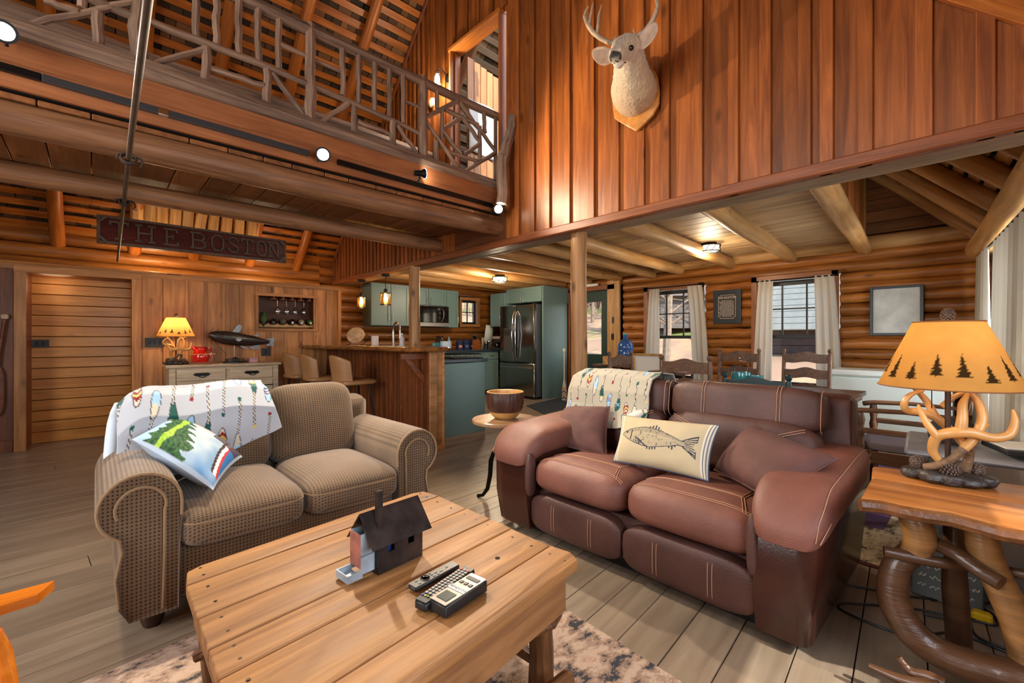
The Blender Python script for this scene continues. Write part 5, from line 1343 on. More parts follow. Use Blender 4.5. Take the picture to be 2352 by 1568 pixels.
obj('jug', MB().lathe([(0, 0), (.05, 0), (.058, .02), (.062, .10)], 20), M['clear'], wp); obj('reservoir', MB().lathe([(.062, .10), (.066, .17), (.064, .185), (0, .187)], 20), plain('pale_plastic', rgb(196, 206, 210), .4), wp)
dk = thing('dish_rack', 'low black dish rack on the end of the peninsula', 'dish rack', (3.0, 4.02, .916))
obj('tray', MB().box((0, 0, .006), (.40, .30, .012), .004), M['satin_black'], dk)
for i in range(14): obj('wire', MB().tube([(-.18 + i * .0277, -.13, .012), (-.18 + i * .0277, -.13, .05), (-.18 + i * .0277, .13, .05), (-.18 + i * .0277, .13, .012)], .003, 5), M['black'], dk)
obj('rim', MB().tube([(-.19, -.14, .045), (.19, -.14, .045), (.19, .14, .045), (-.19, .14, .045)], .004, 6, closed=True), M['black'], dk)
# counter props against the log wall
def cpt(px_, y=7.1): return on_y(px_, 780, y).x
CZ = .916
bagm = plain('navy_coffee_bag', rgb(34, 50, 84), .45); lab = plain('bag_label', rgb(214, 140, 116), .6); lab2 = plain('bag_label_blue', rgb(90, 110, 150), .6)
for i, (px_, lb, tx) in enumerate(((1055, lab, 'navy coffee bag with a coral label'), (1070, lab2, 'navy coffee bag with a blue label, middle of the three'), (1083, M['white'], 'dark coffee bag with a white label next to the knife block'))):
    t = thing('coffee_bag', tx, 'bag', (cpt(px_, 7.15), 7.15, CZ), 0, 'coffee bags on the kitchen counter')
    obj('pouch', MB().add([(-.055, -.04, 0), (.055, -.04, 0), (.055, .04, 0), (-.055, .04, 0), (-.058, -.035, .13), (.058, -.035, .13), (.058, .035, .13), (-.058, .035, .13), (-.056, -.004, .20), (.056, -.004, .20), (.056, .004, .20), (-.056, .004, .20)],
        [(3, 2, 1, 0), (0, 1, 5, 4), (1, 2, 6, 5), (2, 3, 7, 6), (3, 0, 4, 7), (4, 5, 9, 8), (5, 6, 10, 9), (6, 7, 11, 10), (7, 4, 8, 11), (8, 9, 10, 11)]), bagm, t)
    obj('label', MB().box((0, -.041, .065), (.075, .003, .05)), lb, t)
kb = thing('knife_block', 'slanted wooden knife block full of steel knives', 'knife block', (cpt(1095, 6.98), 6.98, CZ), R(20))
obj('block', MB().prism([(-.08, 0), (.08, 0), (.08, .10), (-.02, .22), (-.08, .18)], .11, Matrix(((1, 0, 0, 0), (0, 0, 1, -.055), (0, 1, 0, 0), (0, 0, 0, 1)))), M['cedar'], kb)
for i in range(9):
    a, b_ = i % 3, i // 3; p = Vector((-.055 + a * .03 + .01 * b_, -.035 + b_ * .034, .19 - a * .012)); obj('knife_handle', MB().tube([p, p + Vector((-.03, 0, .045)), p + Vector((-.055, 0, .10))], [.009, .008, .01], 6), M['steel'], kb)
lathe_thing('paper_towel', 'white paper towel roll beside the knives', 'paper towel', (cpt(1112, 7.2), 7.2, CZ), [(.02, 0), (.055, 0), (.055, .24), (.02, .24)], M['white'])
for i, px_ in enumerate((1116, 1123)): lathe_thing('spice_grinder', ('black grinder by the corner with a low cap', 'black grinder by the corner with a tall steel cap')[i], 'grinder', (cpt(px_, 7.0), 7.0, CZ), [(0, 0), (.034, 0), (.034, .03), (.028, .07), (.032, .12 + .03 * i), (.02, .135 + .03 * i), (.022, .155 + .03 * i), (0, .165 + .03 * i)], M['satin_black'], extra=(('cap', [(.033, .12 + .03 * i), (.034, .14 + .03 * i), (.02, .16 + .03 * i)], M['steel']),))
cm = thing('coffee_maker', 'black and steel coffee maker beside the refrigerator', 'coffee maker', (6.1, 6.9, CZ), R(-60))
obj('body', MB().box((0, .05, .13), (.19, .10, .26), .01), M['satin_black'], cm); obj('base', MB().box((0, -.03, .015), (.19, .2, .03), .006), M['satin_black'], cm); obj('head', MB().box((0, -.02, .24), (.19, .2, .07), .01), M['steel'], cm)
obj('carafe', MB().lathe([(0, .03), (.055, .03), (.062, .09), (.05, .15)], 18, Matrix.Translation((0, -.05, 0))), M['black_glass'], cm)
bd = thing('serving_board', 'tall grey-green tray leaning in the kitchen corner', 'tray', (cpt(1117, 7.05) + .05, 7.1, CZ), R(-35)); 
o = obj('panel', MB().box((0, 0, .25), (.17, .02, .52), .02), plain('grey_green_tray', rgb(112, 122, 118), .35, .2), bd, Matrix.Rotation(R(8), 4, 'Y') @ Matrix.Rotation(R(-6), 4, 'X')); bevelmod(o, .02)
lathe_thing('utensil_crock', 'dark crock of black kitchen utensils', 'crock', (cpt(1010, 7.15), 7.15, CZ), [(0, 0), (.06, 0), (.065, .14), (.055, .14), (.05, .02)], M['satin_black'])
ck = bpy.data.objects['utensil_crock']
for i in range(6):
    a = i * 1.05; o = obj('utensil', MB().tube([(0, 0, .03), (.03 * math.cos(a), .03 * math.sin(a), .18), (.06 * math.cos(a), .06 * math.sin(a), .27)], [.006, .006, .02], 6, flat=.4), M['satin_black'], ck)
lathe_thing('squeeze_bottle', 'pale blue squeeze bottle beside the utensil crock', 'bottle', (cpt(1031, 7.1), 7.1, CZ), [(0, 0), (.035, 0), (.036, .17), (.018, .21), (.016, .25), (0, .255)], plain('pale_blue_plastic', rgb(112, 150, 190), .4))
pan = thing('frying_pan', 'black frying pan on the range', 'pan', (x1 + .1, 7.05, CZ + .005)); obj('bowl', MB().lathe([(0, .004), (.11, .004), (.125, .04), (.12, .04), (.105, .01), (0, .01)], 22), M['satin_black'], pan); obj('handle', MB().tube([(-.12, 0, .035), (-.22, -.02, .06), (-.30, -.03, .065)], [.01, .012, .012], 8, flat=.5), M['satin_black'], pan)
# pendants over the bar
M['amber_glass'] = glassy('amber_seeded_glass', (1.0, .80, .45, 1), .22, .12)
M['bulb'] = plain('glowing_bulb', (1, .8, .5, 1), .4, emit=(1, .62, .25, 1), es=40)
for i, px_ in enumerate((886, 830)):
    y = on_x(px_, 690, XP + .02).y; zb_ = 1.60
    p = thing('pendant_lamp', ('amber glass pendant over the bar nearer the log post', 'amber glass pendant over the bar nearer the panelled wall')[i], 'pendant lamp', (XP + .02, y, zb_), 0, 'pendant lamps over the bar')
    obj('canopy', MB().lathe([(.0, .425), (.06, .425), (.06, .405), (.02, .395), (0, .395)], 18), M['black'], p); obj('rod', MB().cyl((0, 0, .40), (0, 0, .2), .005, n=8), M['black'], p)
    obj('socket', MB().lathe([(.012, .23), (.028, .215), (.028, .175), (.018, .165)], 14), M['black'], p)
    obj('glass_shade', MB().lathe([(.028, .175), (.072, .165), (.072, .005), (.069, 0), (.069, .16), (.03, .17)], 28, cap=False), M['amber_glass'], p)
    for z in (.004, .163): obj('shade_ring', MB().tube([(.073 * math.cos(R(a)), .073 * math.sin(R(a)), z) for a in range(0, 360, 15)], .006, 6, closed=True), M['black'], p)
    obj('bulb', MB().lathe([(.010, .16), (.014, .14), (.017, .10), (.012, .06), (.002, .04)], 14), M['bulb'], p)
    light('pendant_light', 'POINT', (XP + .02, y, zb_ + .10), 16, WARM, shadow_soft_size=.03)
# bar stools
M['tan_leather'] = plain('tan_leather', rgb(158, 112, 70), .42, noise=.15, nscale=6, bump=.1)
def stool():
    t = thing('bar_stool', '', 'bar stool', (0, 0, 0))
    obj('seat', MB().puff((.02, 0, .66), (.42, .40, .07), .45, .6, 28, 12), M['tan_leather'], t)
    def back(u, v):
        a = R(-62 + 124 * u); r = .21 + .05 * v; z = .64 + v * (.32 - .07 * (2 * u - 1) ** 2)
        return Vector((.03 - r * math.cos(a) * (1.0) , r * .92 * math.sin(a) * (1 - .22 * v), z))
    o = obj('backrest', MB().grid(back, 20, 12), M['tan_leather'], t); s_ = o.modifiers.new('thick', 'SOLIDIFY'); s_.thickness = .03; s_.offset = 0; subsurf(o)
    for sx in (-1, 1):
        for sy in (-1, 1): obj('leg', MB().tube([(sx * .12 + .02, sy * .12, .64), (sx * .19 + .02, sy * .19, 0)], .011, 8), M['black'], t)
    obj('foot_ring', MB().tube([(.02 + sx * .165, sy * .165, .24) for sx, sy in ((-1, -1), (1, -1), (1, 1), (-1, 1))], .008, 8, closed=True), M['black'], t)
    return t
s0 = stool()
sl = ('tan leather bar stool nearest the log post, seat fully in view', 'tan leather bar stool in the middle of the row', 'tan leather bar stool nearest the panelled wall, partly in shadow')
for i, (x, y, a) in enumerate(((2.06, 4.75, 4), (1.98, 5.42, -3), (1.95, 6.0, 8))):
    s_ = s0 if i == 0 else copy_tree(s0); s_.location = (x, y, 0); s_.rotation_euler = (0, 0, R(a)); tag(s_, sl[i], 'bar stool', 'bar stools at the counter')
# dark mat by the refrigerator
tag(obj('floor_mat', MB().prism([tuple(on_z(a, b_).xy) for a, b_ in ((1208, 932), (1292, 912), (1400, 940), (1300, 975))][::-1], .008, Matrix.Translation((0, 0, .0005))), plain('navy_mat', rgb(36, 44, 54), .9, noise=.2, nscale=40)), 'dark navy mat on the floor by the refrigerator', 'mat')
# paddle leaning by the refrigerator panel
pd = thing('canoe_paddle', 'small painted canoe paddle standing by the refrigerator panel', 'paddle', (6.25, 5.50, 0))
P0 = on_x(1296, 905, 6.25)
pd.location = (6.25, on_x(1296, 880, 6.25).y, 0)
obj('shaft', MB().cyl((0, 0, .36), (0, 0, .90), .012, n=8), plain('white_shaft', rgb(212, 206, 190), .5), pd)
bl = [(-.055, .0), (-.05, .16), (-.03, .30), (-.012, .38), (.012, .38), (.03, .30), (.05, .16), (.055, .0)]
MX = Matrix(((0, 0, 1, -.008), (1, 0, 0, 0), (0, 1, 0, 0), (0, 0, 0, 1)))
obj('blade', MB().prism(bl, .016, MX), plain('blade_white', rgb(206, 200, 190), .5), pd)
for i, c in enumerate((rgb(60, 80, 100), rgb(206, 140, 84), rgb(60, 80, 100), rgb(206, 140, 84))):
    z = .02 + i * .055; obj('chevron', MB().prism([(-.05, z), (0, z + .04), (.05, z), (.05, z + .028), (0, z + .068), (-.05, z + .028)], .019, Matrix.Translation((-.0015, 0, 0)) @ MX), plain('chevron_paint', c, .5), pd)
obj('grip', MB().puff((0, 0, .925), (.03, .06, .06), .6), plain('white_grip', rgb(212, 206, 190), .5), pd)
# ceiling lights (caged drum)
def ceil_light(label, x, y, zc):
    t = thing('ceiling_light', label, 'ceiling light', (x, y, zc - .115), 0, 'caged drum ceiling lights')
    obj('canopy', MB().lathe([(0, .115), (.085, .115), (.085, .085), (0, .085)], 24), M['black'], t)
    for z in (.0, .075): obj('cage_ring', MB().tube([(.125 * math.cos(R(a)), .125 * math.sin(R(a)), z) for a in range(0, 360, 12)], .007, 6, closed=True), M['black'], t)
    for k in range(10):
        a = R(36 * k); b_ = R(36 * k + 22); obj('cage_twig', MB().tube([(.125 * math.cos(a), .125 * math.sin(a), 0), (.125 * math.cos(b_), .125 * math.sin(b_), .075)], .004, 5), M['black'], t)
    for k in range(5):
        a = R(72 * k); obj('cage_spoke', MB().tube([(0, 0, .0), (.125 * math.cos(a), .125 * math.sin(a), 0)], .004, 5), M['black'], t)
    obj('diffuser', MB().lathe([(.0, .008), (.10, .008), (.11, .02), (.11, .08), (0, .085)], 24), plain('lit_diffuser', (1, .9, .75, 1), .5, emit=(1, .82, .56, 1), es=2.2), t)
    light('ceiling_lamp', 'POINT', (x, y, zc - .24), 55 if y > 4 else 22, SOFTWARM, shadow_soft_size=.1, specular_factor=.15)
p = on_z(1630, 560, 2.32); ceil_light('black caged drum light on the dining ceiling', p.x, p.y, 2.335)
p = on_z(1148, 641, 2.12); ceil_light('black caged drum light on the kitchen ceiling', p.x, p.y, 2.19)
# ------------------------------------------------------------------ dining side
M['walnut'] = wood('brown_chair_wood', rgb(86, 58, 42), rgb(128, 92, 66), .4, 1.2, .08, .1, .1)
M['dark_green_wood'] = plain('dark_teal_paint', rgb(26, 52, 56), .4)
M['seat_rush'] = plain('woven_seat', rgb(150, 120, 84), .8, noise=.2, nscale=40, bump=.4, bscale=90)
M['table_dark'] = wood('dining_table_wood', rgb(84, 60, 50), rgb(124, 94, 78), .3, .9, .1, .3, .2)
def ladder_chair(label, loc, rz, mat, h=1.02, w_=.43, slats=3):
    """faces local +X, back at -X"""
    t = thing('ladder_back_chair', label, 'chair', loc, rz, 'ladder-back chairs round the dining table')
    for s_ in (-1, 1):
        y = s_ * w_ / 2
        obj('rear_post', MB().lathe([(.017, 0), (.021, .2), (.021, .45), (.019, h - .07), (.014, h - .05), (.022, h - .035), (.02, h - .012), (.0, h)], 12, Matrix.Translation((-.2, y, 0)) @ Matrix.Rotation(R(-4), 4, 'Y')), mat, t)
        obj('front_leg', MB().lathe([(.016, 0), (.021, .25), (.022, .46), (0, .47)], 10, Matrix.Translation((.2, y * 1.08, 0))), mat, t)
        for z in (.15, .28): obj('side_rung', MB().cyl((-.2, y, z), (.2, y * 1.08, z), .011, n=8), mat, t)
    obj('seat', MB().box((0, 0, .445), (.42, w_ + .02, .035), .012), M['seat_rush'], t)
    obj('front_rung', MB().cyl((.2, -w_ / 2, .2), (.2, w_ / 2, .2), .011, n=8), mat, t)
    for i in range(slats):
        z = h - .11 - i * .165; x = -.2 - (z - 0) * .07 + .0
        N = 24; top = []; bot = []
        for k in range(N + 1):
            y = -w_ / 2 + .01 + (w_ - .02) * k / N; s_ = 2 * k / N - 1
            sc = .028 * math.cos(s_ * math.pi) ** 1 * .5 + .014 * (math.cos(s_ * math.pi * 2.0)) * .35
            top.append((y, z + .055 + sc)); bot.append((y, z - .045 + .6 * sc * (1 if abs(s_) < .75 else .4)))
        poly = bot + top[::-1]
        obj('back_slat', MB().prism(poly, .016, Matrix(((0, 0, 1, x - .008), (1, 0, 0, 0), (0, 1, 0, 0), (0, 0, 0, 1)))), mat, t)
    return t
ladder_chair('brown ladder-back chair behind the paddle throw, back to the sofa', (3.90, 1.73, 0), 0, M['walnut'], 1.0, .42)
ladder_chair('dark teal low-backed chair behind the leather sofa', (3.80, 1.15, 0), 0, M['dark_green_wood'], .885, .43, 2)
ladder_chair('brown ladder-back chair between the two far windows', (5.05, 1.90, 0), R(180), M['walnut'], 1.03, .42)
ladder_chair('brown ladder-back chair in front of the window with the shed view', (5.28, 1.30, 0), R(180), M['walnut'], 1.03, .42)
ladder_chair('brown ladder-back chair at the table end near the water jug', (4.14, 2.42, 0), R(-90), M['walnut'], 1.0, .42)
dt = thing('dining_table', 'long dark plank dining table behind the leather sofa', 'table', (4.05, 1.5, 0))
for i in range(6):
    x = 3.5 + .09 + i * .187
    o = plank('tabletop_plank', (x - 4.05, .66 - 1.5 - (0.03 if i in (1, 2, 3) else 0), .685), (x - 4.05, 2.2 - 1.5, .685), .184, .035, M['table_dark'], dt)
wobj('apron', MB().box((4.05, 1.5, .61), (.9, 1.45, .1), .004), M['table_dark'], dt)
for x in (3.65, 4.45):
    for y in (.85, 2.1): wobj('leg', MB().lathe([(.03, 0), (.038, .1), (.03, .15), (.042, .4), (.045, .67)], 12, Matrix.Translation((x, y, 0))), M['table_dark'], dt)
TT = .704
# basket-like turquoise bowl with handle, tumbler, magazines
q = on_x(1702, 880, 4.2)
hb = thing('glass_basket', 'turquoise glass basket with clear looped handle on the dining table', 'basket', (4.2, q.y, TT))
obj('bowl', MB().lathe([(.04, 0), (.075, .03), (.085, .08), (.075, .13), (.07, .128), (.078, .08), (.065, .035), (0, .02)], 22), M['teal_glass'], hb)
obj('handle', MB().tube([(0, -.06, .12)] + [(0, -.065 * math.cos(R(a)), .15 + .095 * math.sin(R(a))) for a in range(0, 181, 15)] + [(0, .06, .12)], .013, 8), M['clear'], hb)
q = on_x(1738, 880, 4.15); lathe_thing('glass_tumbler', 'pale blue glass tumbler beside the turquoise basket', 'glass', (4.15, q.y, TT), [(0, .005), (.045, .005), (.055, .11), (.05, .11), (.04, .012)], M['teal_glass'])
mg = plain('magazine_cover', rgb(150, 158, 172), .35, noise=.25, nscale=14); mg2 = plain('dark_tray', rgb(44, 50, 58), .4)
for i, (x, y, a, c, lb) in enumerate(((3.75, .98, 20, mg, 'pale magazine lying on the dining table end'), (3.95, .82, -8, mg2, 'dark flat tray of papers on the dining table end'), (3.62, 1.12, 35, mg, 'folded newspaper on the dining table behind the teal chair'))):
    tag(obj('magazine', MB().box((0, 0, .006), (.21, .28, .012), .003), c, None, Matrix.Translation((x, y, TT + i * .0005)) @ Matrix.Rotation(R(a), 4, 'Z')), lb, 'magazine')
# rug under the dining table
M['floral_rug'] = rugmat('floral_rug', rgb(88, 84, 76), rgb(176, 156, 124), rgb(206, 190, 158), rgb(150, 96, 76))
M['purple'] = plain('purple_rug_field', rgb(92, 62, 96), .95, noise=.15, nscale=20); M['maroon'] = plain('maroon_binding', rgb(92, 34, 42), .9)
ru = thing('dining_rug', 'floral cream and purple rug with maroon edge under the dining table', 'rug', (4.3, 1.2, 0))
wobj('binding', MB().box((4.25, 1.22, .003), (2.9, 2.5, .005)), M['maroon'], ru); wobj('border', MB().box((4.25, 1.22, .005), (2.84, 2.44, .006)), M['floral_rug'], ru); wobj('field', MB().box((4.3, 1.25, .007), (1.85, 1.7, .005)), M['purple'], ru)
# armchair by the right-hand wall
ar = thing('armchair', 'brown wooden armchair with grey cushioned seat beside the dining table', 'chair', (3.95, .34, 0), R(90))
w_ = .52
for s_ in (-1, 1):
    y = s_ * w_ / 2
    obj('rear_post', MB().tube([(-.20, y, 0), (-.21, y, .42), (-.27, y, .75), (-.34, y, 1.02)], [.026, .03, .028, .024], 8, flat=.8), M['walnut'], ar)
    obj('front_leg', MB().lathe([(.02, 0), (.028, .2), (.028, .42), (.02, .46), (.026, .5), (.018, .54), (.028, .60), (.018, .645)], 10, Matrix.Translation((.22, y, 0))), M['walnut'], ar)
    obj('armrest', MB().tube([(-.26, y, .66), (0, y, .67), (.22, y, .66), (.28, y, .645)], [.02, .024, .028, .03], 8, flat=.6), M['walnut'], ar)
    obj('side_rail', MB().box((0, y, .53), (.46, .025, .035), .006), M['walnut'], ar); obj('seat_rail', MB().box((0, y, .36), (.42, .03, .08), .006), M['walnut'], ar); obj('stretcher', MB().box((0, y, .15), (.42, .022, .03), .004), M['walnut'], ar)
obj('seat_cushion', MB().puff((.0, 0, .43), (.48, .52, .09), .35, .6, 30, 12), plain('grey_mauve_fabric', rgb(128, 116, 122), .85, noise=.08), ar)
for z in (.58, .72, .86): obj('back_slat', MB().box((-.255 - (z - .55) * .18, 0, z), (.018, w_, .07), .005), M['walnut'], ar)
obj('front_rail', MB().box((.22, 0, .36), (.03, w_, .08), .006), M['walnut'], ar)
# chest freezer under the map
fz = thing('chest_freezer', 'white chest freezer against the far log wall', 'freezer', (6.45, .72, 0))
obj('body', MB().box((0, 0, .36), (.56, 1.02, .70), .02), plain('freezer_white', rgb(212, 222, 216), .35), fz); obj('lid', MB().box((0, 0, .745), (.58, 1.04, .07), .02), plain('freezer_lid', rgb(222, 230, 226), .35), fz)
obj('badge', MB().box((-.291, -.3, .75), (.003, .12, .018), .001), plain('grey_badge', rgb(96, 108, 116), .6), fz)
# writing table beside the back door: water jug, wooden crate, framed board
wt = thing('console_table', 'dark console table by the back door', 'table', (6.5, 4.0, 0))
obj('tabletop', MB().box((0, 0, .685), (.62, 1.15, .035), .006), M['table_dark'], wt)
for sx in (-.26, .26):
    for sy in (-.52, .52): obj('leg', MB().box((sx, sy, .335), (.05, .05, .67), .006), M['table_dark'], wt)
M['blue_jug'] = plain('blue_water_jug', rgb(60, 104, 176), .15, spec=.6, trans=.35)
q = on_x(1437, 800, 6.45)
jg = thing('water_jug', 'blue five-gallon water jug on the console table', 'water jug', (6.45, q.y, .704))
obj('bottle', MB().lathe([(0, 0), (.125, 0), (.132, .02), (.132, .09), (.124, .11), (.132, .13), (.132, .22), (.124, .24), (.132, .26), (.125, .34), (.09, .39), (.045, .42), (.035, .47), (.032, .50)], 26), M['blue_jug'], jg); obj('cap', MB().lathe([(.034, .495), (.034, .52), (0, .522)], 16), plain('green_cap', rgb(70, 170, 140), .5), jg)
q = on_x(1462, 830, 6.3); bx_ = thing('wooden_crate', 'small pale wooden crate on the console table', 'crate', (6.3, on_x(1425, 840, 6.3).y + .12, .704), R(10))
for s_ in (-1, 1): obj('side_board', MB().box((0, s_ * .14, .07), (.26, .012, .14), .003), M['joist'], bx_); obj('end_board', MB().box((s_ * .13, 0, .07), (.012, .27, .14), .003), M['joist'], bx_)
obj('bottom_board', MB().box((0, 0, .008), (.25, .27, .012)), M['joist'], bx_)
tag(obj('black_tumbler', MB().lathe([(0, 0), (.033, 0), (.036, .17), (0, .172)], 14, Matrix.Translation((6.5, on_x(1460, 810, 6.5).y, .704))), M['satin_black']), 'black travel tumbler beside the water jug', 'tumbler')
fb = thing('leaning_whiteboard', 'white panel in a pale wooden frame leaning below the window', 'frame', (6.12, 3.45, 0)); T = Matrix.Rotation(R(-6), 4, 'Y')
obj('panel', MB().box((0, 0, .45), (.01, .42, .86)), M['white'], fb, T)
for s_ in (-1, 1): obj('frame_side', MB().box((-.006, s_ * .22, .45), (.03, .035, .93), .004), M['joist'], fb, T)
for z in (.0175, .90): obj('frame_side', MB().box((-.006, 0, z), (.03, .44, .035), .004), M['joist'], fb, T)
tg = thing('open_box', 'low wooden tray table beside the brown chair', 'tray', (5.4, 2.75, 0)); obj('tray', MB().box((0, 0, .70), (.3, .5, .03), .006), M['walnut'], tg)
for sx in (-.12, .12):
    for sy in (-.22, .22): obj('leg', MB().box((sx, sy, .345), (.03, .03, .69), .004), M['walnut'], tg)
# curtains on the two far windows
def curtain_far(label, y0t, y1t, y0b, y1b, zt, zb_, x):
    t = thing('curtain', label, 'curtain', (x, (y0b + y1b) / 2, zb_), 0, 'sheer curtains on the far windows')
    def fn(u, v):
        a = y0t + (y1t - y0t) * u; b_ = y0b + (y1b - y0b) * u; k = min(1, (1 - v) * 1.2)
        y = a + (b_ - a) * k ** .8
        amp = .012 + .022 * k
        return Vector((x + amp * math.sin(u * 6 * math.pi + .6 * math.sin(v * 3)) , y, zb_ + (zt - zb_) * v))
    o = wobj('cloth', MB().grid(fn, 60, 14), M['curtain'], t); return t
def rod(label, y0, y1, z, x):
    t = thing('curtain_rod', label, 'curtain rod', (x, (y0 + y1) / 2, z)); obj('rod', MB().cyl((0, -(y1 - y0) / 2, 0), (0, (y1 - y0) / 2, 0), .008, n=8), M['black'], t)
    for s_ in (-1, 1): obj('finial', MB().cyl((0, s_ * (y1 - y0) / 2, 0), (0, s_ * ((y1 - y0) / 2 + .02), 0), .014, n=8), M['black'], t); obj('bracket', MB().box((.03, s_ * ((y1 - y0) / 2 - .03), 0), (.06, .015, .015)), M['black'], t)
XW = XC - .14
yy = lambda px_: on_x(px_, 700, XW).y
rod('thin black curtain rod over the window beside the back door', yy(1614), yy(1488), on_x(1550, 657, XW).z, XW); rod('thin black curtain rod over the window with the shed view', yy(1920), yy(1739), on_x(1830, 639, XW).z, XW)
z1, z2 = on_x(1500, 664, XW).z, on_x(1760, 643, XW).z
curtain_far('sheer curtain gathered at the far edge of the window by the back door', yy(1514), yy(1493), yy(1514), yy(1480), z1, .35, XW); curtain_far('sheer curtain tied toward the framed print on the first window', yy(1612), yy(1578), yy(1628), yy(1590), z1, .40, XW)
curtain_far('sheer curtain beside the framed print on the shed-view window', yy(1776), yy(1743), yy(1772), yy(1728), z2, .30, XW); curtain_far('sheer curtain nearest the map on the shed-view window', yy(1916), yy(1870), yy(1934), yy(1874), z2, .30, XW)
# framed print and framed map
XWL = XC - .03
pr = thing('framed_print', 'dark framed text print between the two far windows', 'picture', (XWL - .03, 2.6, 0))
a, b_ = on_x(1639, 668, XWL - .03), on_x(1702, 742, XWL - .03); yc, zc, pw_, ph = (a.y + b_.y) / 2, (a.z + b_.z) / 2, a.y - b_.y, a.z - b_.z
pr.location = (XWL - .03, yc, zc)
M['frame_dark'] = plain('blue_black_frame', rgb(36, 46, 54), .4); chalk = plain('chalkboard_brown', rgb(66, 54, 46), .7, noise=.15, nscale=10); chalkw = plain('chalk_white', rgb(214, 206, 196), .8)
for s_ in (-1, 1): obj('frame_side', MB().box((0, s_ * (pw_ / 2 - .03), 0), (.025, .06, ph), .004), M['frame_dark'], pr); obj('frame_side', MB().box((0, 0, s_ * (ph / 2 - .03)), (.025, pw_ - .11, .06), .004), M['frame_dark'], pr)
pnl = obj('print_panel', MB().box((.004, 0, 0), (.01, pw_ - .1, ph - .1)), chalk, pr)
TX = lambda y, z: Matrix.Translation((-.0025, y, z)) @ Euler((R(90), 0, R(-90))).to_matrix().to_4x4()
text_mesh('THE BOSTON', .042, chalkw, pnl, TX(0, ph / 2 - .115), 'lettering', .0003)
ln = MB(); rl_ = random.Random(4)
for i in range(13):
    z = ph / 2 - .16 - i * .019; y = -(pw_ / 2 - .095); wd = pw_ - .19 - (.06 if i in (0, 12) else 0) - rl_.random() * .02
    y = -wd / 2
    while y < wd / 2:
        L = rl_.uniform(.008, .028); ln.box((-.0018, y + L / 2, z), (.0012, L, .006)); y += L + .006
obj('text_lines', ln, chalkw, pnl)
bo = MB(); m_ = .075
for s_ in (-1, 1): bo.box((-.0018, s_ * (pw_ / 2 - m_), 0), (.0012, .004, ph - .21)); bo.box((-.0018, 0, s_ * (ph / 2 - m_)), (.0012, pw_ - .21, .004))
for sy in (-1, 1):
    for sz in (-1, 1): bo.tube([(-.0018, sy * (pw_ / 2 - m_ - .03 * math.cos(R(t))), sz * (ph / 2 - m_ - .03 * math.sin(R(t)))) for t in range(0, 91, 15)], .002, 4)
obj('border_line', bo, chalkw, pnl)
a, b_ = on_x(1998, 660, XWL - .03), on_x(2122, 770, XWL - .03); yc, zc, pw_, ph = (a.y + b_.y) / 2, (a.z + b_.z) / 2, a.y - b_.y, a.z - b_.z
mp_ = thing('framed_map', 'large pale map in a dark frame on the far log wall', 'picture', (XWL - .03, yc, zc))
for s_ in (-1, 1): obj('frame_side', MB().box((0, s_ * (pw_ / 2 - .015), 0), (.03, .03, ph), .004), M['frame_dark'], mp_); obj('frame_side', MB().box((0, 0, s_ * (ph / 2 - .015)), (.03, pw_ - .05, .03), .004), M['frame_dark'], mp_)
obj('map_sheet', MB().box((.006, 0, 0), (.008, pw_ - .05, ph - .05)), plain('faded_map', rgb(186, 188, 182), .5, noise=.18, nscale=7), mp_)
M['linen'] = sheer('heavy_linen', rgb(176, 168, 152), .07)
# tall curtains along the right-hand wall
rod_t = thing('curtain_rod', 'long curtain rod along the right-hand log wall', 'curtain rod', (0, 0, 0))
xr0, xr1 = 3.0, 6.6
obj('rod', MB().cyl((xr0, yd(xr0) + .02, 1.965), (xr1, yd(xr1) + .02, 1.965), .012, n=8), M['black'], rod_t)
def side_curtain(label, xa, xb, za, zb_, off, folds, bow=.0):
    t = thing('curtain', label, 'curtain', ((xa + xb) / 2, yd((xa + xb) / 2) + off, zb_), 0, 'linen curtains on the right-hand wall')
    def fn(u, v):
        x = xa + (xb - xa) * u; k = 1 - v
        x += (.5 - u) * (-.10) * k
        return Vector((x, yd(x) + off + (.02 + .03 * k) * math.sin(u * folds * math.pi) + bow * k, zb_ + (za - zb_) * v))
    wobj('cloth', MB().grid(fn, 90, 12), M['linen'], t)
side_curtain('linen curtain panel nearest the far log wall', 5.9, 6.65, 1.96, .02, .03, 8); side_curtain('linen curtain panel at the middle of the right-hand window', 4.2, 5.55, 1.96, .02, .02, 15); side_curtain('broad linen curtain panel behind the antler lamp', 2.75, 3.9, 1.96, .02, -.04, 10, .0)
# switch plates
def plate(label, loc, n_, w_, h_, rz, kind='switch', col='satin_black'):
    t = thing('wall_plate', label, 'wall plate', loc, rz); obj('plate', MB().box((0, 0, 0), (w_, .008, h_), .002), M[col], t)
    for i in range(n_):
        x = (i - (n_ - 1) / 2) * .046
        obj('rocker', MB().box((x, -.005, 0), (.022, .006, .045), .002), M['black'], t)
    return t
q = on_x(1409, 735, XC - .05); plate('upper dark switch plate beside the back door', (XC - .048, q.y, q.z), 1, .07, .115, R(-90)); q = on_x(1410, 773, XC - .05); plate('lower dark switch plate beside the back door', (XC - .048, q.y, q.z), 2, .115, .115, R(-90))
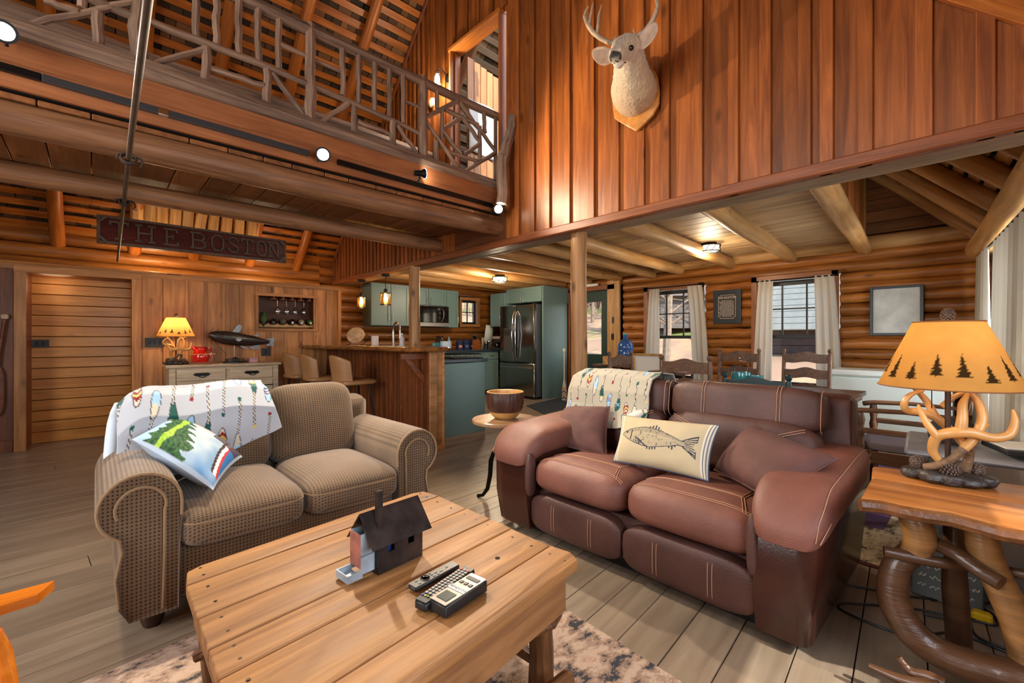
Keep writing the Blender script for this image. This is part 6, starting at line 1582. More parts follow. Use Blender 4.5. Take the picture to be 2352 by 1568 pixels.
# ------------------------------------------------------------------ antler lamps
M['antler'] = plain('polished_antler', rgb(198, 146, 84), .3, noise=.25, nscale=9, spec=.5)
M['antler_base'] = plain('antler_burr', rgb(112, 84, 58), .6, noise=.35, nscale=30, bump=.8, bscale=70)
M['rock'] = plain('bronze_rock', rgb(58, 52, 50), .4, .2, noise=.45, nscale=18, bump=.7, bscale=40)
M['cone'] = plain('pine_cone', rgb(84, 66, 56), .5, .1, noise=.4, nscale=60)
M['pole_wood'] = plain('dark_bronze_pole', rgb(66, 46, 36), .45, .2, noise=.3, nscale=20)
def shade_mat():
    m, n, l, b = nmat('parchment_shade')
    a = n.new('ShaderNodeVertexColor'); a.layer_name = 'print'
    tc = n.new('ShaderNodeTexCoord'); t = n.new('ShaderNodeTexNoise'); t.inputs['Scale'].default_value = 14; t.inputs['Detail'].default_value = 5; l.new(tc.outputs['Object'], t.inputs['Vector'])
    mr = n.new('ShaderNodeMapRange'); mr.inputs[3].default_value = .8; mr.inputs[4].default_value = 1.15; l.new(t.outputs[0], mr.inputs[0])
    mx = n.new('ShaderNodeMix'); mx.data_type = 'RGBA'; mx.blend_type = 'MULTIPLY'; mx.inputs[0].default_value = 1; l.new(a.outputs[0], mx.inputs[6]); l.new(mr.outputs[0], mx.inputs[7])
    d = n.new('ShaderNodeBsdfDiffuse'); tl = n.new('ShaderNodeBsdfTranslucent'); l.new(mx.outputs[2], d.inputs[0]); l.new(mx.outputs[2], tl.inputs[0])
    ms = n.new('ShaderNodeMixShader'); ms.inputs[0].default_value = .5; l.new(d.outputs[0], ms.inputs[1]); l.new(tl.outputs[0], ms.inputs[2]); l.new(ms.outputs[0], n['Material Output'].inputs[0])
    return m
M['shade'] = shade_mat()
def tree_print(u, v, base, ink, n=11, ph=0, hs=1):
    k = u * n + ph; ci = math.floor(k); x = (k - ci - .5)
    hgt = .30 + .06 * math.sin(ci * 2.3); z0 = .17 + .045 * math.sin(ci * 1.7 + 1); y = (v - z0) / (hgt * hs)
    if 0 < y < 1:
        saw = (y * 6.5) % 1.0; w_ = .30 * (1 - y) * (.45 + .55 * (1 - saw)) + .012
        x2 = x + .02 * math.sin(y * 25 + ci)
        if abs(x2) < w_: return ink
    if -.05 < y <= 0 and abs(x) < .02: return ink
    return base
def pinecone(mb, M0, L=.06, r=.026):
    mb.puff((0, 0, 0), (r * 1.5, r * 1.5, L), .9, .8, 12, 8, M=M0)
    for i in range(9):
        t = i / 8; z = -L / 2 * .92 + L * .92 * t; rr = r * math.sin(math.pi * (.12 + .8 * t)) ** .7
        for k in range(9):
            a = 2 * math.pi * k / 9 + i * .35
            mb.ball((rr * math.cos(a), rr * math.sin(a), z), (r * .28, r * .28, r * .16), 6, 4, M=M0)
def antler_lamp(label, loc, rz, s, seed, watt, lit):
    t = thing('antler_lamp', label, 'table lamp', loc, rz)
    # rock base of separate stones
    rn = random.Random(seed)
    for i, (x, y, r) in enumerate(((-.10, .015, .045), (-.055, -.035, .05), (0, -.045, .05), (.055, -.04, .048), (.10, -.005, .045), (.06, .045, .05), (-.02, .05, .055), (-.075, .045, .04), (0, 0, .06))):
        mb = MB().puff((0, 0, 0), (r * 2.1, r * 1.8, r * 1.05), .8, .8, 14, 9, fn=lambda p: p * (1 + .16 * mnoise.noise(p * 45 / s + Vector((i, 0, 0)))))
        obj('base_stone', mb, M['rock'], t, Matrix.Translation((x * s, y * s, r * .5 * s)) @ Matrix.Rotation(rn.random() * 6, 4, 'Z') @ Matrix.Scale(s, 4))
    for (x, y, z, ax, az) in ((-.085, .02, .062, 80, 60), (-.005, -.055, .062, 75, -30), (.09, .03, .055, 85, 100)):
        mb = MB(); pinecone(mb, Matrix.Identity(4)); obj('pine_cone', mb, M['cone'], t, Matrix.Translation((x * s, y * s, z * s)) @ Matrix.Rotation(R(az), 4, 'Z') @ Matrix.Rotation(R(ax), 4, 'Y') @ Matrix.Scale(s, 4))
    obj('pole', MB().cyl((0, .0, .03 * s), (0, 0, .56 * s), .0095 * s, n=10), M['pole_wood'], t)
    def A(nm, pts, rads, base=False):
        # local frame: x to the viewer's right, z up, y away
        P = [Vector((x * s, y * s, z * s)) for x, y, z in pts]; Q = []; RR = []
        for i in range(len(P) - 1):
            p0, p1, p2, p3 = P[max(i - 1, 0)], P[i], P[i + 1], P[min(i + 2, len(P) - 1)]
            for k in range(4):
                f = k / 4; Q.append(.5 * ((2 * p1) + (p2 - p0) * f + (2 * p0 - 5 * p1 + 4 * p2 - p3) * f * f + (3 * p1 - p0 - 3 * p2 + p3) * f ** 3)); RR.append((rads[i] + (rads[i + 1] - rads[i]) * f) * s)
        Q.append(P[-1]); RR.append(rads[-1] * s)
        return obj(nm, MB().tube(Q, RR, 10), M['antler_base'] if base else M['antler'], t)
    # three interlocked antlers
    A('antler_burr', [(-.075, -.03, .055), (-.04, -.05, .075), (.0, -.055, .105), (.035, -.05, .15)], [.016, .015, .015, .016], True)
    A('antler', [(.035, -.05, .15), (.07, -.04, .20), (.095, -.02, .27), (.085, 0, .34), (.05, 0, .385), (.0, .01, .42)], [.016, .017, .017, .014, .010, .003])
    A('antler', [(-.03, -.04, .085), (-.055, -.045, .13), (-.045, -.06, .19), (.0, -.075, .215), (.05, -.075, .22), (.11, -.065, .205), (.16, -.05, .22), (.178, -.04, .27), (.175, -.03, .315)], [.013, .016, .019, .022, .02, .017, .016, .013, .004])
    A('tine', [(.02, -.075, .215), (.025, -.075, .275), (.03, -.06, .33), (.05, -.05, .375)], [.02, .017, .014, .004])
    A('tine', [(-.045, -.065, .19), (-.075, -.06, .24), (-.095, -.055, .29), (-.10, -.05, .315)], [.016, .013, .010, .003])
    A('antler_burr', [(.05, .0, .05), (.06, .0, .10), (.06, -.01, .14)], [.018, .016, .017], True)
    A('antler', [(.06, -.01, .14), (.02, .02, .20), (-.03, .04, .255), (-.085, .03, .275), (-.125, .0, .28), (-.14, -.02, .31), (-.12, -.02, .35), (-.075, -.02, .37)], [.016, .015, .017, .016, .014, .013, .010, .003])
    A('tine', [(-.03, .04, .26), (-.055, .05, .32), (-.09, .05, .37), (-.13, .04, .42)], [.015, .013, .010, .003])
    A('tine', [(-.01, .04, .30), (.03, .05, .345), (.07, .05, .365), (.11, .05, .385)], [.012, .011, .008, .003])
    A('tine', [(.07, -.03, .20), (.10, -.02, .235), (.12, .0, .25)], [.012, .008, .003])
    # shade, harp, finial
    zb_, zt, rb_, rt_ = .39 * s, .655 * s, .222 * s, .108 * s
    def fn(u, v): a = 2 * math.pi * u; r = rb_ + (rt_ - rb_) * v; return Vector((r * math.cos(a), r * math.sin(a), zb_ + (zt - zb_) * v))
    mb = MB().grid(fn, 260, 60); sh = obj('lamp_shade', mb, M['shade'], t); base = rgb(206, 154, 82); ink = rgb(58, 44, 26)
    paint(sh, mb, lambda u, v: tree_print(u, v, base, ink, 16, .3 + seed * .17, 1 if seed < 2 else .62))
    for rr, z in ((rb_, zb_), (rt_, zt)): obj('shade_trim', MB().tube([(rr * math.cos(R(a)), rr * math.sin(R(a)), z) for a in range(0, 360, 8)], .003 * s, 6, closed=True), plain('shade_trim', rgb(120, 72, 34), .6), sh)
    mb = MB()
    for k in range(3): a = k * 2.094; mb.cyl((0, 0, zt - .01), (rt_ * math.cos(a), rt_ * math.sin(a), zt - .004), .002 * s, n=5)
    obj('shade_spider', mb, M['black'], sh)
    mb = MB(); pinecone(mb, Matrix.Translation((0, 0, zt + .028 * s)), .052 * s, .02 * s); obj('finial', mb, M['cone'], t)
    obj('bulb', MB().lathe([(.012 * s, .50 * s), (.03 * s, .54 * s), (.022 * s, .575 * s), (.002, .585 * s)], 14), plain('lamp_bulb', (1, .85, .6, 1), .4, emit=(1, .72, .4, 1), es=lit), t)
    obj('pull_chain', MB().tube([(-.055 * s, -.03 * s, zb_ + .01), (-.055 * s, -.03 * s, .30 * s)], .0018 * s, 5), M['black'], t)
    p = Matrix.Translation(loc) @ Vector((0, 0, .54 * s)); light('lamp_light', 'POINT', p, watt, WARM, shadow_soft_size=.05 * s)
    return t
# ---- live-edge end table on birch limbs
et = thing('end_table', 'live-edge end table on curved birch limbs beside the leather sofa', 'table', (2.05, .0, 0))
ETZ = .62
M['slab'] = wood('honey_slab', rgb(140, 82, 38), rgb(186, 122, 64), .28, .7, .06, .6, .15, rgb(70, 36, 16), .5)
M['slab_edge'] = plain('live_bark_edge', rgb(104, 62, 30), .4, noise=.4, nscale=24, bump=.6, bscale=30)
def slabpart(nm, poly, z0, h):
    c = sum((Vector((x, y, 0)) for x, y in poly), Vector()) / len(poly); Rz = Matrix.Rotation(R(90), 4, 'Z')
    pl = [(Rz.inverted() @ (Vector((x, y, 0)) - c)) for x, y in poly]
    o = obj(nm, MB().prism([(p.x, p.y) for p in pl], h), M['slab'], et, et.matrix_basis.inverted() @ Matrix.Translation(c + Vector((0, 0, z0))) @ Rz); return bevelmod(o, .008, 3)
fl, bl_ = on_z(1976, 1142, ETZ), on_z(2004, 1070, ETZ); sm = on_z(2001, 1095, ETZ)
fe = [(fl.x + .012 * math.sin(i * 1.9) + .02 * math.sin(i * .55) + .05 * i / 12, fl.y - .62 * i / 12) for i in range(13)]
slabpart('top_plank', fe + [(2.11, -.35), (sm.x, sm.y - .002)], ETZ - .04, .04)
slabpart('top_plank', [(sm.x + .003, sm.y), (2.113, -.35), (2.36, -.35), (2.36, -.1), (bl_.x + .02, bl_.y - .04), (bl_.x, bl_.y)], ETZ - .04, .04)
mbk = MB(); mbk.tube([(x - .006, y, ETZ - .022) for x, y in fe], [.02] * 13, 8, flat=1.0); wobj('bark_edge', mbk, M['slab_edge'], et)
def bark_mat(nm, c1, c2):
    return wood(nm, c1, c2, .38, 1.0, .1, .3, .4, None, .5, .3, .5)
M['birch'] = plain('golden_birch_bark', rgb(138, 98, 56), .32, noise=.42, nscale=3.0, bump=.2, bscale=20, stretch=(.6, .6, 9), spec=.5, coat=.3)
M['birch_dark'] = plain('dark_birch_bark', rgb(82, 54, 34), .36, noise=.4, nscale=3.0, bump=.25, bscale=20, stretch=(.8, .8, 7), spec=.5, coat=.3)
def limb(nm, pxs, X, rads, mat, sub=5):
    P = [on_x(a, b_, (X if not hasattr(X, '__len__') else X[i])) for i, (a, b_) in enumerate(pxs)]; Q = []; RR = []
    for i in range(len(P) - 1):
        p0, p1, p2, p3 = P[max(i - 1, 0)], P[i], P[i + 1], P[min(i + 2, len(P) - 1)]
        for k in range(sub):
            f = k / sub; Q.append(.5 * ((2 * p1) + (p2 - p0) * f + (2 * p0 - 5 * p1 + 4 * p2 - p3) * f * f + (3 * p1 - p0 - 3 * p2 + p3) * f ** 3)); RR.append(rads[i] + (rads[i + 1] - rads[i]) * f)
    Q.append(P[-1]); RR.append(rads[-1]); return wobj(nm, MB().tube(Q, RR, 14, jit=.05), mat, et)
limb('leg', ((2085, 1165), (2104, 1200), (2112, 1240), (2100, 1275)), 1.95, [.036, .042, .043, .038], M['birch'])
limb('leg', ((2098, 1268), (2060, 1300), (2052, 1370), (2085, 1440), (2150, 1495), (2240, 1530), (2330, 1555), (2400, 1590)), [1.97, 1.95, 1.94, 1.93, 1.93, 1.93, 1.93, 1.93], [.036, .04, .044, .045, .045, .046, .046, .046], M['birch_dark'])
limb('leg', ((2195, 1195), (2195, 1290), (2192, 1330), (2205, 1510)), [2.12, 2.14, 2.16, 2.25], [.032, .032, .034, .036], M['birch_dark'])
limb('leg', ((2250, 1195), (2262, 1270), (2300, 1350), (2345, 1450), (2375, 1580)), 1.97, [.036, .04, .038, .042, .044], M['birch'])
limb('stretcher', ((2030, 1265), (2090, 1278), (2160, 1292), (2240, 1300), (2420, 1330)), [1.90, 1.92, 1.95, 2.0, 2.0], [.017, .018, .018, .016, .015], M['birch_dark'])
limb('stretcher', ((2140, 1245), (2190, 1268), (2250, 1310), (2300, 1340)), [1.98, 1.94, 1.92, 1.90], [.022, .021, .021, .022], M['birch_dark'])
limb('foot_branch', ((1996, 1528), (2040, 1548), (2090, 1566), (2160, 1580)), 1.80, [.008, .012, .016, .02], M['birch_dark']); limb('foot_branch', ((2064, 1508), (2090, 1540), (2130, 1552), (2170, 1570)), 1.82, [.008, .013, .015, .018], M['birch_dark'])
lp = on_z(2187, 1113, ETZ)
antler_lamp('large antler lamp with pine-tree shade on the live-edge end table', (lp.x + .03, lp.y + .012, ETZ + .001), YAW - R(90) - R(32), .87, 1, 1.7, 2)

# ---- sideboard with its lamp, pitcher, catfish
M['washed'] = wood('whitewashed_mango', rgb(186, 160, 128), rgb(222, 202, 174), .5, 1.3, .05, .15, .35)
sb = thing('sideboard', 'whitewashed wooden sideboard with black iron pulls', 'sideboard', (1.15, 6.36, 0))
SX0, SX1, SY0, SY1 = .60, 1.70, 6.13, 6.50
wobj('top', MB().box(((SX0 + SX1) / 2, (SY0 + SY1) / 2 - .01, .82), (SX1 - SX0 + .06, SY1 - SY0 + .05, .03), .006), M['washed'], sb); wobj('body', MB().box(((SX0 + SX1) / 2, (SY0 + SY1) / 2, .44), (SX1 - SX0, SY1 - SY0 - .01, .73), .004), M['washed'], sb)
for x in (SX0 + .03, SX1 - .03): wobj('corner_post', MB().box((x, SY0 - .003, .40), (.06, .02, .80), .003), M['washed'], sb)
xm = (SX0 + SX1) / 2
for a, b_ in ((SX0 + .065, xm - .02), (xm + .02, SX1 - .065)):
    d = wobj('drawer', MB().box(((a + b_) / 2, SY0 - .008, .72), (b_ - a, .02, .13), .004), M['washed'], sb)
    c = (a + b_) / 2
    h = MB().prism([(-.085, 0), (-.06, .018), (.06, .018), (.085, 0), (.06, -.018), (-.06, -.018)], .004, Matrix.Translation((c, SY0 - .018, .725)) @ Matrix.Rotation(R(90), 4, 'X'))
    h.tube([(c - .035, SY0 - .022, .722), (c - .03, SY0 - .04, .70), (c, SY0 - .045, .692), (c + .03, SY0 - .04, .70), (c + .035, SY0 - .022, .722)], .005, 6); obj('pull', h, M['black'], d)
    d = wobj('door', MB().box(((a + b_) / 2, SY0 - .008, .34), (b_ - a, .02, .56), .004), M['washed'], sb)
    for z in (.56, .14): obj('hinge_strap', MB().box((a + .05 if a < xm - .1 else b_ - .05, SY0 - .02, z), (.10, .005, .012), .002), M['black'], d)
for x in (SX0 + .04, SX1 - .04):
    for y in (SY0 + .03, SY1 - .04): wobj('foot', MB().box((x, y, .04), (.06, .06, .08), .004), M['washed'], sb)
STZ = .836
q = on_y(404, 832, 6.33); antler_lamp('small lit antler lamp with pine-tree shade on the sideboard', (q.x, 6.33, STZ), YAW - R(90) + R(35), .82, 4, 11, 14)
q = on_y(462, 830, 6.36)
pt = thing('pitcher', 'glossy red ceramic pitcher on the sideboard', 'pitcher', (q.x, 6.40, STZ)); M['red_glaze'] = plain('red_glaze', rgb(206, 28, 20), .1, coat=.8)
obj('body', MB().lathe([(0, 0), (.07, 0), (.078, .02), (.086, .07), (.082, .12), (.062, .165), (.058, .185), (.066, .20), (.058, .198), (.052, .18), (.05, .1)], 28), M['red_glaze'], pt)
obj('spout', MB().tube([(-.045, 0, .165), (-.07, 0, .195), (-.09, 0, .212)], [.03, .02, .008], 10), M['red_glaze'], pt); obj('handle', MB().tube([(.055, 0, .185), (.10, 0, .175), (.11, 0, .12), (.08, 0, .06)], [.01, .011, .011, .01], 8), M['red_glaze'], pt)
rk = thing('wooden_rack', 'small wooden napkin rack in front of the red pitcher', 'rack', (q.x + .0, 6.24, STZ)); w_ = .125
obj('base', MB().box((0, 0, .012), (.27, .07, .024), .004), M['trim'], rk); obj('crossbar', MB().cyl((-w_, 0, .115), (w_, 0, .115), .005, n=8), M['joist'], rk)
for s_ in (-.85, .85): obj('upright', MB().cyl((s_ * w_, 0, .02), (s_ * w_, 0, .115), .005, n=8), M['trim'], rk)
# carved catfish on a stand
cf = thing('catfish_sculpture', 'dark carved wood and metal catfish on a stand', 'sculpture', (on_y(540, 830, 6.35).x, 6.35, STZ))
M['fish_dark'] = plain('charred_wood', rgb(52, 40, 34), .35, .2, noise=.4, nscale=14, stretch=(.4, 2, 2)); M['fin'] = plain('hammered_metal', rgb(128, 134, 140), .32, .9, noise=.25, nscale=40)
kx_ = lambda px_, py_: Vector((on_y(px_, py_, 6.35).x - cf.location.x, 0, on_y(px_, py_, 6.35).z - STZ))
sp_ = [kx_(480, 768), kx_(492, 771), kx_(515, 775), kx_(545, 779), kx_(575, 782), kx_(600, 784), kx_(618, 785)]
obj('body', MB().tube(sp_, [.03, .062, .085, .085, .068, .042, .022], 18, flat=.98, up=(0, 0, 1)), M['fish_dark'], cf)
obj('side_band', MB().tube([p + Vector((0, -.09 * k, .015)) for p, k in zip(sp_[1:], (.8, .95, .95, .75, .5, .28))], .007, 6), M['fin'], cf)
MXZ = Matrix(((1, 0, 0, 0), (0, 0, 1, -.004), (0, 1, 0, 0), (0, 0, 0, 1)))
def fin(pxs, nm='fin', off=0): P = [kx_(*p) for p in pxs]; obj(nm, MB().prism([(p.x, p.z) for p in P], .008, Matrix.Translation((0, off, 0)) @ MXZ), M['fin'], cf)
fin(((534, 762), (543, 748), (550, 745), (556, 750), (552, 760), (547, 764)), 'dorsal_fin'); fin(((612, 778), (630, 775), (628, 795), (612, 794)), 'tail_fin'); fin(((548, 792), (568, 797), (572, 801), (560, 800)), 'belly_fin'); fin(((572, 796), (600, 790), (592, 802), (578, 802)), 'belly_fin'); fin(((582, 770), (592, 766), (596, 770), (590, 773)), 'adipose_fin'); fin(((538, 778), (548, 775), (552, 780), (546, 784), (540, 783)), 'pectoral_fin', -.085)
for pts in (((484, 778), (486, 800), (498, 814)), ((488, 778), (505, 800), (518, 812)), ((482, 766), (487, 756), (491, 752)), ((496, 762), (500, 757), (504, 755))): obj('whisker', MB().tube([kx_(*p) + Vector((0, -.03, 0)) for p in pts], [.004, .003, .002], 5), M['fish_dark'], cf)
obj('stand_rod', MB().cyl(kx_(539, 824), kx_(539, 790), .008, n=8), M['chrome'], cf); obj('stand_base', MB().lathe([(0, 0), (.14, 0), (.14, .012), (.10, .02), (.09, .05), (.03, .055), (.012, .07)], 26), M['satin_black'], cf)
q = on_y(581, 825, 6.3); tag(obj('soap_box', MB().box((q.x, 6.3, STZ + .03), (.09, .06, .06), .004), plain('patterned_box', rgb(180, 140, 150), .5, noise=.4, nscale=30)), 'small patterned box at the end of the sideboard', 'box')
# wall plates on the panelling
q = on_y(92, 789, 7.0); plate('black double switch plate on the honey boards of the recess', (q.x, 6.995, q.z), 2, .135, .085, 0)
q = on_a(355, 786); plate('long blue-black switch and outlet plate beside the lamp', (q.x, ya(q.x) - .035, q.z), 3, .175, .105, R(-3)); q = on_a(609, 808); plate('square blue-black outlet plate behind the catfish tail', (q.x, ya(q.x) - .03, q.z), 1, .105, .105, R(-3))

# ---- wine niche: rack, bottles, glasses
yn = ya((NX0 + NX1) / 2)
wn_ = thing('wine_rack', 'pale scalloped rack rail in the wall niche', 'wine rack', ((NX0 + NX1) / 2, yn + .05, NZ0)); wdn = NX1 - NX0
top = []
for i in range(61):
    x = -wdn / 2 + .01 + (wdn - .02) * i / 60; f = (i / 60 * 6) % 1.0; top.append((x, .075 - .032 * max(0, math.sin(math.pi * f)) ** .6))
obj('rail', MB().prism([(-wdn / 2 + .01, .02), (wdn / 2 - .01, .02)] + top[::-1], .018, Matrix(((1, 0, 0, 0), (0, 0, 1, -.03), (0, 1, 0, 0), (0, 0, 0, 1)))), M['joist'], wn_)
obj('rear_rail', MB().box((0, .14, .035), (wdn - .02, .02, .05), .003), M['joist'], wn_)
bc = [((70, 96, 60), 'wine bottle with a dark green neck, leftmost in the niche'), ((34, 30, 30), 'black wine bottle second along the niche'), ((120, 112, 96), 'pale grey wine bottle third along the niche'), ((48, 26, 26), 'dark red wine bottle with a white cap in the niche'), ((176, 164, 140), 'clear straw-coloured wine bottle in the niche'), ((72, 122, 44), 'bright green wine bottle, rightmost in the niche')]
for i, (c, lb) in enumerate(bc):
    x = -wdn / 2 + wdn * (i + .5) / 6
    b = thing('wine_bottle', lb, 'bottle', ((NX0 + NX1) / 2 + x, yn - .02, NZ0 + .085), 0, 'wine bottles in the niche')
    T = Matrix.Rotation(R(-90), 4, 'X') @ Matrix.Rotation(R(0), 4, 'X')
    T = Euler((R(-84 if i else -50), 0, R(-16))).to_matrix().to_4x4() @ Matrix.Translation((0, 0, -.02))
    obj('glass', MB().lathe([(.0, .19), (.036, .19), (.038, .18), (.038, .06), (.03, .035), (.014, .01), (.0135, -.04), (.016, -.042), (.016, -.055), (0, -.056)][::-1], 18, T), plain('bottle_glass', rgb(*c), .12, spec=.6), b)
    obj('capsule', MB().lathe([(.0145, -.012), (.0165, -.04), (.0165, -.058), (0, -.06)][::-1], 14, T), plain('capsule', rgb(200, 200, 196) if i in (3, 4, 5) else rgb(50, 56, 52), .4), b)
hg = thing('stemware_rack', 'wooden rails for hanging glasses at the top of the niche', 'rack', ((NX0 + NX1) / 2 + .06, yn + .1, NZ1))
for i in range(5): obj('rail', MB().box((-.22 + i * .115, 0, -.034), (.082, .18, .012), .002).box((-.22 + i * .115, 0, -.014), (.02, .18, .028)), M['trim'], hg)
gl = ('first', 'second', 'third', 'fourth')
for i in range(4):
    g = thing('wine_glass', 'wine glass hanging upside down, %s from the lamp side' % gl[i], 'wine glass', ((NX0 + NX1) / 2 + .06 - .1625 + i * .115, yn + .08, NZ1 - .038), 0, 'wine glasses hanging in the niche')
    obj('glass', MB().lathe([(.034, .008), (.034, .005), (.004, 0), (.0035, -.085), (.02, -.10), (.038, -.13), (.036, -.165), (.032, -.19), (.031, -.19), (.035, -.165), (.036, -.13), (.018, -.102), (0, -.095)], 18), M['clear'], g)

# ---- carved name board hung on the rafters
sg = thing('name_board', 'long dark red carved sign reading THE BOSTON', 'sign', (0, 0, 0))
tl, tr_, bl2, brr = on_y(222, 488, 6.3), on_y(656, 556, 6.3), on_y(222, 562, 6.3), on_y(656, 602, 6.3)
c = (tl + tr_ + bl2 + brr) / 4; Lw = (tr_ - tl).length; Hh = ((tl - bl2).length + (tr_ - brr).length) / 2
sg.location = c; ang = math.atan2(tr_.z + brr.z - tl.z - bl2.z, 2 * (tr_.x - tl.x))
Tm = Matrix.Rotation(-ang, 4, 'Y') @ Matrix.Rotation(R(-6), 4, 'X')
M['sign_red'] = wood('dark_red_sign_board', rgb(52, 20, 16), rgb(98, 36, 28), .35, .9, 0, .1, .2); M['sign_trim'] = plain('weathered_brown_trim', rgb(88, 72, 60), .6, noise=.3, nscale=20)
obj('board', MB().box((0, 0, 0), (Lw, .03, Hh), .004), M['sign_red'], sg, Tm)
for z in (-1, 1): obj('edge_strip', MB().box((0, -.016, z * (Hh / 2 - .012)), (Lw, .024, .028), .005), M['sign_trim'], sg, Tm)
for s_ in (-1, 1):
    obj('edge_strip', MB().box((s_ * (Lw / 2 - .014), -.016, 0), (.028, .024, Hh), .005), M['sign_trim'], sg, Tm)
    for z in (-1, 1): obj('corner_strip', MB().box((0, 0, 0), (.12, .022, .026), .004), M['sign_trim'], sg, Tm @ Matrix.Translation((s_ * (Lw / 2 - .045), -.024, z * (Hh / 2 - .045))) @ Matrix.Rotation(R(45 * s_ * z), 4, 'Y'))
ST = {  # slab letters as strokes on a 0..1 by 0..1.4 cell
 'T': [((.05, 1.4), (.95, 1.4)), ((.5, 1.4), (.5, 0)), ((.3, 0), (.7, 0)), ((.05, 1.4), (.05, 1.2)), ((.95, 1.4), (.95, 1.2))],
 'H': [((.15, 0), (.15, 1.4)), ((.85, 0), (.85, 1.4)), ((.15, .72), (.85, .72)), ((0, 0), (.3, 0)), ((0, 1.4), (.3, 1.4)), ((.7, 0), (1, 0)), ((.7, 1.4), (1, 1.4))],
 'E': [((.15, 0), (.15, 1.4)), ((0, 1.4), (.9, 1.4)), ((0, 0), (.95, 0)), ((.15, .72), (.6, .72)), ((.9, 1.4), (.9, 1.18)), ((.95, 0), (.95, .24)), ((.6, .85), (.6, .6))],
 'B': [((.12, 0), (.12, 1.4)), ((0, 1.4), (.65, 1.4)), ((.65, 1.4), (.85, 1.2)), ((.85, 1.2), (.85, .9)), ((.85, .9), (.68, .74)), ((.12, .74), (.68, .74)), ((.68, .74), (.92, .52)), ((.92, .52), (.92, .2)), ((.92, .2), (.7, 0)), ((0, 0), (.7, 0))],
 'O': [((.3, 0), (.7, 0)), ((.7, 0), (.95, .3)), ((.95, .3), (.95, 1.1)), ((.95, 1.1), (.7, 1.4)), ((.7, 1.4), (.3, 1.4)), ((.3, 1.4), (.05, 1.1)), ((.05, 1.1), (.05, .3)), ((.05, .3), (.3, 0))],
 'S': [((.92, 1.1), (.7, 1.4)), ((.7, 1.4), (.3, 1.4)), ((.3, 1.4), (.06, 1.15)), ((.06, 1.15), (.25, .85)), ((.25, .85), (.75, .6)), ((.75, .6), (.94, .3)), ((.94, .3), (.7, 0)), ((.7, 0), (.3, 0)), ((.3, 0), (.06, .3))],
 'N': [((.12, 0), (.12, 1.4)), ((.88, 0), (.88, 1.4)), ((.12, 1.4), (.88, 0)), ((0, 0), (.26, 0)), ((0, 1.4), (.12, 1.4)), ((.74, 1.4), (1, 1.4))]}
tops = (('T', 250, 470), ('H', 545, 755), ('E', 870, 1025), ('B', 1165, 1335), ('O', 1395, 1535), ('S', 1580, 1705), ('T', 1730, 1865), ('O', 1905, 2010), ('N', 2035, 2155))
for ch, xa, xb in tops:
    pa_, pb = on_y(200 + xa / 4.9, 545, 6.3).x - c.x, on_y(200 + xb / 4.9, 545, 6.3).x - c.x; cw_ = pb - pa_; chh = Hh * .60; sc = chh / 1.4
    mb = MB()
    for a, b_ in ST[ch]:
        p0 = Vector((pa_ + a[0] * cw_, -.024, -chh / 2 + a[1] * sc)); p1 = Vector((pa_ + b_[0] * cw_, -.024, -chh / 2 + b_[1] * sc)); d = p1 - p0
        mb.box((0, 0, 0), (d.length + .018, .016, .02), .003, M=Matrix.Translation((p0 + p1) / 2) @ Matrix.Rotation(-math.atan2(d.z, d.x), 4, 'Y'))
    obj('letter', mb, M['sign_trim'], sg, Tm)
hk = on_y(311, 487, 6.35) - c; obj('hook', MB().tube([hk + Vector((0, 0, .09)), hk + Vector((0, 0, .05)), hk + Vector((-.015, 0, .035)), hk + Vector((0, 0, .02)), hk + Vector((.015, 0, .03))], .005, 6), M['black'], sg)
# split-log slabs between the rafters behind the sign
for i in range(10):
    a = on_y(298 + i * 29, 500, 7.25); log('slab_board', (a.x + .06, 7.25, 2.30), (a.x + .06, 7.0, 2.78), .075, .07, M['joist'], wlog, n=8, seg=3)

# ---- long pole tied under the catwalk beams
pl = thing('hanging_pole', 'long dark wooden pole tied beneath the catwalk beams', 'pole', (.13, 3.2, 2.1))
p0, p1, p2, p3 = on_z(345, -40, 2.115), on_z(295, 365, 2.115), on_z(285, 465, 2.10), on_z(270, 600, 2.06)
wobj('shaft', MB().tube([p0, p1, p2, p3], [.0125, .0125, .012, .0105], 10), plain('dark_pole', rgb(66, 50, 38), .6, noise=.3, nscale=30), pl)
M['rope'] = plain('dark_rope', rgb(52, 42, 36), .9, noise=.3, nscale=60)
for p, r in ((p1, .03), (p2, .024)):
    mb = MB()
    for k in range(3): mb.tube([(p.x + r * math.cos(R(a)) * 1.1, p.y - .012 + k * .012 + .01 * math.sin(R(a)), p.z + r * math.sin(R(a))) for a in range(0, 360, 30)], .006, 6, closed=True)
    mb.tube([(p.x + .01, p.y, p.z + .02), (p.x + .05, p.y - .01, p.z + .012), (p.x + .06, p.y - .02, p.z - .02), (p.x + .045, p.y - .02, p.z - .045)], [.007, .007, .006, .003], 6); mb.tube([(p.x - .01, p.y, p.z + .02), (p.x - .045, p.y - .01, p.z + .01), (p.x - .05, p.y - .02, p.z - .02)], [.007, .006, .003], 6)
    mb.tube([(p.x, p.y, p.z + .02), (p.x, p.y + .02, p.z + .06)], .006, 6)
    wobj('rope_knot', mb, M['rope'], pl)

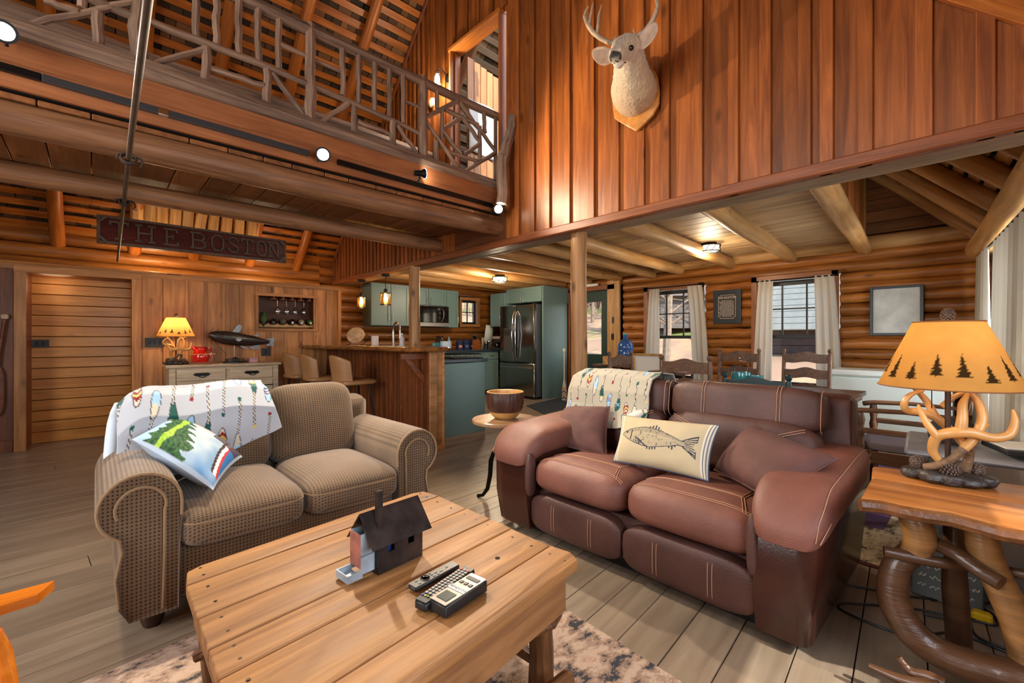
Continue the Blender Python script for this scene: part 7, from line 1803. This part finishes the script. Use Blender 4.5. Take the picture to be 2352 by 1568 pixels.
# ---- track lighting on the fascia
tk = thing('track_light', 'long black track light rail fixed to the catwalk fascia', 'track light', (0, YF - .06, 2.46))
YT = YF - .062
def tz(px_): return on_y(px_, 150 + px_ * .2882, YT).z
pa_, pb = on_y(0, 152, YT), on_y(1130, 472, YT)
ms = plain('track_grey', rgb(78, 84, 90), .35, .7)
def seg(a, b_, m): A_, B_ = on_y(a, 152 + a * .2832, YT), on_y(b_, 152 + b_ * .2832, YT); o = plank('rail', A_, B_, .036, .03, m, None, up=(0, -1, 0)); o.parent = tk; o.matrix_local = tk.matrix_basis.inverted() @ frame(A_, B_, (0, -1, 0)); return o
seg(-260, 95, M['black']); seg(96, 372, ms); seg(378, 710, ms); seg(775, 1130, M['black'])
wobj('rail_joint', MB().box(tuple(on_y(375, 258, YT)), (.05, .034, .04), .003), M['chrome'], tk)
M['spot_face'] = plain('lit_spot_face', (1, .95, .85, 1), .3, emit=(1, .90, .74, 1), es=60)
lbl = ('bare bright spotlight at the outer end of the track', 'bright spotlight at the middle joint of the track', 'bright spotlight at the partition end of the track')
spots = [(8, 72, (0.9, 1.3, .4)), (742, 355, (.9, .9, .4)), (1145, 480, (.2, .9, .4))]
for i, (px_, py_, tgt) in enumerate(spots):
    p = on_y(px_, py_, YF - .17); d = (Vector((0, 0, CAM_H)) - p).normalized()
    t = thing('track_spotlight', lbl[i], 'spotlight', p, 0, 'spotlights on the track'); F = d.to_track_quat('Z', 'Y').to_matrix().to_4x4()
    obj('housing', MB().lathe([(.022, -.11), (.028, -.10), (.03, -.05), (.036, -.035), (.05, .0)], 20, F), M['black'], t)
    obj('lamp_face', MB().lathe([(0, .002), (.036, .002), (.04, -.004)][::-1], 20, F), M['spot_face'], t)
    e = Vector((p.x, YT, on_y(px_, py_, YT).z - .0)) - p; obj('arm', MB().tube([F @ Vector((0, 0, -.07)), Vector((F @ Vector((0, 0, -.07))).lerp(e, .5)), Vector((e.x, e.y, -.02))], .007, 6), M['black'], t)
    light('spot_beam', 'SPOT', p + d * .06, 230 if i else 70, (1, .84, .64), target=tgt, spot_size=R(112), spot_blend=.8, shadow_soft_size=.035)
p = on_y(966, 398, YF - .10); t = thing('track_spotlight', 'small black spotlight turned sideways toward the partition', 'spotlight', p, 0, 'spotlights on the track'); d = Vector((.95, -.1, .18)).normalized(); F = d.to_track_quat('Z', 'Y').to_matrix().to_4x4()
obj('housing', MB().lathe([(0, -.05), (.022, -.05), (.024, .0), (.028, .015), (.045, .04)], 20, F), M['black'], t); obj('lamp_face', MB().lathe([(0, .042), (.038, .042), (.043, .036)][::-1], 20, F), M['spot_face'], t); obj('arm', MB().tube([(0, 0, -.01), (.0, .02, -.05), (-.01, .035, -.075)], .010, 8), M['black'], t)
light('spot_beam', 'SPOT', p + d * .09, 150, (1, .80, .56), target=(XP, 1.7, 2.75), spot_size=R(95), spot_blend=.7, shadow_soft_size=.03)

# ---- deer head
dm = thing('deer_mount', 'whitetail deer head mounted on a wooden shield', 'deer head', (XP - .03, 1.75, 2.7))
M['shield'] = wood('varnished_oak_shield', rgb(176, 112, 52), rgb(206, 146, 78), .3, .8, 0, .1, .1)
sh = [on_x(a, b_, XP - .05) for a, b_ in ((1462, 303), (1435, 288), (1412, 274), (1408, 240), (1415, 200), (1430, 165), (1465, 150), (1498, 152), (1510, 175), (1515, 210), (1514, 238), (1500, 265), (1478, 288))]
o = wobj('shield', MB().prism([(p.y, p.z) for p in sh], .028, Matrix(((0, 0, 1, XP - .062), (1, 0, 0, 0), (0, 1, 0, 0), (0, 0, 0, 1)))), M['shield'], dm); bevelmod(o, .01, 3)
path = [(1460, 222, 2.90, .150), (1457, 212, 2.82, .158), (1453, 195, 2.74, .148), (1450, 172, 2.67, .125), (1447, 148, 2.60, .104), (1445, 124, 2.54, .094), (1440, 113, 2.485, .090), (1432, 112, 2.43, .078), (1424, 118, 2.375, .06), (1418, 125, 2.335, .05), (1414.5, 130, 2.305, .042), (1413, 132, 2.29, .028)]
Pp = [on_x(a, b_, x) for a, b_, x, r in path]; rr = [r for *_, r in path]; Q = []; RR = []
for i in range(len(Pp) - 1):
    p0, p1, p2, p3 = Pp[max(i - 1, 0)], Pp[i], Pp[i + 1], Pp[min(i + 2, len(Pp) - 1)]
    for k in range(5):
        f = k / 5; Q.append(.5 * ((2 * p1) + (p2 - p0) * f + (2 * p0 - 5 * p1 + 4 * p2 - p3) * f * f + (3 * p1 - p0 - 3 * p2 + p3) * f ** 3)); RR.append(rr[i] + (rr[i + 1] - rr[i]) * f)
Q.append(Pp[-1]); RR.append(rr[-1])
mb = MB().tube(Q, RR, 28, up=(0, 0, 1), flat=.95)
mb.v = [tuple(Vector(v) + (Vector(v) - Q[min(i // 28, len(Q) - 1)]).normalized() * .008 * mnoise.noise(Vector(v) * 38)) for i, v in enumerate(mb.v)]
def fur():
    m, n, l, b = nmat('deer_fur'); a = n.new('ShaderNodeVertexColor'); a.layer_name = 'print'
    tc = n.new('ShaderNodeTexCoord'); mp2 = n.new('ShaderNodeMapping'); mp2.inputs['Scale'].default_value = (1, 1, .14); l.new(tc.outputs['Object'], mp2.inputs[0])
    t = n.new('ShaderNodeTexNoise'); t.inputs['Scale'].default_value = 60; t.inputs['Detail'].default_value = 6; l.new(mp2.outputs[0], t.inputs['Vector'])
    mr = n.new('ShaderNodeMapRange'); mr.inputs[1].default_value = .3; mr.inputs[2].default_value = .7; mr.inputs[3].default_value = .82; mr.inputs[4].default_value = 1.12; l.new(t.outputs[0], mr.inputs[0])
    mx = n.new('ShaderNodeMix'); mx.data_type = 'RGBA'; mx.blend_type = 'MULTIPLY'; mx.inputs[0].default_value = 1; l.new(a.outputs[0], mx.inputs[6]); l.new(mr.outputs[0], mx.inputs[7]); l.new(mx.outputs[2], b.inputs['Base Color'])
    b.inputs['Roughness'].default_value = .9; b.inputs['Specular IOR Level'].default_value = .1; b.inputs['Sheen Weight'].default_value = .3
    bp = n.new('ShaderNodeBump'); bp.inputs['Strength'].default_value = .8; bp.inputs['Distance'].default_value = .02; l.new(t.outputs[0], bp.inputs['Height']); l.new(bp.outputs[0], b.inputs['Normal']); return m
M['fur'] = fur()
hd = wobj('head_and_neck', mb, M['fur'], dm, 180)
ca = hd.data.color_attributes.new('print', 'FLOAT_COLOR', 'POINT'); buf = np.ones((len(mb.v), 4), dtype=np.float32)
for i, v in enumerate(mb.v):
    k = min(i // 28, len(Q) - 1); up_ = (Vector(v) - Q[k]).normalized().z; t = k / (len(Q) - 1)
    c1 = mix(rgb(196, 164, 122), rgb(224, 208, 180), min(1, t * 2.2)); 
    if t > .5: c1 = mix(c1, rgb(128, 112, 98), max(0, up_ - .25) * 1.0 * min(1, (t - .5) * 5))
    if t > .93 : c1 = mix(c1, rgb(34, 34, 38), .95 if up_ > -.5 else .2)
    buf[i, :3] = c1[:3]
ca.data.foreach_set('color', buf.ravel())
for a, b_, x in ((1450, 110, 2.395), (1417, 107, 2.40)):
    p = on_x(a, b_, x); wobj('eye', MB().ball(p, .016, 12, 8), plain('glass_eye', rgb(14, 12, 14), .05, spec=.8), dm)
def ear(pts, X, mat):
    P = [on_x(a, b_, x) for (a, b_), x in zip(pts, X)]; c = sum(P, Vector()) / len(P); P = [c + (p - c) * 1.3 for p in P]; mb = MB(); k = len(P)
    vs = P + [c + Vector((.03, 0, 0))]; fs = [(i, (i + 1) % k, k) for i in range(k)]; mb.add(vs, fs, 0, True); o = wobj('ear', mb, mat, dm); s_ = o.modifiers.new('thick', 'SOLIDIFY'); s_.thickness = .012; subsurf(o, 2)
M['ear'] = plain('ear_fur', rgb(196, 170, 150), .9, noise=.2, nscale=25)
ear(((1410, 122), (1392, 110), (1372, 110), (1361, 119), (1368, 136), (1385, 147), (1402, 140)), [2.50, 2.47, 2.45, 2.45, 2.45, 2.47, 2.50], M['ear']); ear(((1462, 108), (1470, 84), (1486, 66), (1502, 54), (1510, 66), (1504, 86), (1488, 104), (1474, 114)), [2.50] * 8, M['ear'])
M['deer_antler'] = plain('grey_antler', rgb(176, 156, 134), .35, noise=.3, nscale=16)
def deer_a(nm, pts, X, rads): P = [on_x(a, b_, X) for a, b_ in pts]; wobj(nm, MB().tube(P, rads, 10), M['deer_antler'], dm)
deer_a('antler', ((1412, 100), (1396, 96), (1380, 88), (1362, 74), (1350, 56), (1343, 38), (1346, 24), (1352, 14)), 2.50, [.017, .016, .017, .017, .016, .013, .009, .003])
deer_a('tine', ((1372, 80), (1374, 60), (1376, 34), (1382, 11)), 2.50, [.013, .011, .009, .003]); deer_a('tine', ((1352, 58), (1356, 42), (1359, 24), (1362, 6)), 2.50, [.012, .010, .008, .003]); deer_a('tine', ((1410, 97), (1412, 90), (1413, 83)), 2.49, [.010, .008, .004])
deer_a('antler', ((1452, 92), (1466, 82), (1482, 70), (1496, 52), (1506, 32), (1511, 14), (1508, -4), (1500, -25)), 2.52, [.017, .016, .016, .016, .014, .013, .011, .006]); deer_a('tine', ((1462, 84), (1457, 76), (1455, 66)), 2.51, [.010, .008, .003])
wobj('chin', MB().ball(on_x(1421, 146, 2.345), (.034, .034, .026), 14, 10), plain('white_fur', rgb(216, 204, 184), .9, noise=.1, nscale=60), dm); wobj('nostril', MB().ball(on_x(1411, 127, 2.285), .007, 8, 6).ball(on_x(1419, 127, 2.30), .007, 8, 6), M['satin_black'], dm); wobj('mouth', MB().tube([on_x(a, b_, x) for a, b_, x in ((1409, 138, 2.30), (1417, 141, 2.30), (1427, 141, 2.345), (1437, 144, 2.40))], .004, 6), plain('mouth_line', rgb(60, 46, 40), .8), dm)

# ---- loft wall lamp, round alarm, pinned cloth
p = on_x(1006, 178, XP - .12)
sc_ = thing('wall_sconce', 'lit glass wall lamp beside the loft doorway', 'wall lamp', (XP - .03, p.y, p.z))
obj('backplate', MB().lathe([(0, 0), (.055, 0), (.05, .015), (0, .02)], 20, Matrix.Translation((.03, -.04, .03)) @ Matrix.Rotation(R(-90), 4, 'Y')), M['black'], sc_); obj('arm', MB().tube([(.01, -.04, .03), (-.06, -.03, .09), (-.10, -.01, .10), (-.10, 0, .06)], .007, 6), M['black'], sc_)
obj('glass_shade', MB().lathe([(.03, .06), (.04, .05), (.055, -.07), (.052, -.07), (.036, .05)], 20, cap=False, M=Matrix.Translation((-.10, 0, 0))), M['clear'], sc_); obj('bulb', MB().ball((-.10, 0, -.01), (.026, .026, .036), 12, 8), plain('sconce_bulb', (1, .9, .7, 1), .3, emit=(1, .84, .58, 1), es=45), sc_)
light('sconce_light', 'POINT', (XP - .17, p.y - .02, p.z - .05), 30, SOFTWARM, shadow_soft_size=.04)
p = on_x(992, 236, XP - .03); tag(obj('smoke_alarm', MB().lathe([(0, .03), (.04, .03), (.055, .02), (.058, 0)][::-1], 24, Matrix.Translation((XP - .02, p.y, p.z)) @ Matrix.Rotation(R(-90), 4, 'Y')), plain('ivory_plastic', rgb(214, 204, 182), .5)), 'round ivory alarm on the wall below the loft lamp', 'alarm')
a, b_ = on_y(1077, 225, 3.955), on_y(1135, 365, 3.955)
cl = MB().grid(lambda u, v: Vector((a.x + (b_.x - a.x) * u, 3.955 - .008 * math.sin(u * 7 + v * 3), b_.z + (a.z - b_.z) * v - .03 * u * (1 - v))), 16, 16)
o = obj('wall_banner', cl, plain('pale_cloth', rgb(200, 204, 202), .9, noise=.08, nscale=5)); s_ = o.modifiers.new('thick', 'SOLIDIFY'); s_.thickness = .004; tag(o, 'pale printed cloth pinned up in the loft room', 'banner')
# old paddle on the dark wall at the left edge
op = thing('old_paddle', 'worn wooden paddle hanging on the dark panelled wall', 'paddle', (-.70, ya(-.7) - .04, .8)); 
p = on_a(14, 725)
op.location = (p.x - .005, ya(p.x) - .045, 0)
obj('grip', MB().puff((0, 0, p.z - .01), (.055, .025, .05), .6), plain('worn_wood_pale', rgb(176, 150, 128), .7, noise=.3, nscale=20), op); obj('shaft', MB().cyl((0, 0, p.z - .03), (-.05, 0, .85), .014, n=10), M['cedar_dark'], op); obj('blade', MB().puff((-.07, 0, .62), (.14, .02, .5), .6), M['cedar_dark'], op)

# ---- storage tubs, books, cables behind the end table
M['tub'] = glassy('clear_plastic', (.86, .88, .90, 1), .22, .2); M['tub_lid'] = plain('grey_plastic_lid', rgb(132, 130, 132), .38)
for i, (z0, z1_) in enumerate(((0, .30), (.335, .60))):
    t = thing('storage_tub', ('clear plastic tub of games on the floor behind the end table', 'clear plastic tub with grey lid stacked on top behind the end table')[i], 'storage box', (2.99, .0, z0), R(4))
    mb = MB()
    for sx, sy, lx, ly in ((-1, 0, .004, .5), (1, 0, .004, .5), (0, -1, .52, .004), (0, 1, .52, .004)): mb.box((sx * .26, sy * .25, (z1_ - z0) / 2), (lx, ly, z1_ - z0))
    mb.box((0, 0, .004), (.52, .5, .006)); obj('bin', mb, M['tub'], t)
    o = obj('lid', MB().box((0, 0, z1_ - z0 + .014), (.56, .54, .03), .012), M['tub_lid'], t); bevelmod(o, .01); 
    obj('latch', MB().box((-.27, .15, z1_ - z0 - .01), (.015, .08, .06), .006), M['tub'], t)
gm = [((62, 66, 64), 'dark grey board game box inside the lower tub'), ((150, 46, 44), 'red board game box inside the lower tub'), ((196, 186, 170), 'pale game box inside the lower tub')]
for i, (c, lb) in enumerate(gm): tag(obj('game_box', MB().box((2.80 + i * .13, -.04 - .02 * i, .14), (.05, .40, .26), .003), plain('game_box_card', rgb(*c), .5, noise=.3, nscale=14)), lb, 'box')
cbm = plain('book_cover_grey', rgb(70, 78, 76), .5, noise=.1); q = on_z(2130, 1345, 0)
bk_ = thing('cookbook', 'dark hardback book with pale hand lettering leaning on the tub', 'book', (2.66, .20, 0), R(-6)); T = Matrix.Rotation(R(14), 4, 'Y')
obj('cover', MB().box((0, -.09, .125), (.03, .22, .25), .003), cbm, bk_, T); obj('pages', MB().box((.0, -.092, .127), (.024, .215, .252)), M['white'], bk_, T); 
ltr = MB(); rl_ = random.Random(8)
for i in range(5):
    y = .0
    while y > -.17:
        L = rl_.uniform(.02, .05); ltr.tube([(-.017, y - L * k / 5, .21 - i * .04 + .008 * math.sin(k * 2.3 + i)) for k in range(6)], .0022, 4); y -= L + .012
obj('cover_lettering', ltr, M['white'], bk_, T)
for i, (z, c, lb) in enumerate(((.652, (208, 200, 188), 'thin pale book lying on the upper tub'),)): pass
bg = thing('black_hat', 'black cap lying on the grey tub lid', 'cap', (2.98, .10, .648)); obj('crown', MB().lathe([(.085, 0), (.09, .03), (.08, .075), (.05, .10), (0, .108)], 22), plain('black_cotton', rgb(24, 28, 36), .85), bg); obj('strap', MB().tube([(-.08, .03, .02), (-.12, .05, .03), (-.13, .03, .05), (-.09, .0, .06)], .006, 6), M['satin_black'], bg)
pt_ = thing('paper_tray', 'black tray of papers on the grey tub lid', 'tray', (2.88, -.16, .648), R(20)); obj('tray', MB().box((0, 0, .012), (.22, .28, .02), .004), M['satin_black'], pt_); obj('paper', MB().box((.01, .01, .026), (.18, .24, .006), .001), M['white'], pt_)
def floor_cable(label, pxs, r=.0045):
    P = [on_z(a, b_, r + .001) for a, b_ in pxs]; Q = []
    for i in range(len(P) - 1):
        p0, p1, p2, p3 = P[max(i - 1, 0)], P[i], P[i + 1], P[min(i + 2, len(P) - 1)]
        for k in range(6): f = k / 6; Q.append(.5 * ((2 * p1) + (p2 - p0) * f + (2 * p0 - 5 * p1 + 4 * p2 - p3) * f * f + (3 * p1 - p0 - 3 * p2 + p3) * f ** 3))
    Q.append(P[-1]); tag(obj('power_cable', MB().tube(Q, r, 6), M['satin_black']), label, 'cable')
floor_cable('black cable looping out from under the end table', ((2320, 1500), (2200, 1455), (2140, 1455), (2060, 1452), (1985, 1425), (1930, 1398), (1935, 1386), (1990, 1388), (2100, 1398), (2170, 1412), (2240, 1425), (2290, 1435), (2280, 1410), (2240, 1392), (2190, 1380), (2140, 1378)))
floor_cable('black cable running back behind the end table', ((1938, 1342), (2010, 1354), (2080, 1368), (2150, 1376), (2220, 1384), (2265, 1400), (2255, 1418), (2200, 1425), (2120, 1410)))
floor_cable('thin black cable trailing toward the right edge', ((2215, 1345), (2225, 1390), (2228, 1430), (2250, 1465), (2330, 1495), (2420, 1520)))
q = on_z(2255, 1425, 0); tag(obj('cord_connector', MB().box((q.x, q.y, .018), (.045, .06, .035), .008), plain('yellow_plastic', rgb(222, 190, 20), .45)), 'yellow plug connector on the floor cables', 'connector')
# ------------------------------------------------------------------ outdoors seen through the windows
M['ground'] = plain('dry_lawn', rgb(176, 132, 108), .95, noise=.22, nscale=1.2)
def hill(x, y): return -.32 + max(0, x - 8) * .16 + .002 * max(0, x - 14) ** 2 + .25 * mnoise.noise(Vector((x * .12, y * .12, 0))) * min(1, max(0, (x - 8) / 6)) + max(0, y - 9) * .05
mb = MB().grid(lambda u, v: Vector((-6 + 66 * u, -14 + 54 * v, hill(-6 + 66 * u, -14 + 54 * v))), 60, 50)
go = obj('ground', mb, None); go.data.materials.clear()
m, n, l, b = nmat('lawn_and_dirt'); tc = n.new('ShaderNodeTexCoord'); t = n.new('ShaderNodeTexNoise'); t.inputs['Scale'].default_value = .35; t.inputs['Detail'].default_value = 8; l.new(tc.outputs['Object'], t.inputs['Vector'])
cr = n.new('ShaderNodeValToRGB'); e = cr.color_ramp.elements; e[0].position = .42; e[0].color = rgb(168, 138, 112); e[1].position = .62; e[1].color = rgb(120, 130, 66); q = e.new(.52); q.color = rgb(196, 160, 124); l.new(t.outputs[0], cr.inputs[0]); l.new(cr.outputs[0], b.inputs['Base Color']); b.inputs['Roughness'].default_value = 1
go.data.materials.append(m); go['kind'] = 'structure'
M['shingle'] = plain('weathered_grey_shingle', rgb(150, 154, 146), .8, noise=.15, nscale=6); M['dark_siding'] = plain('dark_brown_siding', rgb(74, 62, 60), .8, noise=.2, nscale=8); M['barn_red'] = plain('barn_red', rgb(120, 46, 42), .8, noise=.15, nscale=5)
M['grey_roof'] = plain('grey_roof', rgb(120, 112, 108), .8, noise=.15, nscale=6)
def house(name, label, loc, rz, w_, d_, h_, rh, wallm, roofm, courses=10, windows=0):
    """local: ridge along Y, eaves at +-X"""
    t = thing(name, label, 'shed', loc, rz); nb_ = int(h_ / .22)
    for s_ in (-1, 1):
        for i in range(nb_): obj('siding_board', MB().box((s_ * w_ / 2, 0, (i + .5) * h_ / nb_), (.06, d_, h_ / nb_ - .015), 0), wallm, t)
        obj('gable_wall', MB().prism([(-w_ / 2, 0), (w_ / 2, 0), (w_ / 2, h_), (0, h_ + rh), (-w_ / 2, h_)], .06, Matrix(((1, 0, 0, 0), (0, 0, 1, s_ * d_ / 2), (0, 1, 0, 0), (0, 0, 0, 1)))), wallm, t)
        L = math.hypot(w_ / 2 + .3, rh * (w_ / 2 + .3) / (w_ / 2)); ang = math.atan2(rh, w_ / 2)
        for i in range(courses):
            f = (i + .5) / courses; x = s_ * (w_ / 2 + .3) * (1 - f); z = h_ + rh * (1 - abs(x) / (w_ / 2)) + .05
            obj('shingle_course', MB().box((0, 0, 0), (L / courses + .03, d_ + .5, .035)), roofm, t, Matrix.Translation((x, 0, z + .01)) @ Matrix.Rotation(s_ * (ang - .05), 4, 'Y'))
    return t
house('shed', 'brown shed with a steep pale shingle roof outside the window', (17.0, 1.75, .7), 0, 5.0, 5.8, .98, 2.9, M['dark_siding'], M['shingle'], 18)
house('barn', 'dark red barn among the trees outside', (28.5, 16.6, hill(28.5, 16.6) - .4), R(-12), 6.0, 7.5, 3.4, 2.6, M['barn_red'], M['grey_roof'], 10)
house('small_shed', 'low grey shed in front of the red barn', (20, 9.4, hill(20, 9.4) - .2), R(50), 3.6, 4.0, 1.6, 1.9, M['grey_roof'], M['grey_roof'], 9)
M['trunk'] = plain('bare_grey_bark', rgb(150, 134, 116), .9, noise=.3, nscale=8)
def bare_tree(label, loc, h, seed):
    rn = random.Random(seed); t = thing('bare_tree', label, 'tree', loc, 0, 'bare trees beyond the windows')
    r = h * .016; obj('trunk', MB().tube([(0, 0, -.2), (rn.uniform(-.1, .1), rn.uniform(-.1, .1), h * .4), (rn.uniform(-.3, .3), rn.uniform(-.3, .3), h * .75), (rn.uniform(-.5, .5), rn.uniform(-.5, .5), h)], [r, r * .8, r * .5, r * .15], 7), M['trunk'], t)
    mb = MB()
    for i in range(26):
        z = h * rn.uniform(.12, .95); a = rn.uniform(0, 6.28); L = h * rn.uniform(.08, .22) * (1.2 - z / h); p = Vector((0, 0, z)); d = Vector((math.cos(a), math.sin(a), rn.uniform(.2, .9)))
        e = p + d * L; mb.tube([p, p.lerp(e, .5) + Vector((0, 0, -.05)), e], [r * .3, r * .2, r * .06], 4)
        for k in range(4):
            q = p.lerp(e, rn.uniform(.3, .95)); d2 = Vector((rn.uniform(-1, 1), rn.uniform(-1, 1), rn.uniform(.1, 1))); mb.tube([q, q + d2 * L * .4], [r * .12, r * .04], 3)
    obj('branches', mb, M['trunk'], t)
rt = random.Random(21)
tl_ = [(17.5, 10.8), (19, 12.5), (22.5, 11.2), (26, 10.2), (21, 15.5), (24.5, 19), (22, 13.4), (24.4, 15.6), (26, 23), (23, 23), (31, 11), (33, 24), (13.2, 6.9), (18.2, 7.6), (25, 7.4), (29, 8), (16.5, 16.2), (19.5, 19.5), (34, 15), (36, 20), (15, 18.8), (21.5, 26)]
for i, (x, y) in enumerate(tl_): bare_tree('bare grey tree standing in the yard outside the far windows', (x, y, hill(x, y)), rt.uniform(6, 10), i + 3)
# brush at the wood's edge: uncountable twigs
mb = MB(); rb_ = random.Random(6)
for i in range(1500):
    x = rb_.uniform(22, 40); y = rb_.uniform(2, 34); z = hill(x, y); h = rb_.uniform(.6, 4.5); a, c = rb_.uniform(-.5, .5), rb_.uniform(-.5, .5)
    mb.tube([(x, y, z), (x + a * h * .4, y + c * h * .4, z + h)], [.035, .008], 3, caps=False)
bs = obj('undergrowth', mb, plain('dry_brush', rgb(168, 150, 124), .95, noise=.3, nscale=3)); tag(bs, 'dry twiggy brush at the edge of the woods', 'undergrowth', kind='stuff')
# pale blue lawn chairs just outside the first window
def lawn_chair(label, loc, rz):
    t = thing('lawn_chair', label, 'lawn chair', loc, rz, 'lawn chairs outside'); m_ = M['lawn_blue']
    for i in range(5): obj('back_slat', MB().box((-.25 - .0, -.2 + i * .1, .62), (.02, .085, .6), .004), m_, t)
    obj('seat', MB().box((.02, 0, .34), (.5, .52, .03), .004), m_, t)
    for s_ in (-1, 1): obj('armrest', MB().box((.05, s_ * .3, .52), (.6, .1, .025), .004), m_, t); obj('leg', MB().box((.28, s_ * .26, .25), (.09, .03, .5), .003), m_, t); obj('leg', MB().box((-.22, s_ * .26, .2), (.09, .03, .42), .003), m_, t)
M['lawn_blue'] = plain('pale_blue_paint', rgb(160, 186, 196), .6)
p = on_x(1522, 850, 8.4); lawn_chair('pale blue lawn chair outside, near the sheer curtain', (8.4, p.y, hill(8.4, p.y)), R(200)); p = on_x(1592, 860, 8.0); lawn_chair('pale blue lawn chair outside, behind the brown ladder-back chair', (8.0, p.y, hill(8.0, p.y)), R(150))
